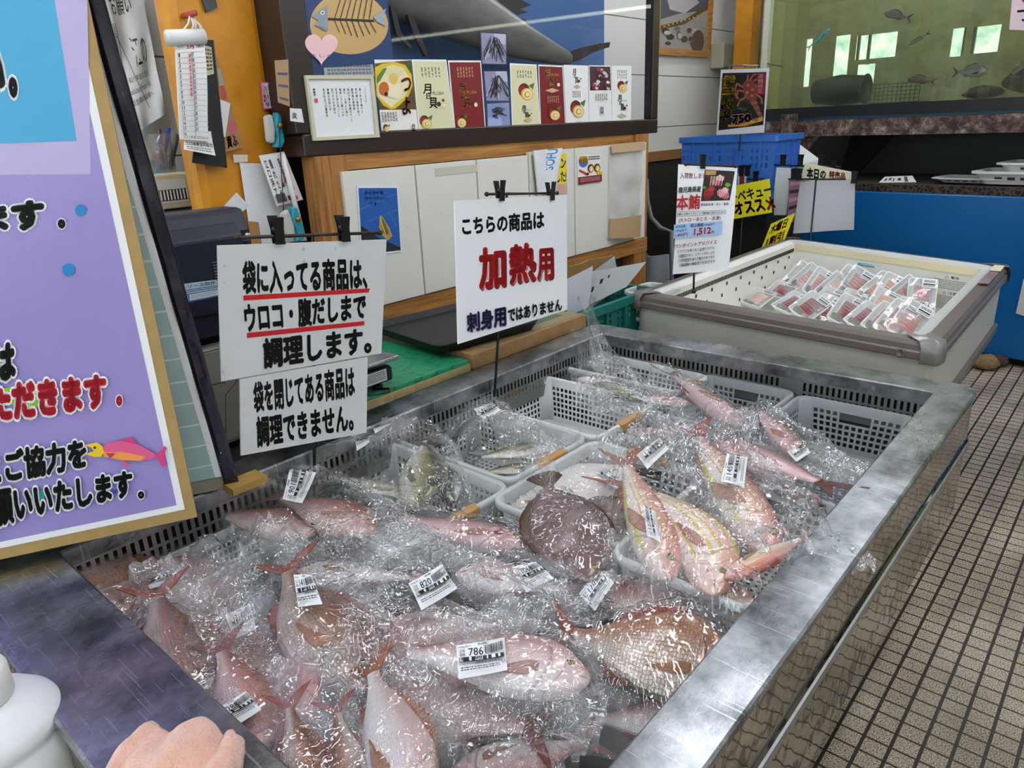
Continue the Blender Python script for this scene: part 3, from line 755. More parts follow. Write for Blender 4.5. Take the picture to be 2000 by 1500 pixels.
# rear board, leaning back to the same top edge: pale tile-pattern poster with a dark night-view strip wrapped round its edge
RB = onz(468, 948, .803); ins = .0
top = bp(-.01, H0, -.02)
def rp(s, f, d=0.): 
    b = RB - DP * s; t = V((top.x, top.y, top.z)) - DP * s
    n = NP
    return b.lerp(t, f) + n * d
MB().slab([rp(0, 0), rp(1.0, 0), rp(1.0, 1), rp(0, 1)], -NP * .02).build('rear_board', mat('grimy board', '#8a8676', .6, var=.3), aframe)
tile_p = NT('pale teal printed tiles'); q_ = tile_p.n('ShaderNodeSeparateXYZ', i_0=tile_p.pos()); f_ = tile_p.math('FRACT', tile_p.math('DIVIDE', q_.outputs[2], .048))
tile_p.P(Base_Color=tile_p.mix(tile_p.math('LESS_THAN', f_, .07), tile_p.mix(tile_p.noise(5, 4, tile_p.pos()), lin('#8fb3b0'), lin('#b9d0cc')), lin('#dde6e4')), Roughness=.3); tile_p = tile_p.m
T = Sheet([rp(.9, .99, .003), rp(.028, .99, .003), rp(.028, .03, .003), rp(.9, .03, .003)], .001, tile_p, face=NP)
T.rect(.985, 0, 1, 1, '#e8ecea'); T.build('tile_poster', aframe)
night = NT('night harbour print'); v_ = night.pos(); z_ = night.n('ShaderNodeSeparateXYZ', i_0=v_).outputs[2]
sp_ = night.math('GREATER_THAN', night.noise(160, 2, v_), .70)
lo_ = night.math('LESS_THAN', z_, .90)
night.P(Base_Color=night.mix(night.math('MULTIPLY', sp_, lo_), lin('#120f26'), lin('#3f9ac0')), Roughness=.18, Coat_Weight=.6); night.bump(night.noise(22, 3, v_), .4, .008); night = night.m
N_ = MB(); N_.grid(lambda u, v: rp(.028 - .028 * u, v, .004 + .003 * math.sin(v * 37)), 3, 40); N_.grid(lambda u, v: rp(0, v, .004 - .026 * u + .003 * math.sin(v * 37) * (1 - u)), 3, 40)
N_.build('night_view_wrap', night, aframe, solid=.0008)
# yellow cloth tape stuck on the upper edge of the wrap
def rq(px, py, d): return onp(px, py, RB + NP * d, (NP + V((0, 0, .12))).normalized())
tape = MB(); pts = [(268, 402), (298, 380), (305, 385), (318, 430), (334, 490), (345, 545), (346, 566), (325, 510), (300, 455)]
tape.prism([onp(x, y, rp(0, .25, .012), NP) for x, y in pts], -NP * .001); tape.build('yellow_tape', mat('yellow cloth tape', '#a89c3a', .6, var=.25, vscale=60, bump=.4, bscale=90), aframe)
MB().box(tuple(RB + V((-.02, -.03, -.003))), tuple(RB + V((.03, .05, .012)))).build('foot_block', mat('yellowed foam', '#9a7a3a', .8, var=.3, bump=.5), aframe)
# ================================================================== GLASS SHOWCASE AND TIMBER CABINET ON THE LEFT
XC = -2.2
def cx_(px, py, d=0.): return onx(px, py, XC + d)
wood = NT('pine timber'); _v = wood.obj()
_w = wood.noise(3.2, 5, wood.mapv(_v, (30, 1.2, 30)), .6)
wood.P(Base_Color=wood.ramp(_w, [(.3, '#7a4f24'), (.5, '#a87438'), (.7, '#bd8a4a')]), Roughness=.5); wood.bump(_w, .15, .003); wood = wood.m
woodz = NT('pine post'); _v = woodz.obj(); _w = woodz.noise(3.2, 5, woodz.mapv(_v, (30, 30, 1.2)), .6)
woodz.P(Base_Color=woodz.ramp(_w, [(.3, '#7a4f24'), (.5, '#a06c34'), (.7, '#b98446')]), Roughness=.5); woodz.bump(_w, .15, .003); woodz = woodz.m
brown = mat('dark brown lacquer', '#2e211a', .35, var=.25, bump=.1)
yA = cx_(598, 266).y; yB = cx_(1276, 241).y; zB = (cx_(598, 270).z + cx_(1276, 241).z) / 2      # showcase bottom
show = thing('glass_showcase', 'tall dark framed glass showcase with a mounted billfish on blue board', 'showcase', (XC - .2, (yA + yB) / 2, zB - .055))
Z2 = 2.75; D = .42
MB().box((XC - D, yA - .02, zB - .055), (XC + .012, yB + .03, zB + .018)).build('bottom_rail', brown, show, bevel=.006)
yS = yA + .055
MB().box((XC - D, yA - .04, zB + .018), (XC + .010, yS, Z2)).build('left_stile', brown, show, bevel=.006)
MB().box((XC - .045, yB - .03, zB + .018), (XC + .010, yB + .03, Z2)).build('right_stile', brown, show, bevel=.006)
MB().box((XC - D, yA - .02, Z2), (XC + .012, yB + .03, Z2 + .06)).build('top_rail', brown, show)
MB().box((XC - D, yS, zB), (XC - D + .02, yB - .03, Z2)).build('back_panel', mat('grey showcase back', '#b6b4ac', .6), show)
yb = onx(1180, 60, XC - D + .03).y
MB().box((XC - D + .02, yS, zB + .018), (XC - D + .03, yb, Z2)).build('blue_backing', mat('blue backing board', '#41679a', .6, var=.1, vscale=2), show)
gl = pane('showcase glass', (.93, .94, .95)).m

gp = MB(); gp.add([(XC - .002, yS, zB + .018), (XC - .002, yB - .03, zB + .018), (XC - .002, yB - .03, Z2), (XC - .002, yS, Z2)], [(0, 1, 2, 3)]); gp.build('glass_pane', gl, show)
MB().tube([(XC - .08, yS + .15, Z2 - .05), (XC - .08, yB - .2, Z2 - .05)], .014, 10).build('added_lamp_tube', mat('added showcase tube', '#f4f7ff', .4, emit=16.), show)  # unseen tube above the view, added to brighten the showcase interior
# ---- the mounted billfish inside
XF = XC - .24
bf = thing('mounted_billfish', 'grey mounted billfish hanging inside the glass showcase', 'fish', onx(950, 50, XF))
path = [onx(*p, XF) for p in ((560, -190), (640, -130), (730, -75), (820, -25), (900, 20), (980, 62), (1050, 92), (1100, 112), (1118, 116))]
def taper(path, rad, n=16, flat=.55):
    rs = []
    for i, p in enumerate(path):
        t = (path[min(i + 1, len(path) - 1)] - path[max(i - 1, 0)]).normalized(); x = V((1, 0, 0)); y = t.cross(x).normalized()
        rs.append([p + (x * math.cos(2 * PI * k / n) * flat + y * math.sin(2 * PI * k / n)) * rad[i] for k in range(n)])
    return rs
fishgrey = NT('billfish skin'); _v = fishgrey.obj(); fishgrey.P(Base_Color=fishgrey.mix(fishgrey.noise(7, 5, fishgrey.mapv(_v, (1, 1, 3))), lin('#3f3b39'), lin('#8a847e')), Roughness=.35); fishgrey = fishgrey.m
m = MB(); m.rings(taper(path, [.13, .165, .18, .165, .14, .105, .07, .042, .03]), sm=True, cap0=True, cap1=True); m.build('body', fishgrey, bf, sub=1)
finm = mat('dark billfish fin', '#2b2624', .5, var=.3, vscale=20)
def fin_poly(name, pts, X, th=.012, par=None, m=None): return MB().prism([onx(*p, X) for p in pts], (-th, 0, 0)).build(name, m or finm, par)
fin_poly('dorsal_fin', [(880, -60), (960, -30), (1038, 10), (1015, 18), (1032, 24), (1008, 30), (1030, 40), (1002, 44), (985, 40), (960, 28), (900, -10)], XF, .012, bf)
fin_poly('second_dorsal', [(1010, 60), (1030, 42), (1046, 62), (1060, 74), (1094, 92), (1070, 92), (1040, 82)], XF, .012, bf)
fin_poly('tail_fin', [(1105, 104), (1140, 92), (1178, 84), (1192, 82), (1190, 92), (1160, 102), (1130, 118), (1118, 122)], XF, .014, bf)
for pts in ([(762, 10), (772, 12), (782, 60), (806, 92), (800, 94), (774, 66)], [(795, 28), (806, 30), (828, 84), (838, 112), (830, 110), (808, 66)]): fin_poly('pelvic_fin', pts, XF + .05, .012, bf)

# ---- sheets taped on the showcase glass
def z8(*pts): return tuple((730 + x / 3.774, 100 + y / 3.774) for x, y in pts)
def gsheet(q, paper='#f1efe9', d=.006, t=.0008): return Sheet(quadx(q, XC + d), t, paper)
def shells(S, x, y, r, leaf=True):
    """pair of dark red scallops, one cut to show a cream spiral"""
    e = lambda cx, cy, rx, ry, c: S.polyq([(cx + rx * math.cos(a), cy + ry * math.sin(a)) for a in [k * PI / 10 for k in range(20)]], c)
    if leaf: S.polyq(((x + r * .4, y - r * .8), (x + r * 1.1, y - r * 1.2), (x + r * .9, y - r * .3)), '#4f7a2c')
    e(x - r * .2, y - r * .25, r * .7, r * .85, '#6b1a20'); e(x - r * .4, y - r * .1, r * .45, r * .7, '#8a2a2c'); e(x + r * .15, y + r * .3, r * .75, r * .8, '#d8b24a'); e(x + r * .2, y + r * .3, r * .6, r * .65, '#f0dca0'); e(x + r * .15, y + r * .35, r * .35, r * .4, '#c79a3a'); e(x + r * .2, y + r * .32, r * .22, r * .27, '#f3e6bd')
def product(q, paper, txt, order, lab, small='#8a8672'):
    S = gsheet(q, '#f3f2ee'); S.rect(.03, .025, .97, .975, paper)
    for k, (kind, bx) in enumerate(order):
        qq = z8(*bx) if len(bx) == 4 else None
        if kind == 'lines': S.lines(bx_uv(S, bx), 6, small, k, .45, True)
        elif kind == 'name':
            (x0, y0), (x1, y1) = bx; w, h = x1 - x0, y1 - y0
            for ch, a in (('月', (.0, 0, .42, .42)), ('日', (.16, .38, .38, .62)), ('貝', (.30, .55, .72, 1.))): S.textq(ch, z8((x0 + w * a[0], y0 + h * a[1]), (x0 + w * a[2], y0 + h * a[1]), (x0 + w * a[2], y0 + h * a[3]), (x0 + w * a[0], y0 + h * a[3])), txt, .02)
            if w > 60: S.textq('吹上浜の', z8((x0 + w * .48, y0 + h * .30), (x0 + w * 1.05, y0 + h * .30), (x0 + w * 1.05, y0 + h * .44), (x0 + w * .48, y0 + h * .44)), txt if txt != '#17120f' else '#4a4438')
            for cx, cy, rr, c in ((.78, .82, .10, '#5c171c'), (1.0, .66, .06, '#7a2226'), (1.02, .88, .09, '#e9e2c6')):
                S.polyq(z8(*[(x0 + w * cx + rr * h * math.cos(a) * .8, y0 + h * cy + rr * h * math.sin(a)) for a in [i * PI / 8 for i in range(16)]]), c)
        elif kind == 'shell':
            (x, y), r = bx; p = z8((x, y))[0]; shells(S, p[0], p[1], r / 3.774)
        elif kind == 'foot':
            (x, y) = bx; S.textq('江 口 浜', z8((x, y), (x + 36, y), (x + 36, y + 12), (x, y + 12)), small)
        elif kind == 'orn':
            (x, y), wd = bx; S.polyq(z8((x - wd, y), (x - wd * .4, y - 10), (x, y - 18), (x + wd * .4, y - 10), (x + wd, y), (x + wd * .4, y + 10), (x, y + 18), (x - wd * .4, y + 10)), '#c9b08a')
    return tag(S.build('shop_flyer'), lab, 'flyer', 'shellfish flyers taped along the showcase')
def bx_uv(S, bx):
    a = S.uv(*z8(bx[0])[0]); b = S.uv(*z8(bx[1])[0]); return (a[0], a[1], b[0], b[1])
# scallop photo flyer
S = gsheet(z8((5, 62), (275, 62), (332, 618), (62, 632)), '#f2f0ea')
S.polyq(z8((8, 90), (273, 66), (308, 422), (40, 432)), '#5c4a28')
S.polyq(z8((235, 72), (274, 70), (290, 200), (262, 160)), '#3f5f2e')
S.polyq(z8((20, 330), (12, 240), (8, 120), (60, 92), (150, 78), (230, 100), (275, 170), (282, 250), (250, 330), (190, 390), (155, 420), (120, 425), (70, 400)), '#e3c21f')
S.polyq(z8((30, 330), (25, 230), (60, 130), (130, 98), (215, 120), (256, 190), (258, 260), (225, 330), (160, 380), (130, 412), (90, 385)), '#ece3b8')
for k in range(9): S.lineq(z8((140, 230), (60 + k * 22, 118 - 20 * math.sin(k / 8 * PI))), .002, '#d8c88a')
S.polyq(z8(*[(140 + 62 * math.cos(a) * (1 + .1 * math.sin(5 * a)), 285 + 60 * math.sin(a)) for a in [k * PI / 14 for k in range(28)]]), '#f2e6c4')
S.polyq(z8(*[(140 + 28 * math.cos(a), 205 + 40 * math.sin(a)) for a in [k * PI / 9 for k in range(18)]]), '#e6bc5e')
S.polyq(z8(*[(70 + 36 * math.cos(a), 275 + 50 * math.sin(a)) for a in [k * PI / 9 for k in range(18)]]), '#c76a22'); S.polyq(z8(*[(85 + 14 * math.cos(a), 315 + 16 * math.sin(a)) for a in [k * PI / 9 for k in range(18)]]), '#2a1a10')
S.polyq(z8((20, 240), (25, 180), (70, 125), (90, 122), (80, 150), (40, 220)), '#5f8a2a')
S.textq('つ\nよ', z8((195, 190), (268, 190), (268, 465), (195, 465)), '#8a1f1c', .02)
S.lines(bx_uv(S, ((52, 450), (175, 510))), 6, '#8a8672', 3, .45, True); p = z8((85, 565))[0]; shells(S, p[0], p[1], 6.5)
S.textq('月\n貝', z8((262, 530), (290, 530), (290, 585), (262, 585)), '#17120f', .02)
tag(S.build('shop_flyer'), 'flyer with a grilled scallop photo, just right of the framed poem', 'flyer', 'shellfish flyers taped along the showcase')
CREAM = '#ded9b0'; CRIM = '#7c1b20'; WHT = '#f0f0ee'; K = '#17120f'; GOLD = '#cfae52'
product(z8((280, 60), (535, 62), (602, 600), (335, 616)), CREAM, K, [('lines', ((345, 118), (500, 190))), ('name', ((360, 240), (500, 420))), ('shell', ((375, 520), 44)), ('foot', (448, 570))], 'cream flyer between the scallop photo flyer and a crimson flyer')
product(z8((547, 68), (790, 68), (826, 582), (598, 602)), CRIM, GOLD, [('lines', ((612, 118), (745, 190))), ('name', ((625, 235), (750, 415))), ('shell', ((640, 515), 44)), ('foot', (692, 556))], 'crimson flyer with gold characters left of the three dark photos', '#b98a6a')
product(z8((1003, 88), (1200, 98), (1228, 572), (1020, 582)), CREAM, K, [('lines', ((1055, 140), (1170, 200))), ('shell', ((1115, 300), 58)), ('name', ((1085, 400), (1150, 490))), ('orn', ((1125, 508), 32)), ('foot', (1110, 540))], 'cream flyer right of the three dark photos')
product(z8((1212, 98), (1394, 106), (1416, 550), (1228, 562)), CRIM, GOLD, [('name', ((1260, 120), (1355, 265))), ('orn', ((1310, 290), 52)), ('lines', ((1275, 330), (1365, 380))), ('shell', ((1320, 460), 46)), ('foot', (1310, 528))], 'crimson flyer right of the second cream flyer, name at its top', '#b98a6a')
product(z8((1398, 100), (1580, 106), (1586, 546), (1420, 554)), WHT, K, [('name', ((1465, 130), (1525, 240))), ('orn', ((1497, 262), 28)), ('lines', ((1465, 295), (1530, 340))), ('shell', ((1500, 425), 58)), ('foot', (1490, 512))], 'white flyer with a big shell picture right of a crimson flyer')
S = gsheet(z8((1585, 104), (1748, 106), (1755, 536), (1588, 546)), WHT)
S.polyq(z8((1590, 112), (1742, 114), (1745, 285), (1594, 290)), '#4a3038')
R = random.Random(5)
for k in range(34):
    x, y = R.uniform(1605, 1730), R.uniform(130, 275); S.polyq(z8(*[(x + R.uniform(8, 17) * math.cos(a), y + R.uniform(8, 17) * math.sin(a)) for a in [i * PI / 4 for i in range(8)]]), R.choice(['#7a2430', '#c9c0c8', '#5a1a24', '#e4dde0', '#98485a']))
S.lines(bx_uv(S, ((1625, 315), (1715, 360))), 6, '#8a8672', 4, .45, True); S.textq('月\n貝', z8((1655, 410), (1682, 410), (1682, 462), (1655, 462)), K, .02)
tag(S.build('shop_flyer'), 'white flyer with a photo of many red shells across its top', 'flyer', 'shellfish flyers taped along the showcase')
product(z8((1755, 108), (1900, 108), (1896, 520), (1757, 530)), WHT, K, [('lines', ((1795, 140), (1870, 205))), ('shell', ((1830, 262), 40)), ('name', ((1798, 320), (1862, 440))), ('orn', ((1825, 475), 38))], 'white flyer at the right end of the showcase row')
# three dark snapshots
def snap(q, lab, seed, d=.006):
    S = gsheet(q, '#3a3a52', d); R = random.Random(seed)
    S.rect(.04, .03, .96, .97, '#8e8fae'); S.rect(.5, .03, .96, .35, '#b9b7cc')
    for k in range(26):
        u, v = R.uniform(.35, .65), R.uniform(.12, .3); S.line([(u, v), (min(.94, max(.06, u + R.uniform(-.4, .4))), R.uniform(.6, .93))], R.uniform(.002, .006), R.choice(['#17161c', '#2a2630', '#4a4552', '#cfcbd8']))
    return tag(S.build('photo_print'), lab, 'photo', 'snapshots of black seaweed on the showcase')
snap(((937, 62), (990, 65), (990, 127), (940, 126)), 'topmost of three dark snapshots on the showcase glass', 1)
snap(z8((805, 142), (986, 142), (1004, 372), (824, 372)), 'middle of three dark snapshots on the showcase glass', 2)
S = gsheet(z8((828, 382), (1004, 372), (1014, 578), (834, 578)), '#3a3a52'); S.rect(.04, .03, .96, .97, '#8593bf'); S.rect(.04, .55, .6, .97, '#9fadd4'); R = random.Random(8)
for k in range(30):
    u, v = R.uniform(.2, .6), R.uniform(.2, .5); S.line([(u, v), (u + R.uniform(.05, .28), v + R.uniform(-.08, .1))], R.uniform(.002, .005), R.choice(['#1d1a1c', '#332c2a', '#0f0e10']))
tag(S.build('photo_print'), 'lowest of three dark snapshots, black strands on a blue tray', 'photo', 'snapshots of black seaweed on the showcase')
# framed poem
def z4(*pts): return tuple((580 + x / 2.857, y / 2.857) for x, y in pts)
fq4 = quadx(z4((48, 420), (427, 418), (463, 766), (95, 786)), XC + .022)
pf = thing('framed_poem', 'cream framed vertical handwritten poem at the left end of the showcase', 'picture frame', fq4[3])
fi = [V(p) for p in quadx(z4((66, 440), (412, 440), (442, 748), (110, 766)), XC + .022)]
m = MB()
for i in range(4):
    j = (i + 1) % 4; m.slab([fq4[i], fq4[j], fi[j], fi[i]], (-.018, 0, 0))
m.build('frame', mat('cream frame wood', '#cfc7ab', .4), pf)
S = Sheet([p - V((.008, 0, 0)) for p in fi], .003, '#e9edee')
for k, tx in enumerate(('真っ赤な夕焼けに', '茶の濃い珈琲を持つ', '鹿児島の風物詩', '秋の夕陽の季節がやって', '来た、心地よい風に', '美味しさと語らいが', '生まれ何か良いこと', 'ありそうな予感な', '素敵な出会いが', '生まれる江口蓬莱館')):
    x = .80 - k * .066; S.text('\n'.join(tx), (x, .16, x + .034, .16 + .055 * len(tx)), '#1d1a18', .006)
S.rect(.055, .33, .11, .40, '#c65a50'); S.lines((.06, .16, .10, .30), 1, '#222', 4, .6, True); S.text('\n'.join('【江口蓬莱館】'), (.885, .16, .905, .45), '#333')
S.build('poem_sheet', pf)
# navy craft card with fish bones
S = gsheet(((578, -62), (750, -58), (769, 122), (600, 134)), '#1d3a66', .005)
S.polyq([(680 + 75 * math.cos(a) + (2 * math.sin(2 * a)), 44 + 61 * math.sin(a)) for a in [k * PI / 18 for k in range(36)]], '#c7a367')
S.lineq(((639, 37), (728, 40)), .008, '#2a211c')
for k in range(7):
    x = 652 + k * 11; S.lineq(((x, 36), (x + 14 - k, -8)), .0035, '#2a2420'); S.lineq(((x, 40), (x + 9 + k * .6, 72 - abs(k - 3) * 3)), .0035, '#2a2420')
S.polyq(((607, 32), (638, 11), (638, 58), (612, 50), (620, 40)), '#8d99a3'); S.polyq(((613, 48), (638, 56), (636, 62)), '#7c8892')
S.polyq([(628 + 4 * math.cos(a), 25 + 4 * math.sin(a)) for a in [k * PI / 6 for k in range(12)]], '#f4f4f4'); S.polyq([(628 + 2 * math.cos(a), 25 + 2 * math.sin(a)) for a in [k * PI / 6 for k in range(12)]], '#111')
S.polyq(((726, 32), (750, 16), (744, 36), (750, 50), (732, 42)), '#9aa6b0')
tag(S.build('craft_card'), 'navy card with a fish skeleton made of sticks and grey paper', 'craft card')
hp = [(628 + 32 * 16 * math.sin(t) ** 3 / 16, 92 - (13 * math.cos(t) - 5 * math.cos(2 * t) - 2 * math.cos(3 * t) - math.cos(4 * t)) * 2.1) for t in [k * 2 * PI / 40 for k in range(40)]]
S = gsheet(((596, 58), (660, 58), (660, 132), (596, 132)), '#edc2c4', .010)
S.mb = MB(); S.mb.prism([onx(*p, XC + .011) for p in hp], (-.001, 0, 0), 0)
for k, tx in enumerate(('おいしくいただきました。', '海のおしごとがんばって', '下さい ありがとうござい', 'ました')): S.textq(tx, ((600 + k * 2, 78 + k * 9), (656 - k * 2, 78 + k * 9), (655 - k * 2, 84 + k * 9), (602 + k * 2, 84 + k * 9)), '#4a5aa8')
tag(S.build('heart_note'), 'pink heart shaped thank-you note overlapping the navy card', 'note')
S = gsheet(((632, 126), (728, 124), (732, 148), (634, 150)), '#a3a6ad', .003); S.lines((.06, .1, .94, .95), 3, '#6d7078', 3, .6); tag(S.build('printed_slip'), 'grey printed slip half hidden behind the framed poem', 'paper')

# ---- timber cabinet with white doors below
zT = zB - .055; 
def zx(px, py): return cx_(px, py)
yL = cx_(612, 300).y; yR = cx_(1262, 260).y
cab = thing('timber_cabinet', 'pine timber counter cabinet with white door boards under the glass showcase', 'cabinet', (XC - .2, (yL + yR) / 2, 0))
zt0 = (cx_(655, 333).z + cx_(1250, 283).z) / 2; zb1 = (cx_(752, 592).z + cx_(1185, 482).z) / 2; zb0 = zb1 - .075
MB().box((XC - .05, yL, zt0), (XC, yR, zT)).build('top_rail', wood, cab)
MB().box((XC - .05, yL, zb0), (XC + .02, yR, zb1)).build('bottom_rail', wood, cab)
for a, b in ((yL - .01, yL + .125), (yR - .13, yR)): MB().box((XC - .06, a, 0), (XC + .015, b, zT)).build('post', woodz, cab)
MB().box((XC - .5, yL, zb0 - .0), (XC - .05, yR, zb0 + .02)).build('bottom_board', mat('dark cupboard inside', '#1c1612', .8), cab)
MB().box((XC - .5, yL, 0), (XC - .46, yR, zT)).build('back_board', mat('dark cupboard inside', '#1c1612', .8), cab)
wd = NT('worn white door board'); wd.P(Base_Color=wd.ramp(wd.noise(9, 7, wd.obj(), .7), [(.25, '#b9b4a0'), (.34, '#dddcd2'), (1, '#e2e1d9')]), Roughness=.45); wd = wd.m
ds = [cx_(x, y).y for x, y in ((656, 335), (800, 323), (920, 312), (1022, 303), (1112, 289), (1187, 283), (1258, 278))]
for i, (a, b) in enumerate(zip(ds, ds[1:])):
    MB().box((XC + (.012 if i < 5 else .0), a + .004, zb1 + .004), (XC + (.030 if i < 5 else .016), b - .004, zt0 - .002 + (.012 if i > 2 else 0))).build('door', wd, cab, bevel=.002)
MB().box((XC + .031, ds[1] + .1, zt0 - .05), (XC + .0316, ds[1] + .34, zt0 - .02)).build('tape_mark', mat('old tape mark', '#c9c4b2', .5), cab)
S = Sheet(quadx(((697, 363), (777, 363), (785, 492), (705, 502)), XC + .033), .001, '#e9ecee')
S.rect(.03, .03, .97, .97, '#1f5aa8'); S.poly([(.03, .55), (.45, .75), (.97, .93), (.97, .97), (.03, .97)], '#1f2226')
for a in ((.03, .33, .9, .12), (.5, .1, .9, .6), (.2, .5, .95, .35)): S.line([a[:2], a[2:]], .004, '#3a72bc')
S.poly([(.50, .42), (.56, .44), (.72, .62), (.78, .74), (.66, .80), (.52, .72), (.46, .60)], '#b09a4a'); S.poly([(.54, .46), (.60, .52), (.70, .68), (.62, .74), (.54, .66)], '#7a5a2a'); S.line([(.5, .46), (.62, .74)], .004, '#d8c98a')
S.text('タイラギ貝', (.15, .07, .62, .13), '#0d1626', .01); S.text('(タチゴウガイ)', (.15, .15, .70, .21), '#0d1626', .005); S.text('です。', (.25, .23, .5, .28), '#0d1626', .005)
tag(S.build('photo_print'), 'blue photo of a pen shell taped to the leftmost white door', 'photo')
S = Sheet(quadx(((1038, 303), (1106, 300), (1108, 378), (1046, 386)), XC + .034), .001, '#f0d51c')
S.text('プリンパン', (.10, .08, .98, .36), '#173a6a', .03); S.text('はじめました!', (.05, .42, .98, .70), '#173a6a', .03); S.rect(.0, .74, 1, 1, '#c9b7a8'); S.ell(.82, .86, .12, .1, '#d9a48c'); S.rect(0, .0, .05, .9, '#8fae9a')
tag(S.build('shop_poster'), 'yellow poster half hidden by the hanging white towel', 'poster')
S = Sheet(quadx(((1127, 304), (1173, 302), (1175, 354), (1129, 361)), XC + .034), .001, '#efeee8')
S.ell(.25, .22, .2, .2, '#3f74c0'); S.rect(.1, .03, .4, .25, '#d98a1f'); S.text('新発売', (.1, .05, .42, .3), '#f0d020', .03)
for x in (.55, .82): S.ell(x, .48, .14, .16, '#3a2418'); S.ell(x + .02, .5, .10, .12, '#e0b84a'); S.ell(x + .02, .5, .05, .07, '#f2e2b0')
S.lines((.45, .04, .95, .2), 2, '#5a5048', 2); S.rect(0, .74, 1, 1, '#7c1f22'); S.lines((.08, .79, .92, .95), 3, '#c99', 4); S.line([(.05, .5), (.4, .68)], .01, '#c23a30'); S.ell(.38, .66, .07, .05, '#6a1a1c'); S.rect(.8, .62, 1, .74, '#e6b02a')
tag(S.build('shop_poster'), 'small shellfish poster with a maroon band on a white door', 'poster')
# hanging towel
tw = NT('white terry towel'); tw.P(Base_Color=lin('#e6e8ea'), Roughness=.9); tw.bump(tw.noise(220, 2, tw.obj()), .6, .004); tw = tw.m
S = Sheet(quadx(((1043, 294), (1094, 289), (1084, 374), (1050, 382)), XC + .05), .008, tw, bend=lambda u, v: .008 * math.sin(u * 9 + v) + .01 * u)
S.textq('SOFU', ((1068, 333), (1070, 291), (1086, 290), (1082, 332)), '#2d8ec4', .02)
tag(S.build('hand_towel'), 'white hand towel with blue capitals hanging over the yellow poster', 'towel')
# white polythene bag hung on the right door
poly = NT('cloudy polythene'); p_t = poly.n('ShaderNodeBsdfTransparent'); poly.P(Base_Color=lin('#e6e6e0'), Roughness=.25); mx = poly.n('ShaderNodeMixShader'); mx.inputs[0].default_value = .55
poly.t.links.new(p_t.outputs[0], mx.inputs[1]); poly.t.links.new(poly.p.outputs[0], mx.inputs[2]); poly.t.links.new(mx.outputs[0], poly.out.inputs[0]); poly.bump(poly.noise(7, 4, poly.pos(), .6), .45, .02); poly = poly.m
q = quadx(((1191, 286), (1256, 280), (1247, 462), (1189, 466)), XC + .04)
pb = thing('polythene_bag', 'cloudy polythene bag with tan paper in its bottom hung on the right door', 'bag', q[3])
S = Sheet(q, .03, poly, bend=lambda u, v: .016 * noise.noise(V((u * 3, v * 5, 1))) + .02 * math.sin(PI * u) * math.sin(PI * v), nu=24, nv=30); S.build('film', pb)
S = Sheet([q[0].lerp(q[3], .78) + V((.012, 0, 0)), q[1].lerp(q[2], .76) + V((.012, 0, 0)), q[2] + V((.012, 0, 0)), q[3] + V((.012, 0, 0))], .01, '#b79a72', bend=lambda u, v: .018 * math.sin(PI * u)); S.build('paper_base', pb)
S = Sheet([q[0] + V((.012, 0, .01)), q[1] + V((.012, 0, .01)), q[1].lerp(q[2], .07) + V((.016, 0, 0)), q[0].lerp(q[3], .07) + V((.016, 0, 0))], .004, '#c3a682'); S.build('tan_tape', pb)

# ================================================================== COLUMN AND WHAT HANGS ON IT
orange = NT('orange painted column'); _v = orange.obj()
orange.P(Base_Color=orange.ramp(orange.noise(11, 7, _v, .72), [(.24, '#a8620a'), (.36, '#c27f10'), (.6, '#cf8c12')]), Roughness=.35, Coat_Weight=.3); orange.bump(orange.noise(14, 5, _v), .25, .01); orange = orange.m
XK = -2.33
ya, yb2 = onx(395, 410, XK).y, onx(541, 240, XK).y
struct(MB().box((XK - .10, ya + .0, 0), (XK, yb2, 3.1)).build('trim_3', orange, bevel=.035))
def ks(px4, lab, cat, name, paper='#e9e9e6', d=.004, fn=None, t=.0008, bend=None):
    S = Sheet(quadx(px4, XK + d), t, paper, bend)
    if fn: fn(S)
    return tag(S.build(name), lab, cat)
# May calendar, its turned pages rolled on top
q = quadx(((342, 84), (399, 80), (409, 276), (352, 272)), XK + .075)
cal = thing('wall_calendar', 'hanging white May calendar with a rolled top on the orange column', 'calendar', q[3])
S = Sheet(q, .004, '#eeeeec', bend=lambda u, v: .006 * math.sin(v * 5) * u)
S.text('5月', (.38, .02, .62, .07), '#c23a34', .03); S.text('令和六年', (.06, .03, .26, .06), '#444'); S.text('先勝先負', (.70, .025, .96, .06), '#444', .01)
for k in range(16):
    y = .10 + k * .054; S.line([(.02, y), (.98, y)], .0012, '#b9b0b0')
    for c, dd in ((.08, 1), (.50, 17)):
        if dd + k <= 31: S.text(str(dd + k), (c, y + .008, c + (.09 if dd + k > 9 else .05), y + .046), '#c23a34' if (dd + k) % 7 == 5 else '#2d2b2b', .02)
S.line([(.48, .1), (.48, .95)], .0015, '#999'); S.lines((.36, .12, .44, .55), 1, '#c66', 6, .8, True); S.text('江口漁業協同組合', (.06, .955, .95, .985), '#844')
S.build('page', cal)
MB().tube([q[0] + V((0, -.02, .012)), q[1] + V((0, .0, .012))], .022, 14).build('rolled_pages', mat('calendar paper', '#dedede', .5), cal)
S = Sheet(quadx(((362, 262), (412, 256), (418, 304), (356, 292)), XK + .06), .001, '#e2e2e0', bend=lambda u, v: .01 * v * v)
S.text('江口漁業協同組合', (.05, .48, .98, .68), '#222', .02); S.lines((.1, .74, .9, .95), 2, '#666', 2); S.build('lower_page', cal)
m = MB(); tp = onx(371, 28, XK + .05)
for p in ((355, 62), (372, 66), (380, 64), (392, 66), (398, 70)): m.tube([tp, tp.lerp(onx(*p, XK + .07), .6) + V((.02, 0, 0)), onx(*p, XK + .075)], .0025, 6)
m.build('string', mat('white string', '#d9d9d4', .7), cal)
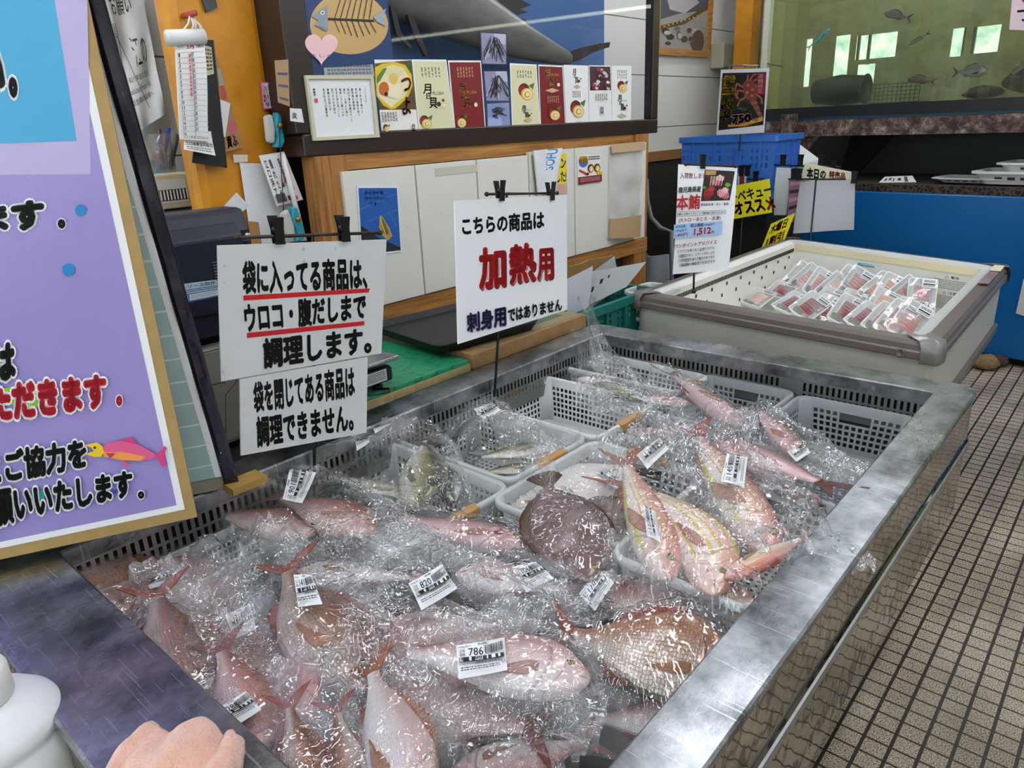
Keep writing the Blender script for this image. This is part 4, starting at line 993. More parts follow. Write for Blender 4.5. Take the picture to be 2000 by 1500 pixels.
m = MB(); m.lathe(tp, [(.009, -.04), (.009, .03)], 8, axis=(1, 0, 0)); tag(m.build('hook', mat('red pin', '#a8402c', .4)), 'red peg holding the calendar string', 'hook')
ks(((392, -12), (418, -16), (425, 14), (404, 24)), 'black square of rubber stuck high on the orange column', 'patch', 'rubber_patch', '#3c3a38', .012, t=.01)
# clipboards and notes fanned behind the calendar
def clipb(S): S.lines((.5, .1, .9, .9), 4, '#8a8a8a', 3, .3, True)
ks(((402, 78), (416, 78), (444, 328), (376, 318)), 'black clipboard hanging behind the May calendar', 'clipboard', 'clipboard', '#121213', .035, None, .006)
ks(((400, 80), (418, 78), (440, 300), (424, 302)), 'thin brown board just right of the calendar', 'board', 'hardboard_sheet', '#6e5138', .028, None, .006)
ks(((398, 88), (413, 92), (418, 144), (404, 148)), 'yellowish note on the boards right of the calendar', 'note', 'paper_note', '#c3bd92', .048, lambda S: S.lines((.1, .1, .9, .9), 6, '#444', 3))
ks(((420, 112), (424, 110), (474, 288), (442, 297)), 'tan card with red printing fanned behind the clipboards', 'card', 'sample_card', '#a37b4e', .02, lambda S: (S.rect(.2, .12, .9, .3, '#8fa08c'), S.rect(.2, .3, .8, .45, '#b8442c'), S.rect(.45, .7, .85, .82, '#c4566a'), S.text('貢ふ', (.1, .84, .8, .97), '#2a1a12', .03)), .005)
ks(((430, 194), (450, 202), (440, 268), (436, 266)), 'white card edge sticking out between the fanned boards', 'card', 'white_card', '#d9d9d5', .03)
ks(((508, 160), (533, 160), (541, 212), (514, 214)), 'small pink bordered price card on the orange column', 'price card', 'price_card', '#d15a96', .01, lambda S: (S.rect(.08, .05, .92, .95, '#efeaec'), S.text('¥626', (.12, .08, .5, .92), '#c4342c', .02, None, None), S.lines((.55, .1, .9, .9), 3, '#333', 5, .5, True)), .003)
S = Sheet(quadx(((537, 118), (563, 116), (566, 208), (544, 200)), XC + .02), .004, '#a88a63', bend=None); S.rect(.1, .28, .9, .34, '#5a4a78'); S.rect(.1, .55, .9, .61, '#5a4a78'); S.rect(.1, .85, .9, .90, '#5a4a78')
tag(S.build('carton_strip'), 'brown card strip with purple bands on the dark showcase edge', 'card')
S = Sheet(quadx(((566, 211), (582, 213), (587, 240), (567, 236)), XC + .025), .001, '#dcdcd8', bend=lambda u, v: .02 * u * u); S.text('戻', (.2, .3, .6, .8), '#333', .03); tag(S.build('paper_note'), 'small curled white note on the dark showcase edge', 'note')
ks(((468, 318), (555, 320), (600, 470), (492, 478)), 'large plain white sheet low on the orange column', 'paper', 'paper_sheet', '#e6e7e8', .012)
ks(((455, 302), (484, 302), (484, 316), (457, 318)), 'torn white paper scrap left on the orange column', 'paper', 'paper_scrap', '#dcd2c4', .006)
ks(((462, 376), (487, 402), (466, 420), (428, 412)), 'folded white slip poking up behind the register', 'paper', 'paper_slip', '#d5d8d8', .06)
ks(((486, 432), (505, 434), (512, 480), (488, 480)), 'brown cardboard piece behind the register', 'cardboard', 'cardboard_piece', '#a87a48', .03)
# handwritten menu sheet, clear sleeve
S = Sheet(quadx(((506, 304), (555, 296), (592, 390), (541, 402)), XK + .06), .002, '#eceaea'); S.text('\n'.join('江口浜で'), (.08, .1, .2, .8), '#222', .02); S.text('\n'.join('獲れた魚'), (.26, .1, .38, .9), '#333', .01); S.text('\n'.join('直送'), (.6, .1, .7, .5), '#a24a86', .02)
R = random.Random(2)
for k in range(16): S.ell(R.uniform(.45, .8), R.uniform(.45, .95), .05, .05, R.choice(['#a8486a', '#5a4a52', '#c9c24a', '#7c2a44', '#d9a0b4']))
S.rect(.05, .78, .4, .95, '#4a4a4c'); tag(S.build('menu_sheet'), 'handwritten flower patterned menu sheet in a clear sleeve on the column', 'menu')
a, b = onx(551, 300, XK + .08), onx(590, 452, XK + .08); MB().tube([a, b], .009, 8).build('ruler', mat('white ruler plastic', '#dfe0da', .4)); 
o = bpy.data.objects['ruler']; tag(o, 'long thin white stick hanging beside the menu sheet', 'stick')
# stapler-like tape cutters
def tapecutter(c, lab, rot=0., s=1.):
    t = thing('tape_cutter', lab, 'tape cutter', c); t.rotation_euler.x = rot
    teal = mat('teal plastic', '#1f93a8', .3)
    pts = [(0, 0), (.045, -.005), (.07, .03), (.065, .10), (.07, .17), (.04, .19), (.02, .12), (.03, .05)]
    MB().prism([V((.02, y * s, z * s)) for y, z in pts], (-.03, 0, 0)).build('body', teal, t, local=True, bevel=.006)
    MB().prism([V((.012, y * s, z * s)) for y, z in [(-.035, .03), (.01, .02), (.03, .1), (.02, .18), (-.03, .17)]], (-.02, 0, 0)).build('grip', mat('pale grey plastic', '#c2bfb8', .4), t, local=True, bevel=.008)
    MB().lathe(V((.026, .045 * s, .115 * s)), [(.009, -.004), (.009, .004), (.003, .006)], 14, axis=(1, 0, 0)).build('screw', mat('brass', '#a8793a', .35, .8), t, local=True)
    return t
tapecutter(onx(532, 288, XK + .06), 'teal and grey tape cutter hanging from a string high on the column', s=.58)
tapecutter(onx(574, 472, XK + .10), 'teal tape cutter lower down behind the sign rod', rot=.2, s=.62)
MB().tube([onx(545, 245, XK + .085), onx(550, 340, XK + .085), onx(556, 452, XK + .09)], .0016, 6).build('cord', black_pl); tag(bpy.data.objects['cord'], 'thin black cord running down from the upper tape cutter', 'cord')
# clear plastic sleeve shine over the column
# ================================================================== COUNTER BETWEEN CASE AND CABINET
cnt = thing('service_counter', 'dark service counter between the steel case and the timber cabinet', 'counter', (-1.85, 1.2, 0))
MB().box((-2.14, .30, .74), (-1.505, 2.10, .785)).build('worktop', mat('grimy dark worktop', '#2b2926', .5, var=.3), cnt)
MB().box((-2.10, .34, 0), (-1.53, 2.06, .74)).build('carcass', dark_m, cnt)
green = NT('green cutting board'); _v = green.obj(); _n1 = green.noise(30, 6, green.mapv(_v, (3, 1, 1)), .7)
green.P(Base_Color=green.ramp(_n1, [(.36, '#0d4a33'), (.46, '#1f8a5e'), (.7, '#2a9c6c')]), Roughness=.4); green = green.m
gb = thing('cutting_board', 'green topped cutting board with worn pale edge along the case', 'cutting board', (-1.76, 1.24, .786))
MB().box((-2.0, .92, .808), (-1.533, 1.515, .822)).build('green_top', green, gb, bevel=.002)
edge = mat('worn ply edge', '#a8956a', .7, var=.35, vscale=40, bump=.3)
MB().box((-2.0, .92, .786), (-1.528, 1.518, .808)).build('ply_core', edge, gb)
wb = thing('wooden_board', 'rough wooden plank with faded green print at the far end of the counter', 'plank', (-1.62, 1.82, .786))
MB().box((-1.72, 1.53, .786), (-1.525, 2.13, .835)).build('plank', mat('rough pale wood', '#96744a', .7, var=.35, vscale=25, bump=.4), wb, bevel=.003)
S = Sheet([V((-1.715, 1.6, .836)), V((-1.715, 2.12, .836)), V((-1.54, 2.12, .836)), V((-1.54, 1.6, .836))], .0006, '#8b7f58', face=(0, 0, 1)); S.rect(.05, .1, .9, .75, '#476046'); S.lines((.1, .2, .8, .6), 3, '#8a8a66', 4); S.build('faded_print', wb)
# black tray
tc = [onz(*p, .84) for p in ((722, 640), (752, 625), (1010, 560), (1075, 642), (885, 705))]
tr = thing('black_tray', 'large black plastic tray lying on the green cutting board', 'tray', (-1.77, 1.70, .8375))
Mx = Matrix.Translation((-1.775, 1.695, .8375)) @ Matrix.Rotation(-.14 + PI / 2, 4, 'Z')
def trr(L, W, r, z): return [Mx @ V(p) for p in rrect(-L / 2, -W / 2, L / 2, W / 2, r, z)]
MB().rings([trr(.40, .40, .03, 0), trr(.43, .43, .035, .028), trr(.435, .435, .035, .032), trr(.425, .425, .033, .033), trr(.40, .40, .028, .012), trr(.2, .2, .01, .010)], cap0=True, cap1=True).build('tray_body', mat('black tray plastic', '#0b0c0d', .5, var=.2, vscale=30, bump=.08), tr)
# platform scale
navy = mat('navy plastic', '#0c1026', .4, var=.1); sc_ = thing('platform_scale', 'navy bench scale with a steel weighing plate half behind the rule signs', 'scale', (-1.72, 1.16, .823))
P0 = onz(775, 742, .842)
MB().box((P0.x - .30, P0.y - .34, .842), (P0.x - .005, P0.y - .005, .888)).build('housing', navy, sc_, bevel=.01)
MB().box((P0.x - .32, P0.y - .36, .902), (P0.x + .01, P0.y + .012, .914)).build('plate', steel('scale plate', '#b9bbba', .25), sc_, bevel=.005)
MB().box((P0.x - .22, P0.y - .25, .888), (P0.x - .08, P0.y - .1, .902)).build('load_cell', dark_m, sc_)
for dx, dy in ((-.04, -.04), (-.26, -.04), (-.04, -.30), (-.26, -.30)): MB().lathe((P0.x + dx, P0.y + dy, .823), [(.016, 0), (.016, .008), (.01, .010), (.01, .019)], 14).build('foot', black_pl, sc_)
S = Sheet([V((P0.x - .004, P0.y - .13, .883)), V((P0.x - .004, P0.y - .03, .883)), V((P0.x - .004, P0.y - .03, .850)), V((P0.x - .004, P0.y - .13, .850))], .0006, '#cfd2d4'); S.lines((.3, .12, .95, .9), 6, '#444', 4, .5); S.rect(.05, .15, .22, .85, '#b9bcc4'); S.build('rating_label', sc_)
MB().tube([V((P0.x - .01, P0.y - .15, .84)), V((P0.x + .02, P0.y - .10, .832)), V((P0.x + .025, P0.y - .05, .827)), V((P0.x + .005, P0.y - .03, .826)), V((P0.x - .03, P0.y - .06, .826))], .003, 8).build('cable', black_pl, sc_)
# register / label printer seen from behind
XR = -1.60
def rx(px, py, d=0.): return onx(px, py, XR + d)
y1 = rx(488, 430).y; zt = rx(470, 406).z
reg = thing('price_label_printer', 'navy and beige price label printer with its back turned, left of the rule signs', 'label printer', (XR - .15, y1 - .2, .787))
zb = rx(455, 650).z
pr = [(0, zb), (0, zt - .05), (-.02, zt), (-.10, zt), (-.13, zb)]
MB().prism([V((XR + dx, y1 - .40, z)) for dx, z in pr], (0, .40, 0)).build('display_housing', navy, reg, bevel=.012)
MB().box((XR + .0, y1 - .40, zt - .075), (XR + .006, y1 - .01, zt - .068)).build('seam', mat('navy seam', '#39426a', .4), reg)
zz = rx(455, 458).z
MB().prism([V((XR + dx, y1 - .40, z)) for dx, z in [(.0, zz + .03), (.022, zz - .0), (.022, zb + .06), (0, zb + .05)]], (0, .365, 0)).build('back_cover', navy, reg, bevel=.005)
vs_ = MB()
S = Sheet([V((XR + .0235, y1 - .12, zz - .05)), V((XR + .0235, y1 - .05, zz - .05)), V((XR + .0235, y1 - .05, zz - .11)), V((XR + .0235, y1 - .12, zz - .11))], .0004, navy)
for k in range(9): S.rect(0, k / 9, .44, k / 9 + .035, '#6b6f86'); S.rect(.5, k / 9, 1, k / 9 + .035, '#6b6f86')
S.build('vent_slots', reg)
MB().lathe(V((XR + .02, y1 - .025, zz - .005)), [(.008, 0), (.008, .006), (.004, .008)], 12, axis=(1, 0, 0)).build('screw', steel('screw steel', '#aaa', .3), reg)
q = [rx(355, 555, .024), rx(432, 545, .024), rx(430, 578, .024), rx(360, 592, .024)]
S = Sheet(q, .0004, '#a9c4d6'); S.text('リース物件', (.15, .05, .85, .28), '#1a2a3a', .01); S.rect(0, .55, 1, 1, '#2a6fb4'); S.rect(.15, .6, .96, .92, '#d9dcd9'); S.lines((.05, .33, .95, .52), 2, '#3a4a5a', 4); S.lines((.18, .65, .9, .88), 3, '#9a9a96', 6); S.build('lease_sticker', reg)
MB().box((XR - .14, y1 - .40, zb - .04), (XR - .03, y1 - .04, zb)).build('neck', black, reg)
MB().box((XR - .30, y1 - .42, .80), (XR + .005, y1 - .035, zb - .02)).build('base_housing', mat('beige-grey plastic', '#8f8a80', .5, var=.06), reg, bevel=.012)
S = Sheet([rx(395, 545 + 210, .0065), rx(440, 745, .0065), rx(440, 747, .0065), rx(395, 757, .0065)], .0002, '#3a3834'); S.lineq(((392, 690), (458, 676)), .002, '#3a3834'); S.lineq(((440, 770), (440, 870)), .002, '#3a3834'); S.lineq(((458, 680), (462, 745), (440, 770)), .002, '#3a3834'); S.build('panel_seams', reg)
for dy in (-.06, -.38): MB().lathe((XR - .03, y1 + dy, .786), [(.018, 0), (.018, .016)], 12).build('foot', black_pl, reg)

# shelf corner behind: pen cup, striped box, crumpled notice
XW = -2.62
sh_ = thing('wall_shelf', 'small dark shelf left of the orange column carrying the box and pens', 'shelf', onx(330, 420, XW))
a = onx(300, 412, XW); MB().box((-3.0, a.y - .4, a.z - .05), (XW + .06, a.y + .24, a.z - .005)).build('board', dark_m, sh_); MB().box((-3.0, a.y - .3, a.z - .25), (-2.9, a.y - .26, a.z - .05)).build('bracket', dark_m, sh_)
bx = thing('receipt_box', 'cream box with a black and white striped front on the small shelf', 'box', a)
b0, b1 = onx(285, 415, XW), onx(386, 400, XW); bz0, bz1 = a.z, onx(340, 338, XW).z
MB().box((XW - .16, b0.y - .1, bz0), (XW, b1.y, bz1)).build('carton', mat('cream box', '#d2c7a2', .6, var=.1), bx, bevel=.006)
S = Sheet([V((XW + .002, b0.y - .1, bz1 - .02)), V((XW + .002, b1.y - .03, bz1 - .02)), V((XW + .002, b1.y - .03, bz0 + .02)), V((XW + .002, b0.y - .1, bz0 + .02))], .0006, '#d9d9d4'); S.rect(0, .42, 1, .9, '#141414')
for k in range(22): S.rect(.03 + k * .045, .44, .03 + k * .045 + .022, .86, '#eceae4')
S.build('striped_front', bx)
S = Sheet([V((XW - .13, b0.y - .05, bz1 + .001)), V((XW - .13, b1.y - .05, bz1 + .001)), V((XW - .03, b1.y - .05, bz1 + .001)), V((XW - .03, b0.y - .05, bz1 + .001))], .0004, '#b9c9c4', face=(0, 0, 1)); S.rect(.1, .2, .3, .8, '#c9cf6a'); S.rect(.7, .1, 1, .6, '#5aa6b0'); S.build('lid_papers', bx)
cup = thing('pen_cup', 'clear cup of pens standing behind the striped box', 'pen cup', onx(325, 336, XW - .1))
cc = onx(325, 336, XW - .1)
MB().lathe(cc, [(.032, 0), (.036, .13), (.038, .13), (.034, 0)], 20).build('cup', pane('clear cup plastic', (.85, .87, .88), .15).m, cup)
for k, (px, py, c, r) in enumerate(((330, 250, '#1c3f9a', .007), (310, 252, '#5a3a22', .008), (305, 300, '#b84a5a', .005), (318, 285, '#b86a7a', .005), (346, 262, '#4a4a46', .009))):
    MB().tube([cc + V((0, (k - 2) * .008, .01)), onx(px, py, XW - .1 + .01 * k)], r, 8).build('pen', mat('pen ' + c, c, .4), cup)
# crumpled handwritten notice hanging behind the board
q = quadx(((170, -60), (268, -60), (318, 222), (262, 265)), -2.93)
S = Sheet(q, .001, '#d9dad8', bend=lambda u, v: .03 * noise.noise(V((u * 3, v * 3, 4))) + .02 * u * v, nu=20, nv=24)
S.text('お願い', (.25, .15, .7, .28), '#222', .01); S.text('江の', (.5, .42, .85, .62), '#2a2a2a', .0)
for k, tx in enumerate(('令和六年五月吉日', 'Delicious Fresh Fish', '組合員の皆様へ')): S.text(tx, (.18, .66 + k * .07, .8, .70 + k * .07), '#444', .0)
S.line([(.12, .3), (.6, .9)], .002, '#555'); S.lines((.1, .32, .25, .6), 3, '#555', 3, .4, True)
tag(S.build('paper_notice'), 'crumpled white handwritten notice just behind the dark edge of the sandwich board', 'notice')
S = Sheet(quadx(((285, 258), (318, 288), (290, 320), (262, 300)), -2.96), .001, '#c9c5b8'); tag(S.build('paper_scrap'), 'small yellowed paper corner below the crumpled notice', 'paper')

# ================================================================== CRATES BEHIND THE FAR LEFT CORNER
teal = mat('teal crate plastic', '#0d6a62', .45, var=.1)
def crate(name, label, x0, y0, x1, y1, z0, z1, m, lat=8, cells=None, t=.012, M=None, group=None):
    """rectangular plastic crate: ribbed walls with slots, rolled rim, solid floor"""
    r = thing(name, label, 'crate', ((x0 + x1) / 2, (y0 + y1) / 2, z0), group)
    if M is None: M = lambda p: V(p)
    b = MB(); h = z1 - z0
    def wall(p0, p1):
        L = (p1 - p0).length; n = max(3, int(L / .030)); hu = [(L * (k + .25) / n, L * (k + .72) / n) for k in range(n) if k % 5 != 4]
        hv = [(h * a, h * c) for a, c in ((.12, .20), (.24, .32), (.50, .58), (.62, .70), (.74, .80))]
        perf(b, lambda u, v: M(p0.lerp(p1, u / L) + V((0, 0, v))), L, h, hu, hv)
    c = [V((x0, y0, z0)), V((x1, y0, z0)), V((x1, y1, z0)), V((x0, y1, z0))]
    for i in range(4): wall(c[i], c[(i + 1) % 4])
    b.add([M(p + V((0, 0, .004))) for p in c], [(0, 1, 2, 3)])
    b.build('shell', m, r, solid=.006)
    f = MB(); o = .022
    f.rings([[M(p) for p in rrect(x0 - a, y0 - a, x1 + a, y1 + a, .02, z)] for a, z in ((.0, z1 - .002), (0, z1 + .004), (o, z1 + .004), (o, z1 - .03), (o - .008, z1 - .03), (.004, z1 - .028))]); f.build('rim', m, r)
    k = MB()
    for (p0, p1) in zip(c, c[1:] + c[:1]):
        n = V(((p1 - p0).y, -(p1 - p0).x, 0)).normalized(); e = (p1 - p0).normalized()
        for s in (.14, .38, .62, .86):
            p = p0.lerp(p1, s); k.slab([M(p - e * .006 + n * .003), M(p + e * .006 + n * .003), M(p + e * .006 + n * .003 + V((0, 0, h - .03))), M(p - e * .006 + n * .003 + V((0, 0, h - .03)))], M(n * .014) - M(V((0, 0, 0))))
    k.build('ribs', m, r)
    return r
crate('plastic_crate', 'teal crate of grey sign sheets beside the far left corner of the case', -1.90, 2.22, -1.655, 2.80, .55, .79, teal)
lowst = thing('low_stand', 'dark low stand under the teal crate', 'stand', (-1.78, 2.5, 0)); MB().box((-1.98, 2.18, .0), (-1.64, 2.84, .54)).build('block', black, lowst)
gs_ = mat('translucent grey sheet', '#a2a7a8', .25, var=.05)
for k, (q, c, lb) in enumerate(((((1120, 560), (1200, 500), (1212, 560), (1128, 620)), gs_, 'grey plastic sheet leaning at the front of the teal crate'),
                              (((1148, 532), (1262, 512), (1224, 560), (1130, 606)), mat('pale sign sheet', '#b9bcbb', .35), 'pale sheet with black marks standing in the teal crate'),
                              (((1108, 545), (1158, 520), (1150, 600), (1108, 618)), mat('white sheet', '#c4c4cc', .4), 'white sheet at the left in the teal crate'))):
    S = Sheet([onp(*p, V((-1.86 + .06 * k, 2.45, .8)), V((.8, -.6, 0)).normalized()) for p in q], .003, c)
    if k == 1: S.rect(.16, .45, .2, .6, BLK); S.rect(.28, .28, .33, .42, BLK); S.rect(.4, .2, .43, .3, BLK)
    tag(S.build('sign_sheet'), lb, 'sheet')
S = Sheet(quadx(((1112, 520), (1196, 498), (1198, 560), (1112, 590)), -1.89), .01, '#8a6a3c', bend=lambda u, v: .012 * math.sin(u * 9)); tag(S.build('paper_sack'), 'crumpled tan paper sack above the teal crate under the cabinet', 'sack')
b2, r2 = basket_shell(.18, .14, .21, .165, .10); 
for k in range(3):
    r = thing('stacked_basket', ['lowest', 'middle', 'topmost'][k] + ' of three white baskets stacked left of the freezer', 'basket', (-1.64, 2.80, .50 + k * .055 + .08), 'white baskets stacked by the freezer')
    for nm, mb, so in (('body', b2, .002), ('rim', r2, 0)):
        o = bpy.data.objects.new(nm, mb.mesh('stack_' + nm, white_pl) if k == 0 else BODY['st_' + nm]); COL.objects.link(o); o.parent = r; BODY['st_' + nm] = o.data
    r.rotation_euler.z = PI / 2
st2 = thing('low_stand', 'dark low stand under the stack of white baskets', 'stand', (-1.64, 2.80, 0)); MB().box((-1.70, 2.72, 0), (-1.57, 2.88, .578)).build('block', black, st2)
# things dimly visible past the cabinet end
S = Sheet([*quady(((1262, 500), (1300, 498)), 3.9), V((ony(1305, 545, 3.9).x, 3.9, 0)), V((ony(1262, 545, 3.9).x, 3.9, 0))], .02, '#8d9296', bend=lambda u, v: .03 * math.sin(u * 4 + v * 3)); tag(S.build('plastic_wrap'), 'bundle of pale plastic wrap in the gap past the cabinet', 'plastic')
MB().tube([ony(*p, 4.1) for p in ((1262, 495), (1268, 512), (1280, 522), (1296, 520))] + [V((ony(1298, 520, 4.1).x, 4.1, .008))], .008, 8).build('blue_strap', mat('blue strap', '#1f3fae', .4)); tag(bpy.data.objects['blue_strap'], 'bright blue strap in the gap past the cabinet', 'strap')
MB().tube([ony(*p, 4.0) for p in ((1262, 350), (1264, 390), (1272, 425), (1290, 445), (1312, 452))] + [V((ony(1320, 455, 4.0).x, 4.0, .02))], .014, 8).build('grey_hose', mat('grey hose', '#6d7070', .5)); tag(bpy.data.objects['grey_hose'], 'grey hose curving down behind the tuna poster', 'hose')

# ================================================================== BLUE CRATE, PAPERS AND SIGNS BEHIND THE FREEZER
blue = mat('blue crate plastic', '#3a72c4', .35, var=.06)
Mc = Matrix.Translation((-2.16, 4.75, 0)) @ Matrix.Rotation(.02, 4, 'Z')
crate('plastic_crate', 'blue plastic crate with the lobster poster above it', -.31, -.20, .31, .22, 1.0, 1.375, blue, M=lambda p: Mc @ V(p))
bs = thing('crate_stand', 'dark stand under the blue crate', 'stand', (-2.16, 4.75, 0)); MB().box((-2.5, 4.55, 0), (-1.86, 4.97, .994)).build('block', black, bs)
# white styrofoam lid
sl = thing('foam_box', 'white foam box with chamfered lid right of the blue crate', 'box', (-1.7, 4.95, .9))
MB().prism([ony(*p, 4.95) for p in ((1505, 284), (1528, 285), (1572, 318), (1572, 350), (1505, 350))], (0, .3, 0)).build('foam_body', mat('white foam', '#d9dad8', .8), sl, bevel=.01)
MB().prism([ony(*p, 4.93) for p in ((1505, 300), (1530, 302), (1570, 322), (1570, 326), (1505, 308))], (0, .02, 0)).build('lid_edge', mat('white foam edge', '#c4c6c6', .8), sl)
# lobster poster
YL = 4.5
def z1(*pts): return tuple((1400 + x / 3.333, y / 3.333) for x, y in pts)
lq = quady(((1408, 136), (1502, 133), (1492, 259), (1399, 264)), YL)
S = Sheet(lq, .003, '#dedee2')
S.polyq(z1((38, 476), (322, 470), (297, 835), (10, 850)), '#17120f')
R = random.Random(4)
for k in range(14): 
    x, y = R.uniform(120, 290), R.uniform(640, 760); S.polyq(z1(*[(x + 22 * math.cos(a) * R.uniform(.5, 1), y + 14 * math.sin(a) * R.uniform(.5, 1)) for a in [i * PI / 4 for i in range(8)]]), R.choice(['#1f3a1c', '#27481f', '#18240f']))
lob = '#7a3328'; lob2 = '#94503c'
S.polyq(z1((165, 560), (190, 525), (225, 520), (262, 560), (262, 620), (250, 660), (215, 665), (180, 640)), lob)
for k in range(7): S.polyq(z1((212 + k * 9, 655 + k * 18), (255 + k * 6, 650 + k * 18), (258 + k * 6, 674 + k * 18), (220 + k * 9, 680 + k * 18)), (lob, lob2)[k % 2])
for pts in (((170, 570), (130, 545), (118, 610), (140, 650)), ((175, 600), (140, 590), (128, 640)), ((190, 640), (150, 660), (135, 700)), ((240, 530), (262, 520), (285, 545)), ((250, 560), (290, 575), (300, 620)), ((255, 620), (290, 650), (296, 690)), ((200, 530), (208, 490)), ((215, 528), (240, 490), (260, 485))): S.lineq(z1(*pts), .012, lob2)
for x, y in ((205, 560), (235, 590), (200, 610), (230, 630)): S.polyq(z1(*[(x + 10 * math.cos(a), y + 10 * math.sin(a)) for a in [i * PI / 4 for i in range(8)]]), '#a8604a')
S.textq('伊\n勢\n海\n老', z1((38, 490), (132, 486), (104, 785), (16, 790)), '#e0b823', .03, ('#17120f', .02))
S.polyq(z1((268, 478), (320, 476), (312, 625), (262, 625)), '#8c1a1c'); S.textq('期\n間\n限\n定', z1((276, 486), (305, 485), (298, 612), (268, 612)), '#efe6e2', .01)
S.polyq(z1((75, 815), (140, 822), (298, 775), (298, 806), (180, 835), (75, 832)), '#c98a1f')
S.textq('750', z1((102, 755), (225, 750), (222, 808), (98, 815)), '#c4202c', .05, ('#f2e8e6', .035)); S.textq('円', z1((232, 785), (265, 783), (262, 812), (230, 813)), '#efe2de', .02); S.textq('約', z1((80, 800), (98, 800), (96, 822), (78, 822)), '#efe2de', .01)
tag(S.build('lobster_poster'), 'black and gold spiny lobster poster standing above the blue crate', 'poster')
st = thing('poster_holder', 'wire holder of the lobster poster', 'holder', (lq[3] + lq[2]) / 2 + V((0, .02, -.02)))
m = MB(); m.tube([lq[0] + V((.04, .01, .02)), lq[1] + V((-.07, .01, .02))], .004, 8); m.tube([(lq[0] + lq[1]) / 2 + V((0, .014, .02)), (lq[3] + lq[2]) / 2 + V((0, .014, -.10))], .005, 8)
for p in (lq[0] + V((.05, .01, .02)), lq[1] + V((-.08, .01, .02))): m.tube([p, p - V((0, 0, .03))], .004, 8)
m.build('wire', steel('wire steel', '#999', .3), st)

PY = V((-1.6, 4.42, .9))
def fs(px4, paper, t=.001, dd=0., bend=None): return Sheet([onp(*p, PY + V((0, dd, 0)), V((0, -1, 0))) for p in px4], t, paper, bend)
YEL = '#e6dc12'
S = fs(((1412, 367), (1503, 349), (1508, 415), (1404, 433)), YEL, .002); S.textq('バーベキュー', ((1408, 380), (1501, 358), (1502, 382), (1407, 402)), '#143a4c', .03); S.textq('オススメ', ((1430, 396), (1499, 384), (1502, 412), (1432, 422)), '#d2481e', .05)
tag(S.build('price_card'), 'yellow card with navy and orange writing half behind the tuna poster', 'card')
S2 = S
def pole(label, px, py0, py1, y, wd=.005):
    t = thing('sign_stand', label, 'sign stand', ony(px, py1, y)); a, b = ony(px, py0, y), ony(px, py1, y); b = V((a.x, a.y, .002)); MB().tube([a, b], wd, 8).build('pole', black_pl, t); t.location = b
    t.children[0].location = (0, 0, 0)
    for v in t.children[0].data.vertices: v.co += ony(px, py1, y) - b
    return t, a
def rodclips(t, p0, p1, y, cl):
    a, b = ony(*p0, y), ony(*p1, y); MB().tube([a, b], .005, 8).build('cross_rod', black_pl, t)
    for px, py in cl: clip(ony(px, py, y), (b - a), V((0, -1, 0)), t, .05, .03)
t, a = pole('thin black stand of the yellow navy-lettered card', 1455, 340, 480, 4.45); rodclips(t, (1440, 352), (1492, 348), 4.45, ((1448, 338), (1460, 338), (1476, 350)))
S = fs(((1440, 338), (1459, 342), (1449, 410), (1443, 412)), '#b8b4b0', .001, .025); S.ell(.5, .3, .3, .4, '#6a2420'); tag(S.build('picture_slip'), 'narrow pale slip with a red picture beside the tuna poster', 'slip')
S = fs(((1517, 327), (1552, 328), (1536, 420), (1512, 420)), '#c2c6ca', .001, .10, bend=lambda u, v: .02 * math.sin(v * 3)); tag(S.build('paper_sheet'), 'bluish white sheet hanging left of the pink striped sheet', 'paper')
S = fs(((1541, 350), (1566, 349), (1552, 432), (1537, 440)), '#8f6478', .001, .04); 
for k in range(5): S.rect(.1, .06 + k * .18, .95, .14 + k * .18, ('#c98a9c', '#2a2228')[k % 2])
tag(S.build('striped_sheet'), 'pink and black striped sheet left of the large blank paper', 'paper')
S = fs(((1572, 318), (1671, 337), (1665, 360), (1566, 352)), '#ded9bd', .004, .03); S.textq('本日の', ((1576, 326), (1614, 333), (1612, 355), (1575, 350)), BLK, .05); S.textq('特売品', ((1620, 334), (1652, 339), (1650, 356), (1618, 354)), '#c02c28', .04)
tag(S.build('header_board'), 'cream header board with black and red brush writing above the large blank paper', 'sign')
S = fs(((1563, 354), (1668, 351), (1667, 449), (1551, 455)), '#bfbfc6', .001, 0., bend=lambda u, v: .02 * math.sin(u * 5 + v)); S.lines((.45, .04, .95, .6), 10, '#b2b2b8', 3, .12)
tag(S.build('paper_sheet'), 'large blank white paper hanging in front of the blue tank', 'paper')
t, a = pole('thin black stand carrying the large blank paper', 1594, 350, 520, 4.40); rodclips(t, (1540, 350), (1652, 350), 4.40, ((1550, 345), (1560, 346), (1668, 352)))
t, a = pole('thin black stand of the bluish white sheet', 1545, 325, 520, 4.56); rodclips(t, (1500, 322), (1640, 326), 4.56, ((1529, 318), (1563, 318), (1603, 318), (1628, 330)))
S = fs(((1506, 437), (1552, 417), (1532, 470), (1486, 487)), YEL, .003, -.12); S.textq('木曜日', ((1508, 440), (1541, 424), (1534, 444), (1501, 459)), '#234a2a', .03); S.textq('木', ((1518, 434), (1529, 429), (1523, 449), (1511, 454)), '#c2301e', .05); S.textq('1割引', ((1500, 464), (1533, 448), (1526, 470), (1494, 482)), '#d2481e', .04)
tag(S.build('price_card'), 'tilted small yellow card at the back left corner of the freezer', 'card')
t, a = pole('thin stand of the tilted small yellow card', 1512, 470, 500, 4.32)

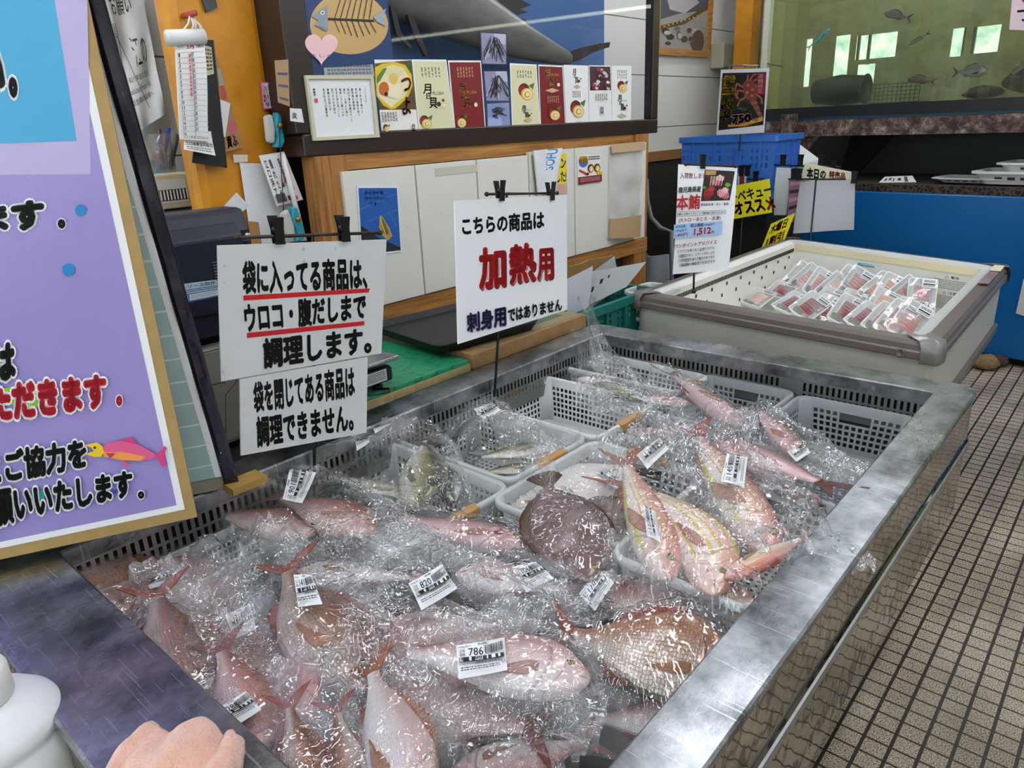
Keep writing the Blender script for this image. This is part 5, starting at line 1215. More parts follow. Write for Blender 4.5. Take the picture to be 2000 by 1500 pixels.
# ================================================================== BLUE TANK, TRAYS, RUSTY BEAM, AQUARIUM
ANG = math.radians(-8); BD = V((math.cos(ANG), math.sin(ANG), 0)); BN = V((math.sin(ANG), -math.cos(ANG), 0)); B0 = V((-.57, 5.1, 0))
def bpn(px, py, off=0.): return onp(px, py, B0 + BN * off, BN)
def bl(s, o, z): return B0 + BD * s - BN * o + V((0, 0, z))      # along, back, up
bt = thing('blue_fish_tank', 'long bright blue fish tank along the back, trays on its edge', 'tank', bl(.2, .4, 0))
bluep = NT('blue gelcoat'); _v = bluep.obj(); bluep.P(Base_Color=bluep.mix(bluep.noise(1.5, 4, _v), lin('#0d5590'), lin('#1466a4')), Roughness=.25); bluep = bluep.m
ztop = bpn(1800, 377).z
MB().slab([bl(-1.35, 0, .05), bl(2.2, 0, .05), bl(2.2, 0, ztop), bl(-1.35, 0, ztop)], -BN * .06).build('front_wall', bluep, bt, bevel=.01)
MB().slab([bl(-1.35, .06, .05), bl(-1.35, .9, .05), bl(-1.35, .9, ztop), bl(-1.35, .06, ztop)], BD * .06).build('end_wall', bluep, bt)
MB().slab([bl(-1.29, .84, .05), bl(2.2, .84, .05), bl(2.2, .84, ztop), bl(-1.29, .84, ztop)], -BN * .06).build('rear_wall', bluep, bt)
MB().slab([bl(-1.3, .06, 0), bl(2.2, .06, 0), bl(2.2, .84, 0), bl(-1.3, .84, 0)], (0, 0, .05)).build('plinth', black, bt)
MB().slab([bl(-1.29, .06, .9), bl(2.2, .06, .9), bl(2.2, .84, .9), bl(-1.29, .84, .9)], (0, 0, .01)).build('water', mat('dark tank water', '#0c1414', .1), bt)
netm = NT('rusty brown netting'); vo = netm.n('ShaderNodeTexVoronoi', feature='DISTANCE_TO_EDGE', i_Scale=34.); netm.t.links.new(netm.obj(), vo.inputs['Vector']); nt_ = netm.math('LESS_THAN', vo.outputs[0], .1)
netm.P(Base_Color=netm.mix(nt_, lin('#0d0b0a'), lin('#4a3a2c')), Roughness=.8); netm.bump(nt_, .6, .01); netm = netm.m
MB().slab([bl(-1.3, .005, ztop), bl(2.2, .005, ztop), bl(2.2, .80, ztop + .01), bl(-1.3, .80, ztop + .01)], (0, 0, .045)).build('net_cover', netm, bt)
def trayobj(s, o, z, L, W, h, lab, rot=0., m=None):
    t = thing('foam_tray', lab, 'tray', bl(s, o, z), 'white trays on the blue tank'); t.rotation_euler.z = ANG + rot
    R_ = lambda d, zz: rrect(-L / 2 + d, -W / 2 + d, L / 2 - d, W / 2 - d, .05, zz)
    MB().rings([R_(.05, 0), R_(.02, h * .8), R_(0, h * .82), R_(0, h), R_(.02, h), R_(.06, .015)], cap0=True, cap1=True).build('tray_body', m or mat('white tray', '#d2d3d0', .4), t, local=True)
    sl = MB()
    n_ = int(L / .05)
    S = Sheet([V((-L * .30, -W / 2 + .022, h * .62)), V((L * .32, -W / 2 + .022, h * .62)), V((L * .32, -W / 2 + .036, h * .3)), V((-L * .30, -W / 2 + .036, h * .3))], .001, m or mat('white tray', '#d2d3d0', .4), face=(0, -1, 0))
    for k in range(6): S.rect(.02 + k * .17, .15, .02 + k * .17 + .1, .85, '#3a3a3a')
    S.mb.build('slots', S.cols, t, local=True)
    return t
trayobj(-.04, .22, ztop + .056, .62, .36, .075, 'white oblong tray left of centre on the blue tank edge')
trayobj(.06, .30, ztop + .115, .62, .36, .06, 'white oblong tray stacked on top at the tank edge')
trayobj(.50, .20, ztop + .056, .66, .36, .075, 'white oblong tray at the right end of the tank edge')
S = Sheet([bpn(1728, 345, -.12), bpn(1782, 343, -.12), bpn(1790, 356, -.1), bpn(1716, 357, -.1)], .02, '#c9cac8'); S.rect(.1, .3, .16, .7, '#222'); S.rect(.22, .25, .3, .6, '#222'); S.rect(.36, .3, .4, .8, '#333'); S.rect(.5, .3, .6, .7, '#222'); S.rect(.7, .1, .8, .9, '#444'); tag(S.build('marked_box'), 'white box end with black marks left of the trays', 'box')
trayobj(-.36, .22, ztop + .056, .44, .30, .03, 'shallow pale tray just right of the large blank paper')
# rusty steel stand of the aquarium
rust = NT('flaking rusty steel'); _v = rust.pos(); _n = rust.noise(16, 8, _v, .75)
rust.P(Base_Color=rust.ramp(_n, [(.30, '#1c1411'), (.45, '#3f2c26'), (.55, '#6a574e'), (.66, '#a39488')]), Roughness=.8); rust.bump(_n, .7, .01); rust = rust.m
zbm0, zbm1 = bpn(1800, 262, -.12).z, bpn(1800, 228, -.12).z
stn = thing('rusty_stand', 'rusty steel beam stand under the aquarium', 'stand', bl(.2, .5, 0))
MB().slab([bl(-1.75, .10, zbm0), bl(2.4, .10, zbm0), bl(2.4, .10, zbm1), bl(-1.75, .10, zbm1)], -BN * .08).build('front_beam', rust, stn)
MB().slab([bl(-1.75, .18, zbm1 - .02), bl(2.4, .18, zbm1 - .02), bl(2.4, 1.2, zbm1 - .02), bl(-1.75, 1.2, zbm1 - .02)], (0, 0, .02)).build('deck', rust, stn)
for s in (-1.62, 2.3): MB().slab([bl(s, .11, 0), bl(s + .1, .11, 0), bl(s + .1, .11, zbm0), bl(s, .11, zbm0)], -BN * .08).build('post', rust, stn)
MB().slab([bl(-1.62, .08, zbm0 - .12), bl(-1.50, .08, zbm0 - .12), bl(-1.50, .08, zbm1 + .05), bl(-1.62, .08, zbm1 + .05)], -BN * .02).build('plate', rust, stn)
MB().slab([bl(-1.55, .12, zbm0), bl(-1.35, .12, zbm0), bl(-1.50, .12, zbm0 - .2), bl(-1.55, .12, zbm0 - .25)], -BN * .03).build('gusset', rust, stn)
MB().slab([bl(-1.9, 1.0, .9), bl(2.4, 1.0, .9), bl(2.4, 1.0, zbm1 - .02), bl(-1.9, 1.0, zbm1 - .02)], -BN * .03).build('back_sheet', mat('dark back sheet', '#3a3b3a', .5), stn)
MB().slab([bl(-1.38, .5, .95), bl(-1.34, .5, .95), bl(-1.0, .5, zbm0), bl(-1.3, .5, zbm0)], -BN * .05).build('brace', black, stn)
pg = [bpn(1492, 222, -.09), bpn(2000, 217, -.09)]
# aquarium
aq = thing('aquarium', 'long murky green aquarium of live fish on the rusty stand', 'aquarium', bl(.2, .5, zbm1))
zg0 = bpn(1750, 201, -.10).z; zg1 = zg0 + .80; AD = .62; sL = -1.83
MB().slab([bl(sL, .10, zg0 - .065), bl(2.5, .10, zg0 - .065), bl(2.5, .10, zg0), bl(sL, .10, zg0)], -BN * .03).build('bottom_frame', mat('black tank frame', '#0f1114', .4), aq)
MB().slab([bl(sL, .13, zbm1 + .002), bl(2.5, .13, zbm1 + .002), bl(2.5, .1 + AD, zbm1 + .002), bl(sL, .1 + AD, zbm1 + .002)], (0, 0, zg0 - zbm1 - .01)).build('base_slab', mat('blue-grey slab', '#3f5f74', .6), aq)
MB().slab([bl(sL, .10, zg0), bl(sL + .05, .10, zg0), bl(sL + .05, .10, zg1), bl(sL, .10, zg1)], -BN * .05).build('corner_post', mat('pale tank corner', '#b9b8a4', .5), aq)
MB().slab([bl(sL, .07, zg1 - .02), bl(2.5, .07, zg1 - .02), bl(2.5, .07, zg1 + .05), bl(sL, .07, zg1 + .05)], -BN * .06).build('top_frame', mat('black tank frame', '#0f1114', .4), aq)
fg = pane('aquarium glass', (.92, .95, .90), .03, '#b9c4a0', .05, .02); m = MB(); m.add([bl(sL, .11, zg0), bl(2.5, .11, zg0), bl(2.5, .11, zg1), bl(sL, .11, zg1)], [(0, 1, 2, 3)]); m.build('front_glass', fg.m, aq)
# murky water: sheets of haze between glass and back wall
wat = pane('murky green water', (.95, .955, .90), .15, '#83866a', .0, .3)
wz = zg1 - .085
for k in range(3):
    m = MB(); m.add([bl(sL + .01, .2 + k * .17, zg0), bl(2.49, .2 + k * .17, zg0), bl(2.49, .2 + k * .17, wz), bl(sL + .01, .2 + k * .17, wz)], [(0, 1, 2, 3)]); m.build('murky_water', wat.m, aq)
m = MB(); m.add([bl(sL + .01, .12, wz), bl(2.49, .12, wz), bl(2.49, .1 + AD, wz), bl(sL + .01, .1 + AD, wz)], [(0, 1, 2, 3)]); m.build('water_surface', pane('water surface', (.85, .9, .85), .1, '#c8d0d0', .10, .03).m, aq)
MB().slab([bl(sL, .1, zg0), bl(sL, .1 + AD, zg0), bl(sL, .1 + AD, zg1), bl(sL, .1, zg1)], BD * .01).build('end_glass', mat('scummy end glass', '#a8a25a', .4, var=.2), aq)
MB().tube([bl(sL + .1, .20, zg1 - .02), bl(2.4, .20, zg1 - .02)], .014, 10).build('added_lamp_tube', mat('added aquarium tube', '#f6ffe8', .4, emit=9.), aq)  # tube added under the top frame to brighten the stained back wall
# algae covered back wall with its clear windows
bm = NT('algae stained back wall'); _v = bm.pos(); bm.P(Base_Color=bm.ramp(bm.noise(6, 6, _v, .7), [(.3, '#86835c'), (.5, '#a8a57a'), (.7, '#bab894')]), Roughness=.7); bm = bm.m
backy = .1 + AD
def hpx(x0, x1, y0, y1):
    a, b = bpn(x0, y1, -backy - .05), bpn(x1, y0, -backy - .05); return ((a - B0).dot(BD), (b - B0).dot(BD), max(.03, a.z - zg0), min(.70, b.z - zg0))
holes = [hpx(1543, 1594, 76, 172), hpx(1632, 1668, 68, 158), hpx(1676, 1760, 62, 118), hpx(1678, 1716, 124, 164), hpx(1860, 1894, 54, 112), hpx(1900, 1962, 48, 106)]
mb_ = MB(); ss = sorted({sL, 2.5, *[h[0] for h in holes], *[h[1] for h in holes]}); zs = sorted({0., zg1 - zg0, *[h[2] for h in holes], *[h[3] for h in holes]})
def inh(s, z): return any(h[0] < s < h[1] and h[2] < z < h[3] for h in holes)
for s0, s1 in zip(ss, ss[1:]):
    for z0, z1_ in zip(zs, zs[1:]):
        if not inh((s0 + s1) / 2, (z0 + z1_) / 2): mb_.add([bl(s0, backy, zg0 + z0), bl(s1, backy, zg0 + z0), bl(s1, backy, zg0 + z1_), bl(s0, backy, zg0 + z1_)], [(0, 1, 2, 3)])
mb_.build('stained_back', bm, aq)
# daylight windows of the wall behind the aquarium, seen through its water
day2 = NT('overcast daylight pane'); _v = day2.pos(); day2.P(Base_Color=(0, 0, 0), Emission_Color=day2.ramp(day2.noise(9, 4, _v, .6), [(.3, '#8fc4b8'), (.5, '#cfeee6'), (.65, '#ffffff')]), Emission_Strength=2.2); day2 = day2.m
for h in holes:
    WN[0] += 1; r = struct(thing('window_%d' % WN[0], None, None, bl(h[0], backy + .12, zg0 + h[2])))
    a, b, c, d = h[0] - .08, h[1] + .02, zg0 + h[2] - .03, zg0 + h[3] + .03
    MB().slab([bl(a, backy + .12, c), bl(b, backy + .12, c), bl(b, backy + .12, d), bl(a, backy + .12, d)], -BN * .01).build('window_pane', day2, r)
    f = MB(); wd_ = .008
    for s in [a, b] + [a + (b - a) * k / 3 for k in ((1,) if b - a > .3 else ())]: f.slab([bl(s - wd_, backy + .09, c), bl(s + wd_, backy + .09, c), bl(s + wd_, backy + .09, d), bl(s - wd_, backy + .09, d)], -BN * .02)
    f.build('window_frame', mat('dark sash', '#3c4a44', .5), r)
# fish, rocks and pots in the water are built with the other fish
rockm = mat('dark wet rock', '#1d1c15', .8, var=.5, bump=.6, bscale=14)
def rock(s, o, z, sx, sy, sz, lab, seed, hole=False):
    m = MB(); R = random.Random(seed); c = V((0, 0, 0)); rs = []
    for i in range(9):
        a = -PI / 2 + PI * i / 8
        rs.append([V((math.cos(a) * math.cos(t) * sx, math.cos(a) * math.sin(t) * sy, (math.sin(a) + 1) / 2 * sz)) * (1 + .35 * noise.noise(V((math.cos(t) * math.cos(a) * 2 + seed, math.sin(t) * 2, a * 1.6)))) for t in [2 * PI * k / 16 for k in range(16)]])
    m.rings(rs, sm=True); o_ = m.build('rock', rockm, None, local=True, sub=1); o_.location = bl(s, o, z); o_.rotation_euler.z = ANG; return tag(o_, lab, 'rock')
def pot(s, o, z, L, r, lab, rot=0.):
    t = thing('clay_pot', lab, 'pot', bl(s, o, z)); t.rotation_euler.z = ANG + rot
    m = MB(); n = 20; ring = lambda x, rr: [V((x, rr * math.cos(2 * PI * k / n), r + rr * math.sin(2 * PI * k / n))) for k in range(n)]
    m.rings([ring(-L / 2, r * .2), ring(-L / 2, r * .8), ring(0, r), ring(L / 2, r * .85), ring(L / 2 + .01, r * .95), ring(L / 2 + .01, r * .75), ring(L / 2 - .05, r * .7), ring(-L / 2 + .03, r * .7)], sm=True, cap0=True, cap1=True); m.build('pot_body', mat('slimy pot', '#22251c', .6, var=.4), t, local=True); return t
pot(-1.30, .26, zg0, .34, .10, 'dark octopus pot lying at the left of the aquarium floor')
rock(-.05, .30, zg0, .30, .16, .20, 'low dark rock in the middle of the aquarium', 2)
rock(-.42, .26, zg0, .12, .10, .07, 'small dark rock left of the low middle rock', 3)
rock(.40, .34, zg0, .24, .16, .14, 'dark rock at the right of the aquarium floor', 5)
pot(.28, .20, zg0, .10, .095, 'round open ended pot facing out at the right of the aquarium', rot=-PI / 2)
# wire basket
wbk = thing('wire_basket', 'wire mesh basket beside the octopus pot in the aquarium', 'basket', bl(-.93, .3, zg0)); m = MB()
for k in range(12): m.tube([bl(-1.08 + k * .028, .24, zg0), bl(-1.08 + k * .028, .24, zg0 + .12)], .002, 5)
for k in range(6): m.tube([bl(-1.08, .24, zg0 + .005 + k * .023), bl(-.77, .24, zg0 + .005 + k * .023)], .002, 5)
m.build('mesh', black_pl, wbk); MB().slab([bl(-1.08, .25, zg0 + .001), bl(-.77, .25, zg0 + .001), bl(-.77, .40, zg0 + .001), bl(-1.08, .40, zg0 + .001)], (0, 0, .006)).build('bottom', black_pl, wbk)
# airline on the left and paper on the right of the glass
MB().tube([bpn(*p, -.12) for p in ((1500, 8), (1498, 60), (1495, 112), (1498, 124), (1530, 130))], .006, 8).build('air_line', mat('grey tube', '#4f5248', .5)); tag(bpy.data.objects['air_line'], 'thin air line hanging in the left of the aquarium', 'tube')
S = Sheet([bpn(1982, -60, -.095), bpn(2060, -60, -.095), bpn(2060, 62, -.095), bpn(1971, 58, -.095)], .001, '#c9b4ba'); S.textq('き', ((1990, -30), (2030, -30), (2030, 8), (1992, 8)), '#b83a3a', .05); S.textq('丁', ((1985, 20), (2020, 16), (2020, 42), (1986, 42)), '#1a1a1a', .06)
tag(S.build('paper_notice'), 'pinkish notice stuck on the right of the aquarium glass', 'notice')
S = Sheet([bpn(1999, 545, .01), bpn(2070, 545, .01), bpn(2070, 640, .01), bpn(1984, 612, .01)], .001, '#c6c6c2'); tag(S.build('paper_sheet'), 'white paper on the blue tank at the right edge', 'paper')
# loose stone by the tank foot
def stone(p, r, lab, seed, c):
    m = MB(); rs = []
    for i in range(8):
        a = -PI / 2 + PI * i / 7
        rs.append([V((math.cos(a) * math.cos(t) * r, math.cos(a) * math.sin(t) * r, (math.sin(a) + 1) / 2 * r * 1.1)) * (1 + .35 * noise.noise(V((math.cos(t) * 2 + seed, math.sin(t) * 2, a * 2)))) for t in [2 * PI * k / 12 for k in range(12)]])
    m.rings(rs, sm=True); o_ = m.build('stone', mat('stone ' + c, c, .9, var=.6, vscale=40, bump=.8, bscale=50), None, local=True); o_.location = p; tag(o_, lab, 'stone')
stone(onz(1922, 720, 0), .075, 'pale encrusted stone on the floor by the foot of the blue tank', 1, '#8a6f4c'); stone(onz(1947, 714, 0), .06, 'brown stone right behind the pale encrusted stone', 2, '#4a3826')
# painting, meter box and yellow column on the far wall
q = [onx(*p, -2.965) for p in ((1282, -60), (1398, -60), (1387, 112), (1279, 106))]
pa = thing('framed_painting', 'wood framed dark sea painting on the far white siding', 'painting', (q[3] + q[2]) / 2)
fi = [q[i].lerp(q[(i + 2) % 4], .08) for i in range(4)]
m = MB()
for i in range(4): m.slab([q[i], q[(i + 1) % 4], fi[(i + 1) % 4], fi[i]], (-.03, 0, 0))
m.build('frame', wood, pa)
S = Sheet([p - V((.01, 0, 0)) for p in fi], .003, '#4a5058'); R = random.Random(6)
S.poly([(.0, .6), (.4, .5), (1, .45), (1, 1), (0, 1)], '#8f8c86'); S.poly([(.1, .2), (.5, .1), (.8, .35), (.5, .5), (.2, .45)], '#a59c9e')
S.line([(0, .72), (.5, .62), (1, .4)], .03, '#5a4a28')
for k in range(12): S.line([(k / 12, .71 - .02 * k), (k / 12 + .03, .71 - .02 * k)], .012, '#b8962f')
for k in range(16): S.ell(R.uniform(.1, .9), R.uniform(.65, .97), R.uniform(.03, .08), R.uniform(.02, .05), R.choice(['#4a4038', '#6d6258', '#3a3430', '#a8a29a']))
S.ell(.8, .88, .14, .16, '#5a4234')
S.build('canvas', pa)
mb2 = thing('meter_box', 'beige electrical box on the far siding beside the aquarium', 'box', onx(1435, 135, -2.95))
y0_, y1_ = onx(1409, 110, -2.9).y, onx(1440, 110, -2.9).y; z0_, z1_ = onx(1425, 134, -2.9).z, onx(1425, 84, -2.9).z
MB().box((-2.998, y0_, z0_), (-2.88, y1_ + .1, z1_)).build('housing', mat('beige box', '#a8a48e', .5), mb2, bevel=.01)
for z in (.3, .7): MB().lathe(V((-2.88, y1_ + .02, z0_ + (z1_ - z0_) * z)), [(.014, 0), (.014, .012)], 12, axis=(1, 0, 0)).build('knob', dark_m, mb2)
struct(MB().box((-2.83, 6.0, 0), (-2.69, 6.15, 3.1)).build('trim_4', orange))

# ================================================================== NEAR CORNER: JUG AND TOWEL
milk = NT('milky polythene'); milk.P(Base_Color=lin('#e4e6e8'), Roughness=.3, Subsurface_Weight=.3, Subsurface_Radius=(.03, .03, .03)); milk = milk.m
jc = onz(-28, 1412, .80)
jug = thing('plastic_jug', 'milky white plastic jug cut off by the lower left edge', 'jug', (jc.x, jc.y, .62))
jb = V((jc.x, jc.y, .62))
MB().lathe(jb, [(.085, 0), (.098, .012), (.098, .125), (.094, .145), (.086, .156), (.084, .162), (.0865, .166), (.0865, .176), (.082, .186), (.066, .202), (.048, .212), (.036, .216)], 48).build('body', milk, jug)
MB().lathe(jb + V((0, 0, .214)), [(.036, 0), (.041, .004), (.041, .042), (.037, .050), (.0, .052)], 40).build('cap', mat('white cap', '#dfdfdc', .45), jug)
shf = thing('side_shelf', 'dark side shelf under the plastic jug', 'shelf', (jc.x, jc.y, .0)); MB().box((jc.x - .3, jc.y - .45, .58), (jc.x + .22, OY0 - .03, .618)).build('board', black, shf); MB().box((jc.x - .25, jc.y - .4, 0), (jc.x - .2, jc.y - .35, .58)).build('leg', black, shf)
tow = NT('peach towel'); _v = tow.obj(); tow.P(Base_Color=tow.mix(tow.noise(60, 4, _v), lin('#e0a892'), lin('#f2c4ae')), Roughness=.95, Sheen_Weight=.5); tow.bump(tow.noise(260, 2, _v), .8, .006); tow = tow.m
tc_ = onz(338, 1520, .80)
ta = V((.80, -.60, 0)); tb = V((.60, .80, 0))     # along the folds / across
m = MB()
def towel(u, v):
    s = (u - .5) * 2; t = v
    fold = .006 * math.sin(u * 15 + 2.2 * noise.noise(V((u * 2, v * 2, 1)))) + .010 * max(0, math.sin(u * 10.5 - .6)) ** 6 * -1
    h = .042 * (1 - abs(s) ** 3.2) ** .6 * (math.sin(PI * min(1, max(0, .06 + v * .94))) ** .35)
    w_ = .066 + .012 * math.sin(v * 5)
    return tc_ + ta * 0 + V((cr.x, cr.y, 0)).normalized() * (s * w_) + V((cf.x, cf.y, 0)).normalized() * (.055 - v * .17 + .008 * math.sin(u * 12)) + V((0, 0, .001 + h + (fold if h > .012 else 0) + .003 * noise.noise(V((u * 9, v * 9, 2)))))
m.grid(towel, 70, 40)
tag(m.build('hand_towel', tow, solid=.004), 'peach towel bunched on the near rim at the bottom of the view', 'towel')
# ================================================================== FISH
def fish_mat(name, belly, mid, back, gold=None, scale=(46, 20), stripes=None, head=None, metal=.25, rough=.28, edge=.35, bumps=.5):
    t = NT(name); uv = t.uv(); s = t.n('ShaderNodeSeparateXYZ', i_0=uv); u, v = s.outputs[0], s.outputs[1]
    wv = t.math('ADD', v, t.math('MULTIPLY', t.math('SUBTRACT', t.noise(5, 3, uv), .5), .18))
    c = t.ramp(wv, [(.0, belly), (.28, belly), (.52, mid), (.80, back), (1., back)])
    if gold: c = t.mix(t.math('MULTIPLY', t.math('GREATER_THAN', t.noise(7, 4, uv), .0), t.ramp(t.noise(5, 4, t.mapv(uv, (1.4, 1, 1))), [(.40, '#000000'), (.62, '#a0a0a0')])), c, lin(gold))
    if stripes:
        for y0, w_, col in stripes:
            f = t.math('ABSOLUTE', t.math('SUBTRACT', t.math('ADD', t.math('ADD', v, t.math('MULTIPLY', t.math('SUBTRACT', t.noise(9, 3, t.mapv(uv, (2.5, 1, 1))), .5), .05)), t.math('MULTIPLY', t.math('SUBTRACT', u, .5), -.12)), y0))
            f = t.math('MAXIMUM', t.math('SUBTRACT', 1., t.math('DIVIDE', f, w_ * 1.7)), 0.)
            c = t.mix(t.math('MULTIPLY', f, t.ramp(u, [(.05, '#606060'), (.3, '#ffffff'), (.78, '#ffffff'), (.86, '#000000')])), c, lin(col))
    vo = t.n('ShaderNodeTexVoronoi', feature='DISTANCE_TO_EDGE', i_Scale=1.); t.set(vo.inputs['Vector'], t.mapv(uv, (scale[0], scale[1], 1))); vo.inputs['Randomness'].default_value = .35
    body = t.math('LESS_THAN', u, .78)
    e = t.math('MULTIPLY', t.math('MULTIPLY', t.math('LESS_THAN', vo.outputs[0], .10), body), edge)
    c = t.mix(e, c, tuple(x * .45 for x in lin(back)))
    if head: c = t.mix(t.ramp(u, [(.76, '#000000'), (.84, '#b0b0b0')]), c, lin(head))
    # gill cover line and mouth
    g = t.math('ADD', u, t.math('MULTIPLY', t.math('POWER', t.math('SUBTRACT', v, .5), 2.), .35))
    gl_ = t.math('MAXIMUM', t.math('SUBTRACT', 1., t.math('DIVIDE', t.math('ABSOLUTE', t.math('SUBTRACT', g, .795)), .016)), 0.)
    gl2 = t.math('LESS_THAN', t.math('ABSOLUTE', t.math('SUBTRACT', g, .87)), .003)
    c = t.mix(t.math('MULTIPLY', gl_, .40), c, lin('#5a2a24')); c = t.mix(t.math('MULTIPLY', gl2, .4), c, lin('#4a2a20'))
    mo = t.math('MULTIPLY', t.math('LESS_THAN', t.math('ABSOLUTE', t.math('SUBTRACT', v, .40)), .03), t.math('GREATER_THAN', u, .945)); c = t.mix(t.math('MULTIPLY', mo, .5), c, lin('#4a2420'))
    t.P(Base_Color=c, Metallic=metal, Roughness=rough, Coat_Weight=.4, Coat_Roughness=.1)
    h = t.math('SUBTRACT', t.math('MULTIPLY', t.math('MULTIPLY', vo.outputs[0], body), 1.2), t.math('MULTIPLY', gl_, 1.))
    t.bump(h, bumps, .003); return t.m
def fin_mat(name, c0, c1, rays=26, alpha=.42):
    t = NT(name); uv = t.uv(); s = t.n('ShaderNodeSeparateXYZ', i_0=uv)
    r = t.math('ABSOLUTE', t.math('SINE', t.math('MULTIPLY', s.outputs[0], rays * PI)))
    c = t.mix(t.math('MULTIPLY', r, .6), lin(c0), lin(c1)); t.P(Base_Color=c, Roughness=.35, Coat_Weight=.3); t.bump(r, .5, .002)
    tr = t.n('ShaderNodeBsdfTranslucent'); t.set(tr.inputs[0], c); m1 = t.n('ShaderNodeMixShader'); m1.inputs[0].default_value = .35; t.t.links.new(t.p.outputs[0], m1.inputs[1]); t.t.links.new(tr.outputs[0], m1.inputs[2])
    tp = t.n('ShaderNodeBsdfTransparent'); m2 = t.n('ShaderNodeMixShader'); m2.inputs[0].default_value = alpha; t.t.links.new(m1.outputs[0], m2.inputs[1]); t.t.links.new(tp.outputs[0], m2.inputs[2]); t.t.links.new(m2.outputs[0], t.out.inputs[0]); return t.m
KIND = {
 # profile stations (x, half height up, half height down, half thickness); tail length, skin, fins
 'bream': dict(prof=[(0, .040, .040, .012), (.07, .045, .045, .016), (.18, .085, .075, .034), (.32, .150, .125, .054), (.48, .205, .165, .070), (.62, .232, .178, .080), (.75, .225, .170, .082), (.86, .172, .140, .070), (.94, .100, .095, .046), (.985, .045, .050, .022), (1., .012, .020, .008)], tail=.24, fork=.17, dors=(.22, .80, .055), eye=(.885, .045, .030)),
 'slim': dict(spread=.42, prof=[(0, .030, .030, .014), (.08, .036, .036, .020), (.22, .066, .062, .040), (.4, .094, .086, .060), (.6, .112, .100, .074), (.76, .112, .096, .078), (.88, .088, .076, .064), (.95, .058, .052, .042), (1., .014, .016, .012)], tail=.26, fork=.15, dors=(.22, .74, .040), eye=(.90, .030, .026)),
 'mackerel': dict(prof=[(0, .022, .022, .012), (.08, .030, .030, .018), (.25, .080, .078, .038), (.45, .120, .112, .056), (.62, .132, .122, .064), (.78, .118, .108, .062), (.9, .080, .074, .046), (1., .012, .014, .010)], tail=.22, fork=.17, dors=(.25, .70, .030), eye=(.90, .028, .028)),
 'flat': dict(prof=[(0, .045, .045, .010), (.08, .055, .055, .014), (.2, .17, .17, .022), (.38, .27, .27, .030), (.56, .30, .30, .036), (.74, .26, .26, .036), (.88, .16, .16, .030), (.96, .08, .08, .018), (1., .015, .02, .008)], tail=.18, fork=-.05, dors=(.06, .90, .060), eye=(.90, .05, .022)),
}
PEC = {}
def pec(skin):
    if skin not in PEC: PEC[skin] = fin_mat('pectoral ' + skin, PC.get(skin, '#cf9a88'), PC2.get(skin, '#e2bdb0'), 9, .42)
    return PEC[skin]
PC = {'mack': '#8a8668', 'dark': '#4c4c44', 'rockfish': '#4a3428', 'banded': '#44443a', 'turq': '#2f8f8c', 'white': '#c07a3a', 'gold': '#c88a66', 'silver': '#cb8a66'}
PC2 = {'mack': '#b4b090', 'dark': '#6c6c60', 'rockfish': '#6a5040', 'banded': '#5c5c50', 'turq': '#4fa8a4', 'white': '#e0a868', 'gold': '#deac88', 'silver': '#e2ae8c'}
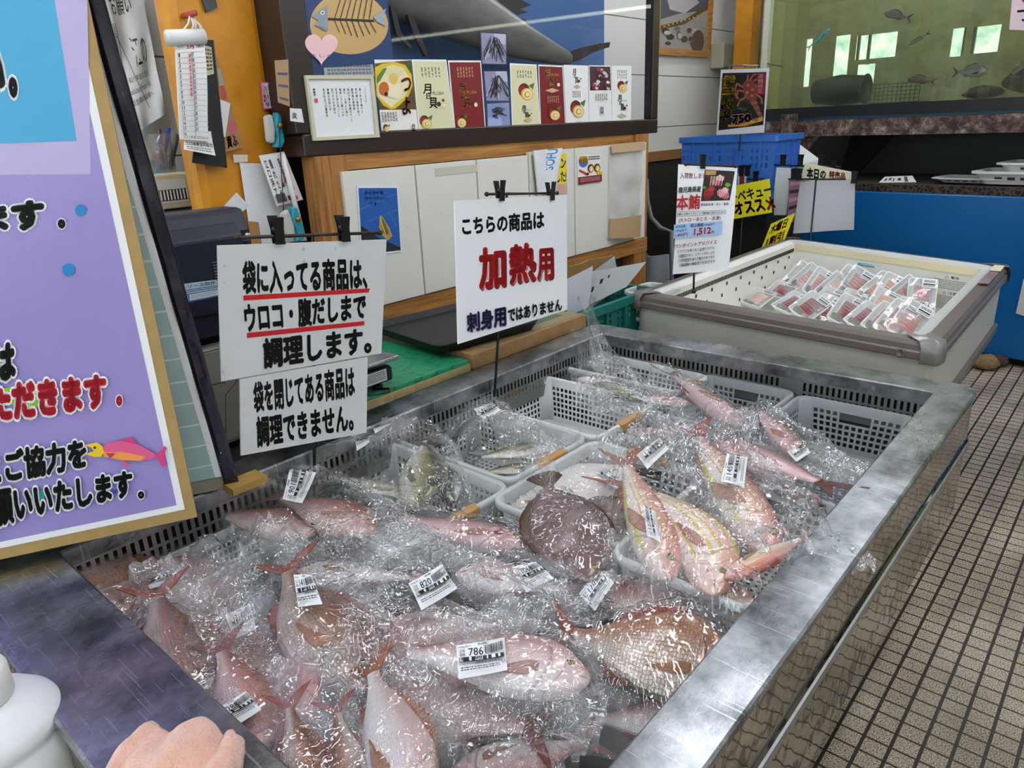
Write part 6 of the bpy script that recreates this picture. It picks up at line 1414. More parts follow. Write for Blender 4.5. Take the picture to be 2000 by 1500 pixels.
SK = {
 'gold': (fish_mat('golden pink bream skin', '#cbbcb4', '#a87a66', '#6e3e2e', '#8a6232', head='#6f4622', metal=.35), fin_mat('orange red fin', '#a34a3c', '#cc7c66')),
 'silver': (fish_mat('silvery pink bream skin', '#d6ccc4', '#b8a294', '#a0705a', '#a08a5c', head='#80582e', metal=.5, rough=.28, edge=.6, bumps=.4), fin_mat('rusty fin', '#a04c38', '#c8785c')),
 'pink': (fish_mat('rosy bream skin', '#dcc4c0', '#bd8a84', '#8c4c44', '#a07250', head='#96584e', metal=.15), fin_mat('red fin', '#94403a', '#c27468')),
 'pale': (fish_mat('pale belly skin', '#eae2e0', '#d8bebb', '#b98c88', None, head='#cfa6a2', metal=.1, edge=.12), fin_mat('coral fin', '#b06058', '#d89a90')),
 'white': (fish_mat('white belly skin', '#f0ecea', '#e4dad6', '#c9aaa4', None, head='#dccac4', metal=.1, edge=.15, scale=(30, 26)), fin_mat('orange fin', '#b06024', '#d88a48')),
 'itoyori': (fish_mat('pink fish with yellow stripes', '#eee4e0', '#e2bdb2', '#c98378', None, stripes=((.30, .025, '#d8b43a'), (.45, .025, '#dcb636'), (.60, .022, '#d8b040'), (.74, .02, '#d4a84a'), (.06, .05, '#d9d86a')), head='#d39c90', metal=.15, edge=.15), fin_mat('pink yellow fin', '#b8564a', '#d98a6a')),
 'yellow': (fish_mat('yellow and white striped fish', '#eee0da', '#f0e6dc', '#e2a898', None, stripes=((.16, .03, '#d8b84a'), (.44, .035, '#dcb62e'), (.60, .03, '#e0bc3a'), (.86, .05, '#c4cc5c'), (1.0, .05, '#c8604c')), head='#dfa590', metal=.15, edge=.1), fin_mat('red yellow fin', '#b85a48', '#d89a58')),
 'gurnard': (fish_mat('mauve pink fish skin', '#d2b4b6', '#b48a8c', '#6a4038', None, head='#a07472', metal=.1, edge=.15), fin_mat('dark red fin', '#6e3c36', '#986860')),
 'mack': (fish_mat('silver green mackerel skin', '#e4e6de', '#a8a880', '#3c4230', '#a09040', scale=(60, 26), head='#7c7c5c', metal=.35, rough=.2, edge=.1), fin_mat('grey green fin', '#4c4a3a', '#7a7660')),
 'dark': (fish_mat('dark mackerel back', '#8f928a', '#5a5e54', '#2c302c', None, scale=(60, 26), metal=.5, rough=.22, edge=.1), fin_mat('dark fin', '#2a2a24', '#4c4a40')),
 'flounder': (fish_mat('brown flounder skin', '#644744', '#73544f', '#5e423c', '#4c3630', scale=(80, 60), metal=.0, rough=.35, edge=.08, bumps=.15), fin_mat('brown frill fin', '#4c3426', '#7a563e', 60, .05)),
 'under': (fish_mat('white flounder underside', '#eae6e0', '#e6e0da', '#dcd2ca', None, scale=(80, 60), metal=.0, edge=.05, bumps=.1), fin_mat('pale frill fin', '#d8c4b8', '#e6d8ce', 60)),
 'rockfish': (fish_mat('brown rockfish skin', '#5a4638', '#4a3428', '#2e211a', None, metal=.0, edge=.1), fin_mat('brown fin', '#3a2a22', '#5a4436')),
 'banded': (fish_mat('banded fish skin', '#6c6c5a', '#5a5a4a', '#3c3c32', None, metal=.0, edge=.1), fin_mat('grey fin', '#2a2a24', '#44443a')),
}
eyeball = mat('fish eye rim', '#8a7a4a', .2, coat=.8); pupil = mat('fish pupil', '#080808', .1, coat=1.); wound = mat('fresh red cut', '#9c1820', .3)
_FM = {}
def fish_meshes(kind, bend, fat):
    k = (kind, round(bend, 2), round(fat, 2))
    if k in _FM: return _FM[k]
    K = KIND[kind]; pr = K['prof']; xs = [p[0] for p in pr]
    def itp(x, i): return float(np.interp(x, xs, [p[i] for p in pr])) * (fat if i < 3 else 1)
    cb = lambda x: bend * (x - .45) ** 2
    NX, NR = 40, 22; X = [.5 - .5 * math.cos(PI * i / (NX - 1)) for i in range(NX)]
    m = MB(); rs = []
    for i, x in enumerate(X):
        a, b, th = itp(x, 1), itp(x, 2), itp(x, 3); ring = []
        for j in range(NR):
            t = 2 * PI * j / NR; s_, c_ = math.sin(t), math.cos(t)
            y = a * s_ if s_ > 0 else b * s_; z = th * math.copysign(abs(c_) ** .75, c_)
            ring.append(V((x, y + cb(x), z))); m.uv[i * NR + j] = (x, (y + b) / (a + b))
        rs.append(ring)
    m.rings(rs, sm=True, cap0=True, cap1=True)
    out = {'body': m}
    f = MB(); nv, nr = 22, 6                      # tail fin
    tl, fk = K['tail'], K['fork']; h0 = itp(0, 1)
    for i in range(nv + 1):
        v = -1 + 2 * i / nv
        for j in range(nr + 1):
            r = j / nr; L = (tl - abs(fk) * (1 - abs(v) ** 1.3)) if fk >= 0 else tl * (1 - .25 * v * v)
            ang = v * K.get('spread', .75); y = v * h0 * .9 + r * L * math.sin(ang); x = .01 - r * L * math.cos(ang * .8)
            f.v.append((x, y + cb(x), .004 * math.sin(i * 2.4) * r + .01 * math.sin(v * 3) * r)); f.uv[len(f.v) - 1] = (i / nv, r)
    for i in range(nv):
        for j in range(nr):
            a = i * (nr + 1) + j; f.f.append((a, a + nr + 1, a + nr + 2, a + 1)); f.mi.append(0); f.sm.append(True)
    out['tail_fin'] = f
    def edgefin(x0, x1, hh, sgn, idx, spiky):
        g = MB(); n = 26
        for i in range(n + 1):
            q = i / n; x = x0 + (x1 - x0) * q; yb = itp(x, idx) * sgn * .96 + cb(x)
            prof = (math.sin(PI * min(1, q * 1.15)) ** .6 if 0 < q < .87 else math.sin(PI * q) ** .8) if 0 < q < 1 else 0
            tip = hh * prof * (1 - (.30 if (i % 2 and spiky) else 0))
            for j in range(4):
                r = j / 3; g.v.append((x - .5 * tip * r, yb + sgn * tip * r, .004 * math.sin(i * 1.9) * r)); g.uv[len(g.v) - 1] = (q, r)
        for i in range(n):
            for j in range(3):
                a = i * 4 + j; g.f.append((a, a + 4, a + 5, a + 1)); g.mi.append(0); g.sm.append(True)
        return g
    d0, d1, dh = K['dors']; out['dorsal_fin'] = edgefin(d0, d1, dh, 1, 1, kind != 'flat')
    out['anal_fin'] = edgefin(d0 - .02 if kind != 'flat' else d0, .45 if kind != 'flat' else d1, dh * (.8 if kind != 'flat' else 1), -1, 2, kind != 'flat')
    if kind != 'flat':
        p = MB(); n, nr = 10, 8; x0, z0 = .74, itp(.74, 3)
        for i in range(n + 1):
            v = -1 + 2 * i / n
            for j in range(nr + 1):
                r = j / nr; L = .26 * (1 - .35 * v * v) * (1 if v > -.3 else .85)
                w_ = .012 + (.034 if kind == 'bream' else .020) * math.sin(PI * min(1, r * .9 + .1)) * (1 - r * .5)
                x = x0 - r * L; y = -.035 + v * w_ - .05 * r + cb(x)
                zt_ = itp(x, 3) * math.sqrt(max(.05, 1 - (max(0, abs(y - cb(x)) / max(.01, itp(x, 2)))) ** 2))
                p.v.append((x, y, zt_ + .006 + .006 * math.sin(PI * r) + .002 * math.sin(i * 2.2) * r)); p.uv[len(p.v) - 1] = (i / n, r)
        for i in range(n):
            for j in range(nr):
                a = i * (nr + 1) + j; p.f.append((a, a + nr + 1, a + nr + 2, a + 1)); p.mi.append(0); p.sm.append(True)
        out['pectoral_fin'] = p
    ex, ey, er = K['eye']; e = MB(); zc = itp(ex, 3) * .80
    e.ball((ex, ey + cb(ex), zc), er, 16, 0, (1, 1, .55)); out['eye'] = e; e = MB(); e.ball((ex, ey + cb(ex), zc + er * .22), er * .62, 14, 0, (1, 1, .6)); out['pupil'] = e
    _FM[k] = out; return out
_FO = {}
FN = {'bream': 'sea_bream', 'slim': 'bream', 'mackerel': 'mackerel', 'flat': 'flounder'}
def fish(kind, skin, head, tail, zh, zt, dors, label, roll=0., bend=0., fat=1., name=None, cat='fish', group=None, world=None):
    """a whole fish lying on its side from the tail pixel to the head pixel; dors +1: back on the left of its heading seen from above"""
    H, T = (onz(*head, zh), onz(*tail, zt)) if world is None else world
    if world is None: m_ = (H + T) / 2; H, T = m_ + (H - m_) * 1.08, m_ + (T - m_) * 1.08; fat *= 1.12
    K = KIND[kind]; tot = (H - T).length; L = tot / (1 + K['tail'] * .92)
    X = (H - T).normalized(); up = V((0, 0, 1)); Y = up.cross(X).normalized(); Z = X.cross(Y).normalized()
    if dors < 0: Y, Z = -Y, -Z
    up_side = 1 if dors > 0 else -1
    R = Matrix.Rotation(roll, 3, X); Y, Z = R @ Y, R @ Z
    B = T + X * (K['tail'] * .92 * L)
    M = Matrix(((X.x * L, Y.x * L, Z.x * L, B.x), (X.y * L, Y.y * L, Z.y * L, B.y), (X.z * L, Y.z * L, Z.z * L, B.z), (0, 0, 0, 1)))
    r = thing(name or FN[kind], label, cat, group=group, mw=M)
    ms = fish_meshes(kind, bend, fat); sk, fm = SK[skin]
    for nm in ('body', 'tail_fin', 'dorsal_fin', 'anal_fin', 'pectoral_fin', 'eye', 'pupil'):
        if nm not in ms: continue
        key = (kind, round(bend, 2), round(fat, 2), nm, skin, up_side if nm in ('pectoral_fin', 'eye', 'pupil') else 1)
        if key not in _FO:
            me = ms[nm].mesh('fish_' + nm, sk if nm == 'body' else (eyeball if nm == 'eye' else pupil if nm == 'pupil' else pec(skin) if nm == 'pectoral_fin' else fm))
            if key[-1] < 0:
                for v in me.vertices: v.co.z = -v.co.z
                me.flip_normals()
            _FO[key] = me
        o = bpy.data.objects.new(nm, _FO[key]); COL.objects.link(o); o.parent = r if nm != 'pupil' else eye_o
        if nm == 'eye': eye_o = o
        if 'fin' in nm: md = o.modifiers.new('solid', 'SOLIDIFY'); md.thickness = .006; md.offset = 0
    FISH.append((B, X, L, kind, fat, roll)); return r
FISH = []

# ------------------------------------------------------------------ clear bags
_rg = np.random.RandomState(7); _GR = _rg.uniform(0, 2 * PI, (256, 256)); _GX, _GY = np.cos(_GR), np.sin(_GR)
def pn(x, y):
    """gradient noise on arrays"""
    xi = np.floor(x).astype(int); yi = np.floor(y).astype(int); fx, fy = x - xi, y - yi
    def g(i, j, dx, dy): a, b = (xi + i) & 255, (yi + j) & 255; return _GX[a, b] * dx + _GY[a, b] * dy
    ux, uy = fx * fx * fx * (fx * (fx * 6 - 15) + 10), fy * fy * fy * (fy * (fy * 6 - 15) + 10)
    n0 = g(0, 0, fx, fy) * (1 - ux) + g(1, 0, fx - 1, fy) * ux; n1 = g(0, 1, fx, fy - 1) * (1 - ux) + g(1, 1, fx - 1, fy - 1) * ux
    return (n0 * (1 - uy) + n1 * uy) * 1.5
def ridged(x, y, p=2.2): return (1 - np.clip(np.abs(pn(x, y)) * 2.1, 0, 1)) ** p
def film(name, haze, f0):
    t = NT(name); v = t.pos()
    tr = t.n('ShaderNodeBsdfTransparent'); tr.inputs[0].default_value = (.975, .975, .98, 1)
    go = t.n('ShaderNodeBsdfGlossy'); go.inputs['Roughness'].default_value = .075; go.inputs[0].default_value = (1, 1, 1, 1)
    df = t.n('ShaderNodeBsdfDiffuse'); df.inputs[0].default_value = (.86, .87, .88, 1)
    wq = t.n('ShaderNodeVectorMath', operation='ADD'); nn = t.n('ShaderNodeTexNoise', i_Scale=5.); nn.inputs['Detail'].default_value = 1; t.t.links.new(v, nn.inputs['Vector'])
    s2 = t.n('ShaderNodeVectorMath', operation='SCALE'); s2.inputs['Scale'].default_value = .10; t.t.links.new(nn.outputs['Color'], s2.inputs[0]); t.t.links.new(v, wq.inputs[0]); t.t.links.new(s2.outputs[0], wq.inputs[1])
    def dte(sc, rot, asp, loc):
        vo = t.n('ShaderNodeTexVoronoi', feature='DISTANCE_TO_EDGE', i_Scale=sc, voronoi_dimensions='2D'); t.set(vo.inputs['Vector'], t.mapv(wq.outputs[0], (1, asp, 1), (0, 0, rot), loc)); return vo.outputs[0]
    cling = t.n('ShaderNodeAttribute', attribute_name='cling').outputs['Fac']
    d1, d2 = dte(6.5, .5, .40, (0, 0, 0)), dte(11., 1.7, .45, (3, 1, 0))
    patch = t.ramp(t.noise(4.5, 1, v), [(.40, '#202020'), (.60, '#ffffff')])
    cre = t.math('ADD', t.ramp(d1, [(.0, '#ffffff'), (.03, '#404040'), (.09, '#000000')]), t.ramp(d2, [(.0, '#ffffff'), (.04, '#404040'), (.12, '#000000')]))
    h = t.math('ADD', t.math('MULTIPLY', cre, .20), t.math('ADD', t.math('MULTIPLY', d1, 1.5), t.math('MULTIPLY', d2, .9)))
    h = t.math('ADD', h, t.math('MULTIPLY', t.math('MULTIPLY', t.noise(26, 2, v, .6), patch), .8))
    b = t.n('ShaderNodeBump'); t.set(b.inputs['Height'], h); t.set(b.inputs['Strength'], t.math('SUBTRACT', 1., t.math('MULTIPLY', cling, .55))); b.inputs['Distance'].default_value = .024
    t.t.links.new(b.outputs[0], go.inputs['Normal'])
    hz = t.math('MULTIPLY', t.ramp(t.noise(7, 2, v), [(.35, '#404040'), (.65, '#ffffff')]), t.math('MULTIPLY', haze, t.math('SUBTRACT', 1., t.math('MULTIPLY', cling, .80))))
    m1 = t.n('ShaderNodeMixShader'); t.set(m1.inputs[0], hz); t.t.links.new(tr.outputs[0], m1.inputs[1]); t.t.links.new(df.outputs[0], m1.inputs[2])
    m2 = t.n('ShaderNodeMixShader'); t.t.links.new(schlick(t, f0), m2.inputs[0]); t.t.links.new(m1.outputs[0], m2.inputs[1]); t.t.links.new(go.outputs[0], m2.inputs[2])
    t.t.links.new(m2.outputs[0], t.out.inputs[0]); return t.m
film_m = film('clear crumpled film', .21, .09)
lab_paper = mat('thermal label paper', '#eef0f2', .35)
def price_label(parent, q, num, zf, seed, plain=False):
    """white thermal price sticker; q = TL TR BR BL pixels, zf(x, y) = height of the film"""
    c = V((0, 0, 0)); z = .72
    px = sum(p[0] for p in q) / 4, sum(p[1] for p in q) / 4
    for _ in range(4): p = onz(*px, z); z = zf(p.x, p.y)
    z += .004; cs = [onz(*p, z) for p in q]
    S = Sheet(cs, .0004, lab_paper, face=(0, 0, 1)); cc = sum(cs, V()) / 4
    S.bend = lambda u, v: .004 * math.sin(u * 2.6 + seed) * math.sin(v * 2.2 + .4) ; S.mb = MB(); S.mb.grid(lambda u, v: S.at(u, v, 0), 8, 6, 0, True); S.mb.grid(lambda u, v: S.at(u, v, -.0004), 8, 6, 0, True)
    I = '#191919'
    if num: S.text(num, (.24, .16, .24 + .10 * len(num), .40), I, .01)
    S.text('100g当り', (.04, .06, .30, .13), '#333'); S.text('正味\n価格', (.05, .18, .17, .40), '#222')
    S.text('税込価格', (.44, .04, .62, .11), '#222', .01)
    R = random.Random(seed); x = .58; d = None
    while x < .95: w_ = R.choice([.008, .012, .018]); S.rect(x, .15, x + w_, .40, I, 1); x += w_ + R.choice([.007, .012])
    S.rect(.04, .50, .96, .64, '#202020')
    for x0, x1 in ((.05, .12), (.24, .29), (.36, .52), (.60, .63), (.70, .78), (.84, .88)): S.rect(x0, .515, x1, .625, '#e6e8ea')
    S.text('真 鯛', (.06, .525, .50, .615), I, .01)
    S.text('消費期限 24.5.30', (.36, .68, .80, .76), '#222', .005); S.lines((.06, .82, .86, .94), 2, '#444', seed, .5); S.ell(.93, .80, .035, .035, '#333'); S.ell(.93, .80, .022, .022, '#e6e8ea')
    return S.mb.build('price_label', S.cols, parent)
def bag(label, A, B, hw, z0, puff, fishes=(), labels=(), mouth=0, seed=1, crum=1., group=None, end=1.12, name='clear_bag'):
    """crumpled clear bag: a draped film over its own fish, axis from pixel A to pixel B at height z0"""
    first = len(FISH)
    for f in fishes: fish(*f[0], **f[1]) if isinstance(f[1], dict) else fish(*f)
    own = FISH[first:]
    a, b = onz(*A, z0 + puff * .6), onz(*B, z0 + puff * .6); c = (a + b) / 2; X = (b - a); X.z = 0; Lh = X.length / 2 * end; X.normalize(); Y = V((-X.y, X.x, 0))
    NU, NV = max(50, int(Lh * 2 / .0052)), max(36, int(hw * 2 / .0052))
    NU, NV = min(NU, 110), min(NV, 80)
    u = np.linspace(-1, 1, NU)[None, :].repeat(NV, 0); v = np.linspace(-1, 1, NV)[:, None].repeat(NU, 1)
    o = seed * 17.3
    # rounded, slightly irregular outline; the mouth end flares and ruffles
    wv = 1 - .22 * np.abs(u) ** 4 + .10 * pn(u * 1.6 + o, u * 0 + o * .3)
    me = np.clip((u * mouth - .55) / .45, 0, 1) if mouth else u * 0
    wv = wv * (1 - .30 * me * (1 - me) * 4 * .6 + .12 * me)
    lu = 1 - .14 * np.abs(v) ** 4 + .06 * pn(v * 2.1 + o, v * 0 + 3.1)
    x = u * lu * Lh; y = v * wv * hw
    wx = c.x + X.x * x + Y.x * y; wy = c.y + X.y * x + Y.y * y
    pill = puff * np.clip(1 - np.abs(u) ** 3.5, 0, 1) ** .6 * np.clip(1 - np.abs(v) ** 2.6, 0, 1) ** .6
    ter = np.full_like(wx, z0 - .02)
    cling = np.zeros_like(wx)
    for (P, D, L, kind, fat, roll) in own:
        K = KIND[kind]; dx, dy = wx - P.x, wy - P.y; dl = math.hypot(D.x, D.y) or 1
        s = (dx * D.x + dy * D.y) / dl / (L * dl); t = np.abs(-dx * D.y + dy * D.x) / dl / L
        xs = [-.24] + [p[0] for p in K['prof']]; hh = np.interp(s, xs, [.12] + [max(p[1], p[2]) * fat for p in K['prof']]); th = np.interp(s, xs, [.006] + [p[3] for p in K['prof']])
        zz = P.z + D.z * L * np.clip(s, -.24, 1)
        ins = (s > -.24) & (s < 1.0) & (t < hh)
        lat = (-dx * D.y + dy * D.x) / dl; hgt = zz + lat * math.tan(roll) + L * th * np.sqrt(np.clip(1 - (t / np.maximum(hh, .01)) ** 2, 0, 1)) + .009
        cling = np.maximum(cling, np.where(ins, 1., 0.))
        ter = np.where(ins, np.maximum(ter, hgt), ter)
    Z = np.maximum(ter, z0 + pill)
    for _ in range(20):
        Zp = np.pad(Z, 1, mode='edge'); Z = np.maximum((Zp[:-2, 1:-1] + Zp[2:, 1:-1] + Zp[1:-1, :-2] + Zp[1:-1, 2:]) / 4, ter + .002)
    for _ in range(4):
        Zp = np.pad(cling, 1, mode='edge'); cling = (Zp[:-2, 1:-1] + Zp[2:, 1:-1] + Zp[1:-1, :-2] + Zp[1:-1, 2:]) / 4
    edge = np.clip(np.minimum(1 - np.abs(u), 1 - np.abs(v)) / .10, 0, 1)
    th_ = seed * 1.7; ca, sa = math.cos(th_), math.sin(th_)
    px_, py_ = x * ca - y * sa, x * sa + y * ca
    wrp = pn(x * 9 + o, y * 9) * .035
    cr_ = .0075 * ridged(px_ * 8 + o + wrp * 22, py_ * 17 + wrp * 60, 3.) + .0065 * ridged(py_ * 7 + o * 2 - wrp * 30, px_ * 14 + wrp * 40, 3.) + .002 * ridged(x * 36 + o, y * 40 + wrp * 70, 2.5) + .008 * pn(x * 13 + o, y * 14 + 4.4)
    fan = .012 * ridged(np.arctan2(y, (x * (mouth or 1) + Lh * .1) + 1e-6) * 5.5 + o, u * .6 + o, 2.5) * np.clip(np.abs(u) * 1.3, 0, 1)
    cr_ = (cr_ + fan) * crum * 1.3 * (1 - .6 * cling)
    # ruffled upright mouth
    ruf = me * (.030 + .028 * pn(v * 5 + o, u * 2)) + me * .02 * ridged(v * 4.2 + o, u * 1.3, 2.)
    msk = np.ones_like(Z)
    for q, *_ in labels:
        p = onz(sum(k[0] for k in q) / 4, sum(k[1] for k in q) / 4, z0 + puff); d2 = np.hypot(wx - p.x, wy - p.y); msk = np.minimum(msk, np.clip((d2 - .028) / .03, .25, 1))
    base = Z.copy(); Z = Z + cr_ * msk * (.35 + .65 * edge) + ruf
    Z = Z - (1 - edge) * np.maximum(0, np.minimum(.02, Z - z0)) * (1 - me)
    top = lambda X0, Y0: float((base + cr_ * msk)[np.unravel_index(np.argmin((wx - X0) ** 2 + (wy - Y0) ** 2), wx.shape)])
    r = thing(name, label, 'bag', (c.x, c.y, z0), group)
    m = MB(); m.v = list(zip((wx - c.x).ravel().tolist(), (wy - c.y).ravel().tolist(), (Z - z0).ravel().tolist()))
    idx = np.arange(NU * NV).reshape(NV, NU); F4 = np.stack([idx[:-1, :-1], idx[:-1, 1:], idx[1:, 1:], idx[1:, :-1]], -1).reshape(-1, 4)
    m.f = [tuple(f) for f in F4.tolist()]; m.mi = [0] * len(m.f); m.sm = [True] * len(m.f)
    o = m.build('film', film_m, r, local=True); at = o.data.attributes.new('cling', 'FLOAT', 'POINT'); at.data.foreach_set('value', cling.astype(np.float32).ravel())
    for k, (q, num) in enumerate(labels): price_label(r, q, num, top, seed * 3 + k)
    return r
# ================================================================== THE BAGGED FISH IN THE CASE
def f(kind, skin, head, tail, zh, zt, dors, label, **kw): return ((kind, skin, head, tail, zh, zt, dors, label), kw)
# ---- far end
bag('clear bag with a twisted neck standing over a whitish fish, far left basket', (1130, 690), (1245, 775), .11, .69, .05,
    [f('bream', 'white', (1130, 742), (1260, 755), .70, .70, -1, 'white bellied fish under the bag with the twisted neck', roll=.3), f('slim', 'mack', (1165, 752), (1310, 800), .715, .715, 1, 'olive backed slim fish beside the white bellied fish')], (), 0, 3)
bag('clear bag over a gurnard at the far vent slots', (1290, 735), (1460, 845), .085, .705, .03,
    [f('slim', 'gurnard', (1440, 828), (1300, 722), .73, .745, 1, 'mauve pink fish farthest back, tail up against the vent slots', roll=-.4, fat=1.15)], (), 0, 5)
bag('clear bag over two brownish fish right of the empty white basket', (1180, 760), (1345, 860), .12, .69, .035,
    [f('slim', 'gurnard', (1350, 790), (1205, 772), .715, .72, 1, 'pink fish with a frilly tail over the empty white basket', fat=1.1), f('slim', 'gurnard', (1320, 850), (1185, 838), .70, .70, -1, 'brownish fish between the empty white basket and the striped fish', fat=1.3, bend=.3)],
    [(((1308, 832), (1334, 819), (1344, 835), (1318, 846)), None)], -1, 6)
bag('clear bag of long pink fish reaching over the right rim', (1455, 800), (1690, 955), .09, .725, .035,
    [f('slim', 'gurnard', (1560, 892), (1475, 790), .745, .75, 1, 'short pink fish with a ragged tail beside the clear grey corner basket', fat=1.1), f('slim', 'gurnard', (1400, 870), (1650, 958), .735, .80, -1, 'long pink fish whose tail pokes out over the right rim', fat=1.05)],
    [(((1538, 880), (1570, 866), (1582, 886), (1556, 900)), None)], 1, 8)
# ---- middle baskets
bag('clear bag of silver mackerel at the foot of the rule signs, two price labels', (715, 775), (830, 985), .16, .665, .115,
    [f('mackerel', 'mack', (800, 975), (655, 925), .68, .69, 1, 'silvery mackerel lying flat at the left of its basket', fat=1.05), f('mackerel', 'dark', (805, 1000), (640, 955), .675, .68, -1, 'dark silver mackerel in front of the flat lying one'), f('mackerel', 'mack', (812, 985), (835, 845), .70, .735, 1, 'gold flanked mackerel standing on its head in the middle', fat=1.25), f('mackerel', 'dark', (885, 975), (832, 855), .69, .74, -1, 'dark mackerel with its tail fin raised at the right side', fat=1.2)],
    [(((718, 817), (757, 791), (769, 823), (733, 848)), '595'), (((692, 844), (718, 832), (722, 862), (697, 881)), '571')], -1, 11, crum=1.3)
bag('clear bag of two small silver fish below the red lettered sign', (890, 775), (1040, 915), .13, .655, .09,
    [f('mackerel', 'mack', (1070, 874), (918, 896), .69, .69, 1, 'small silver fish with head to the right', fat=1.5), f('mackerel', 'mack', (1060, 912), (925, 925), .665, .665, 1, 'second small silver fish under the first', fat=1.3)],
    [(((925, 797), (963, 787), (978, 803), (945, 818)), '421')], -1, 12, crum=1.2)
bag('clear bag of dark flounders in the middle basket', (1110, 880), (1140, 1130), .15, .675, .02,
    [f('flat', 'under', (1010, 985), (1250, 900), .685, .69, 1, 'white underside of a flounder behind the brown ones'), f('flat', 'flounder', (1235, 1040), (1120, 950), .69, .69, -1, 'second brown flounder half under the striped fish', fat=.8), f('flat', 'flounder', (1150, 1128), (1062, 930), .715, .745, 1, 'nearest brown flounder, its frilled edge raised', fat=.72)],
    [(((1177, 908), (1212, 935), (1206, 955), (1163, 932)), None)], -1, 14)
bag('clear bag of yellow striped fish beside the right rim', (1265, 865), (1440, 1180), .16, .71, .06,
    [f('slim', 'itoyori', (1480, 1190), (1225, 1060), .70, .71, 1, 'rosy striped fish along the front edge of its basket', fat=1.0), f('slim', 'yellow', (1443, 1140), (1250, 920), .735, .745, 1, 'broad yellow and white striped fish in the middle of its bag', fat=1.35, bend=-.45), f('slim', 'itoyori', (1300, 1120), (1215, 880), .735, .76, 1, 'red tailed striped fish at the left of its bag', fat=.95)],
    [(((1243, 890), (1288, 854), (1307, 875), (1264, 918)), '1288'), (((1264, 1048), (1256, 984), (1279, 996), (1291, 1062)), '1278')], -1, 15, crum=1.6)
bag('clear bag of pink striped fish against the right rim with label 1459', (1360, 840), (1610, 1115), .12, .73, .055,
    [f('slim', 'itoyori', (1500, 1075), (1345, 825), .745, .765, 1, 'slender pink fish with a red and yellow tail standing up', fat=.85), f('slim', 'gurnard', (1600, 985), (1420, 905), .72, .72, -1, 'brown backed fish behind the 1459 label'), f('slim', 'itoyori', (1425, 1125), (1590, 1040), .755, .785, 1, 'pink fish with its tail against the right rim', fat=1.1)],
    [(((1408, 941), (1420, 885), (1460, 893), (1453, 953)), '1459')], 1, 17, crum=1.5)
bag('clear bag over a wounded pinkish flathead left of the flounders', (735, 1010), (1040, 1075), .09, .685, .03,
    [f('slim', 'gurnard', (1015, 1065), (742, 1003), .71, .72, 1, 'brown tailed pink fish with a red cut left of the flounders', fat=1.25)], (), 0, 18)
bag('clear bag with label 901 below the rule signs', (470, 905), (740, 1075), .16, .685, .085,
    [f('bream', 'pink', (610, 1040), (392, 995), .70, .73, 1, 'bream with a dark red tail sticking out by the sandwich board'), f('bream', 'pink', (725, 1040), (525, 960), .715, .73, 1, 'bream whose pink head faces the mackerel basket', fat=.9)],
    [(((552, 974), (566, 914), (618, 922), (590, 982)), '901')], -1, 20)
# ---- near pile, lower layer first
bag('clear bag with label 1187 at the near left corner', (70, 1085), (235, 1270), .11, .67, .05,
    [f('bream', 'pink', (232, 1275), (85, 1105), .675, .69, -1, 'rosy bream along the near rim under label 1187'), f('bream', 'gold', (245, 1195), (120, 1035), .71, .72, 1, 'scaly bream just below the lower edge of the purple board', fat=1.05)],
    [(((30, 1087), (120, 1067), (128, 1087), (72, 1121)), '1187')], -1, 21)
bag('clear bag with label 1231 right of the scaly bream', (235, 1060), (430, 1230), .12, .665, .05,
    [f('bream', 'pink', (415, 1215), (255, 1050), .68, .69, 1, 'bream in the bag with label 1231')],
    [(((280, 1125), (348, 1107), (363, 1125), (293, 1150)), '1231')], -1, 22)
bag('clear bag with label 1068 left of the large brown bream', (940, 1060), (1160, 1190), .12, .68, .04,
    [f('bream', 'pale', (900, 1120), (1130, 1160), .69, .70, -1, 'pale bream under label 1068', fat=.9)],
    [(((999, 1108), (1047, 1098), (1082, 1131), (1028, 1157)), '1068')], 1, 23)
bag('clear bag over a white bellied bream with an orange fin', (590, 1070), (800, 1180), .13, .68, .04,
    [f('bream', 'white', (585, 1120), (840, 1130), .70, .69, -1, 'white bellied bream with an orange fin near the centre', roll=.25), f('bream', 'gold', (645, 1190), (850, 1255), .68, .68, 1, 'golden bream below the white bellied one')], (), 0, 24)
bag('clear bag with label 1205 and the largest bream by the right rim', (1195, 1085), (1265, 1420), .17, .66, .05,
    [f('bream', 'pale', (1400, 1425), (1120, 1400), .635, .635, 1, 'pale bream lying underneath the largest bream'), f('bream', 'pink', (1345, 1195), (1100, 1150), .665, .67, 1, 'silvery pink bream behind the largest bream', roll=.4), f('bream', 'silver', (1428, 1322), (1066, 1228), .715, .725, 1, 'largest bream, golden brown head against the right rim', fat=1.22, roll=.5)],
    [(((1131, 1159), (1173, 1107), (1199, 1140), (1162, 1192)), '1205')], -1, 25)
bag('clear bag with label 820 at the centre of the near pile', (690, 1065), (1020, 1235), .15, .69, .06,
    [f('bream', 'pink', (740, 1245), (1020, 1225), .69, .69, 1, 'bream with red fins under label 820', roll=-.3)],
    [(((798, 1140), (863, 1100), (893, 1147), (823, 1193)), '820')], 1, 26)
bag('clear bag of a dark mauve bream along the bottom', (670, 1330), (1130, 1470), .13, .66, .04,
    [f('bream', 'pink', (700, 1360), (1090, 1430), .675, .68, -1, 'mauve bream along the bottom, red tail to the right', roll=-.3), f('bream', 'pale', (890, 1520), (1180, 1440), .65, .66, 1, 'pale bream at the bottom edge with red fins')], (), 1, 27)
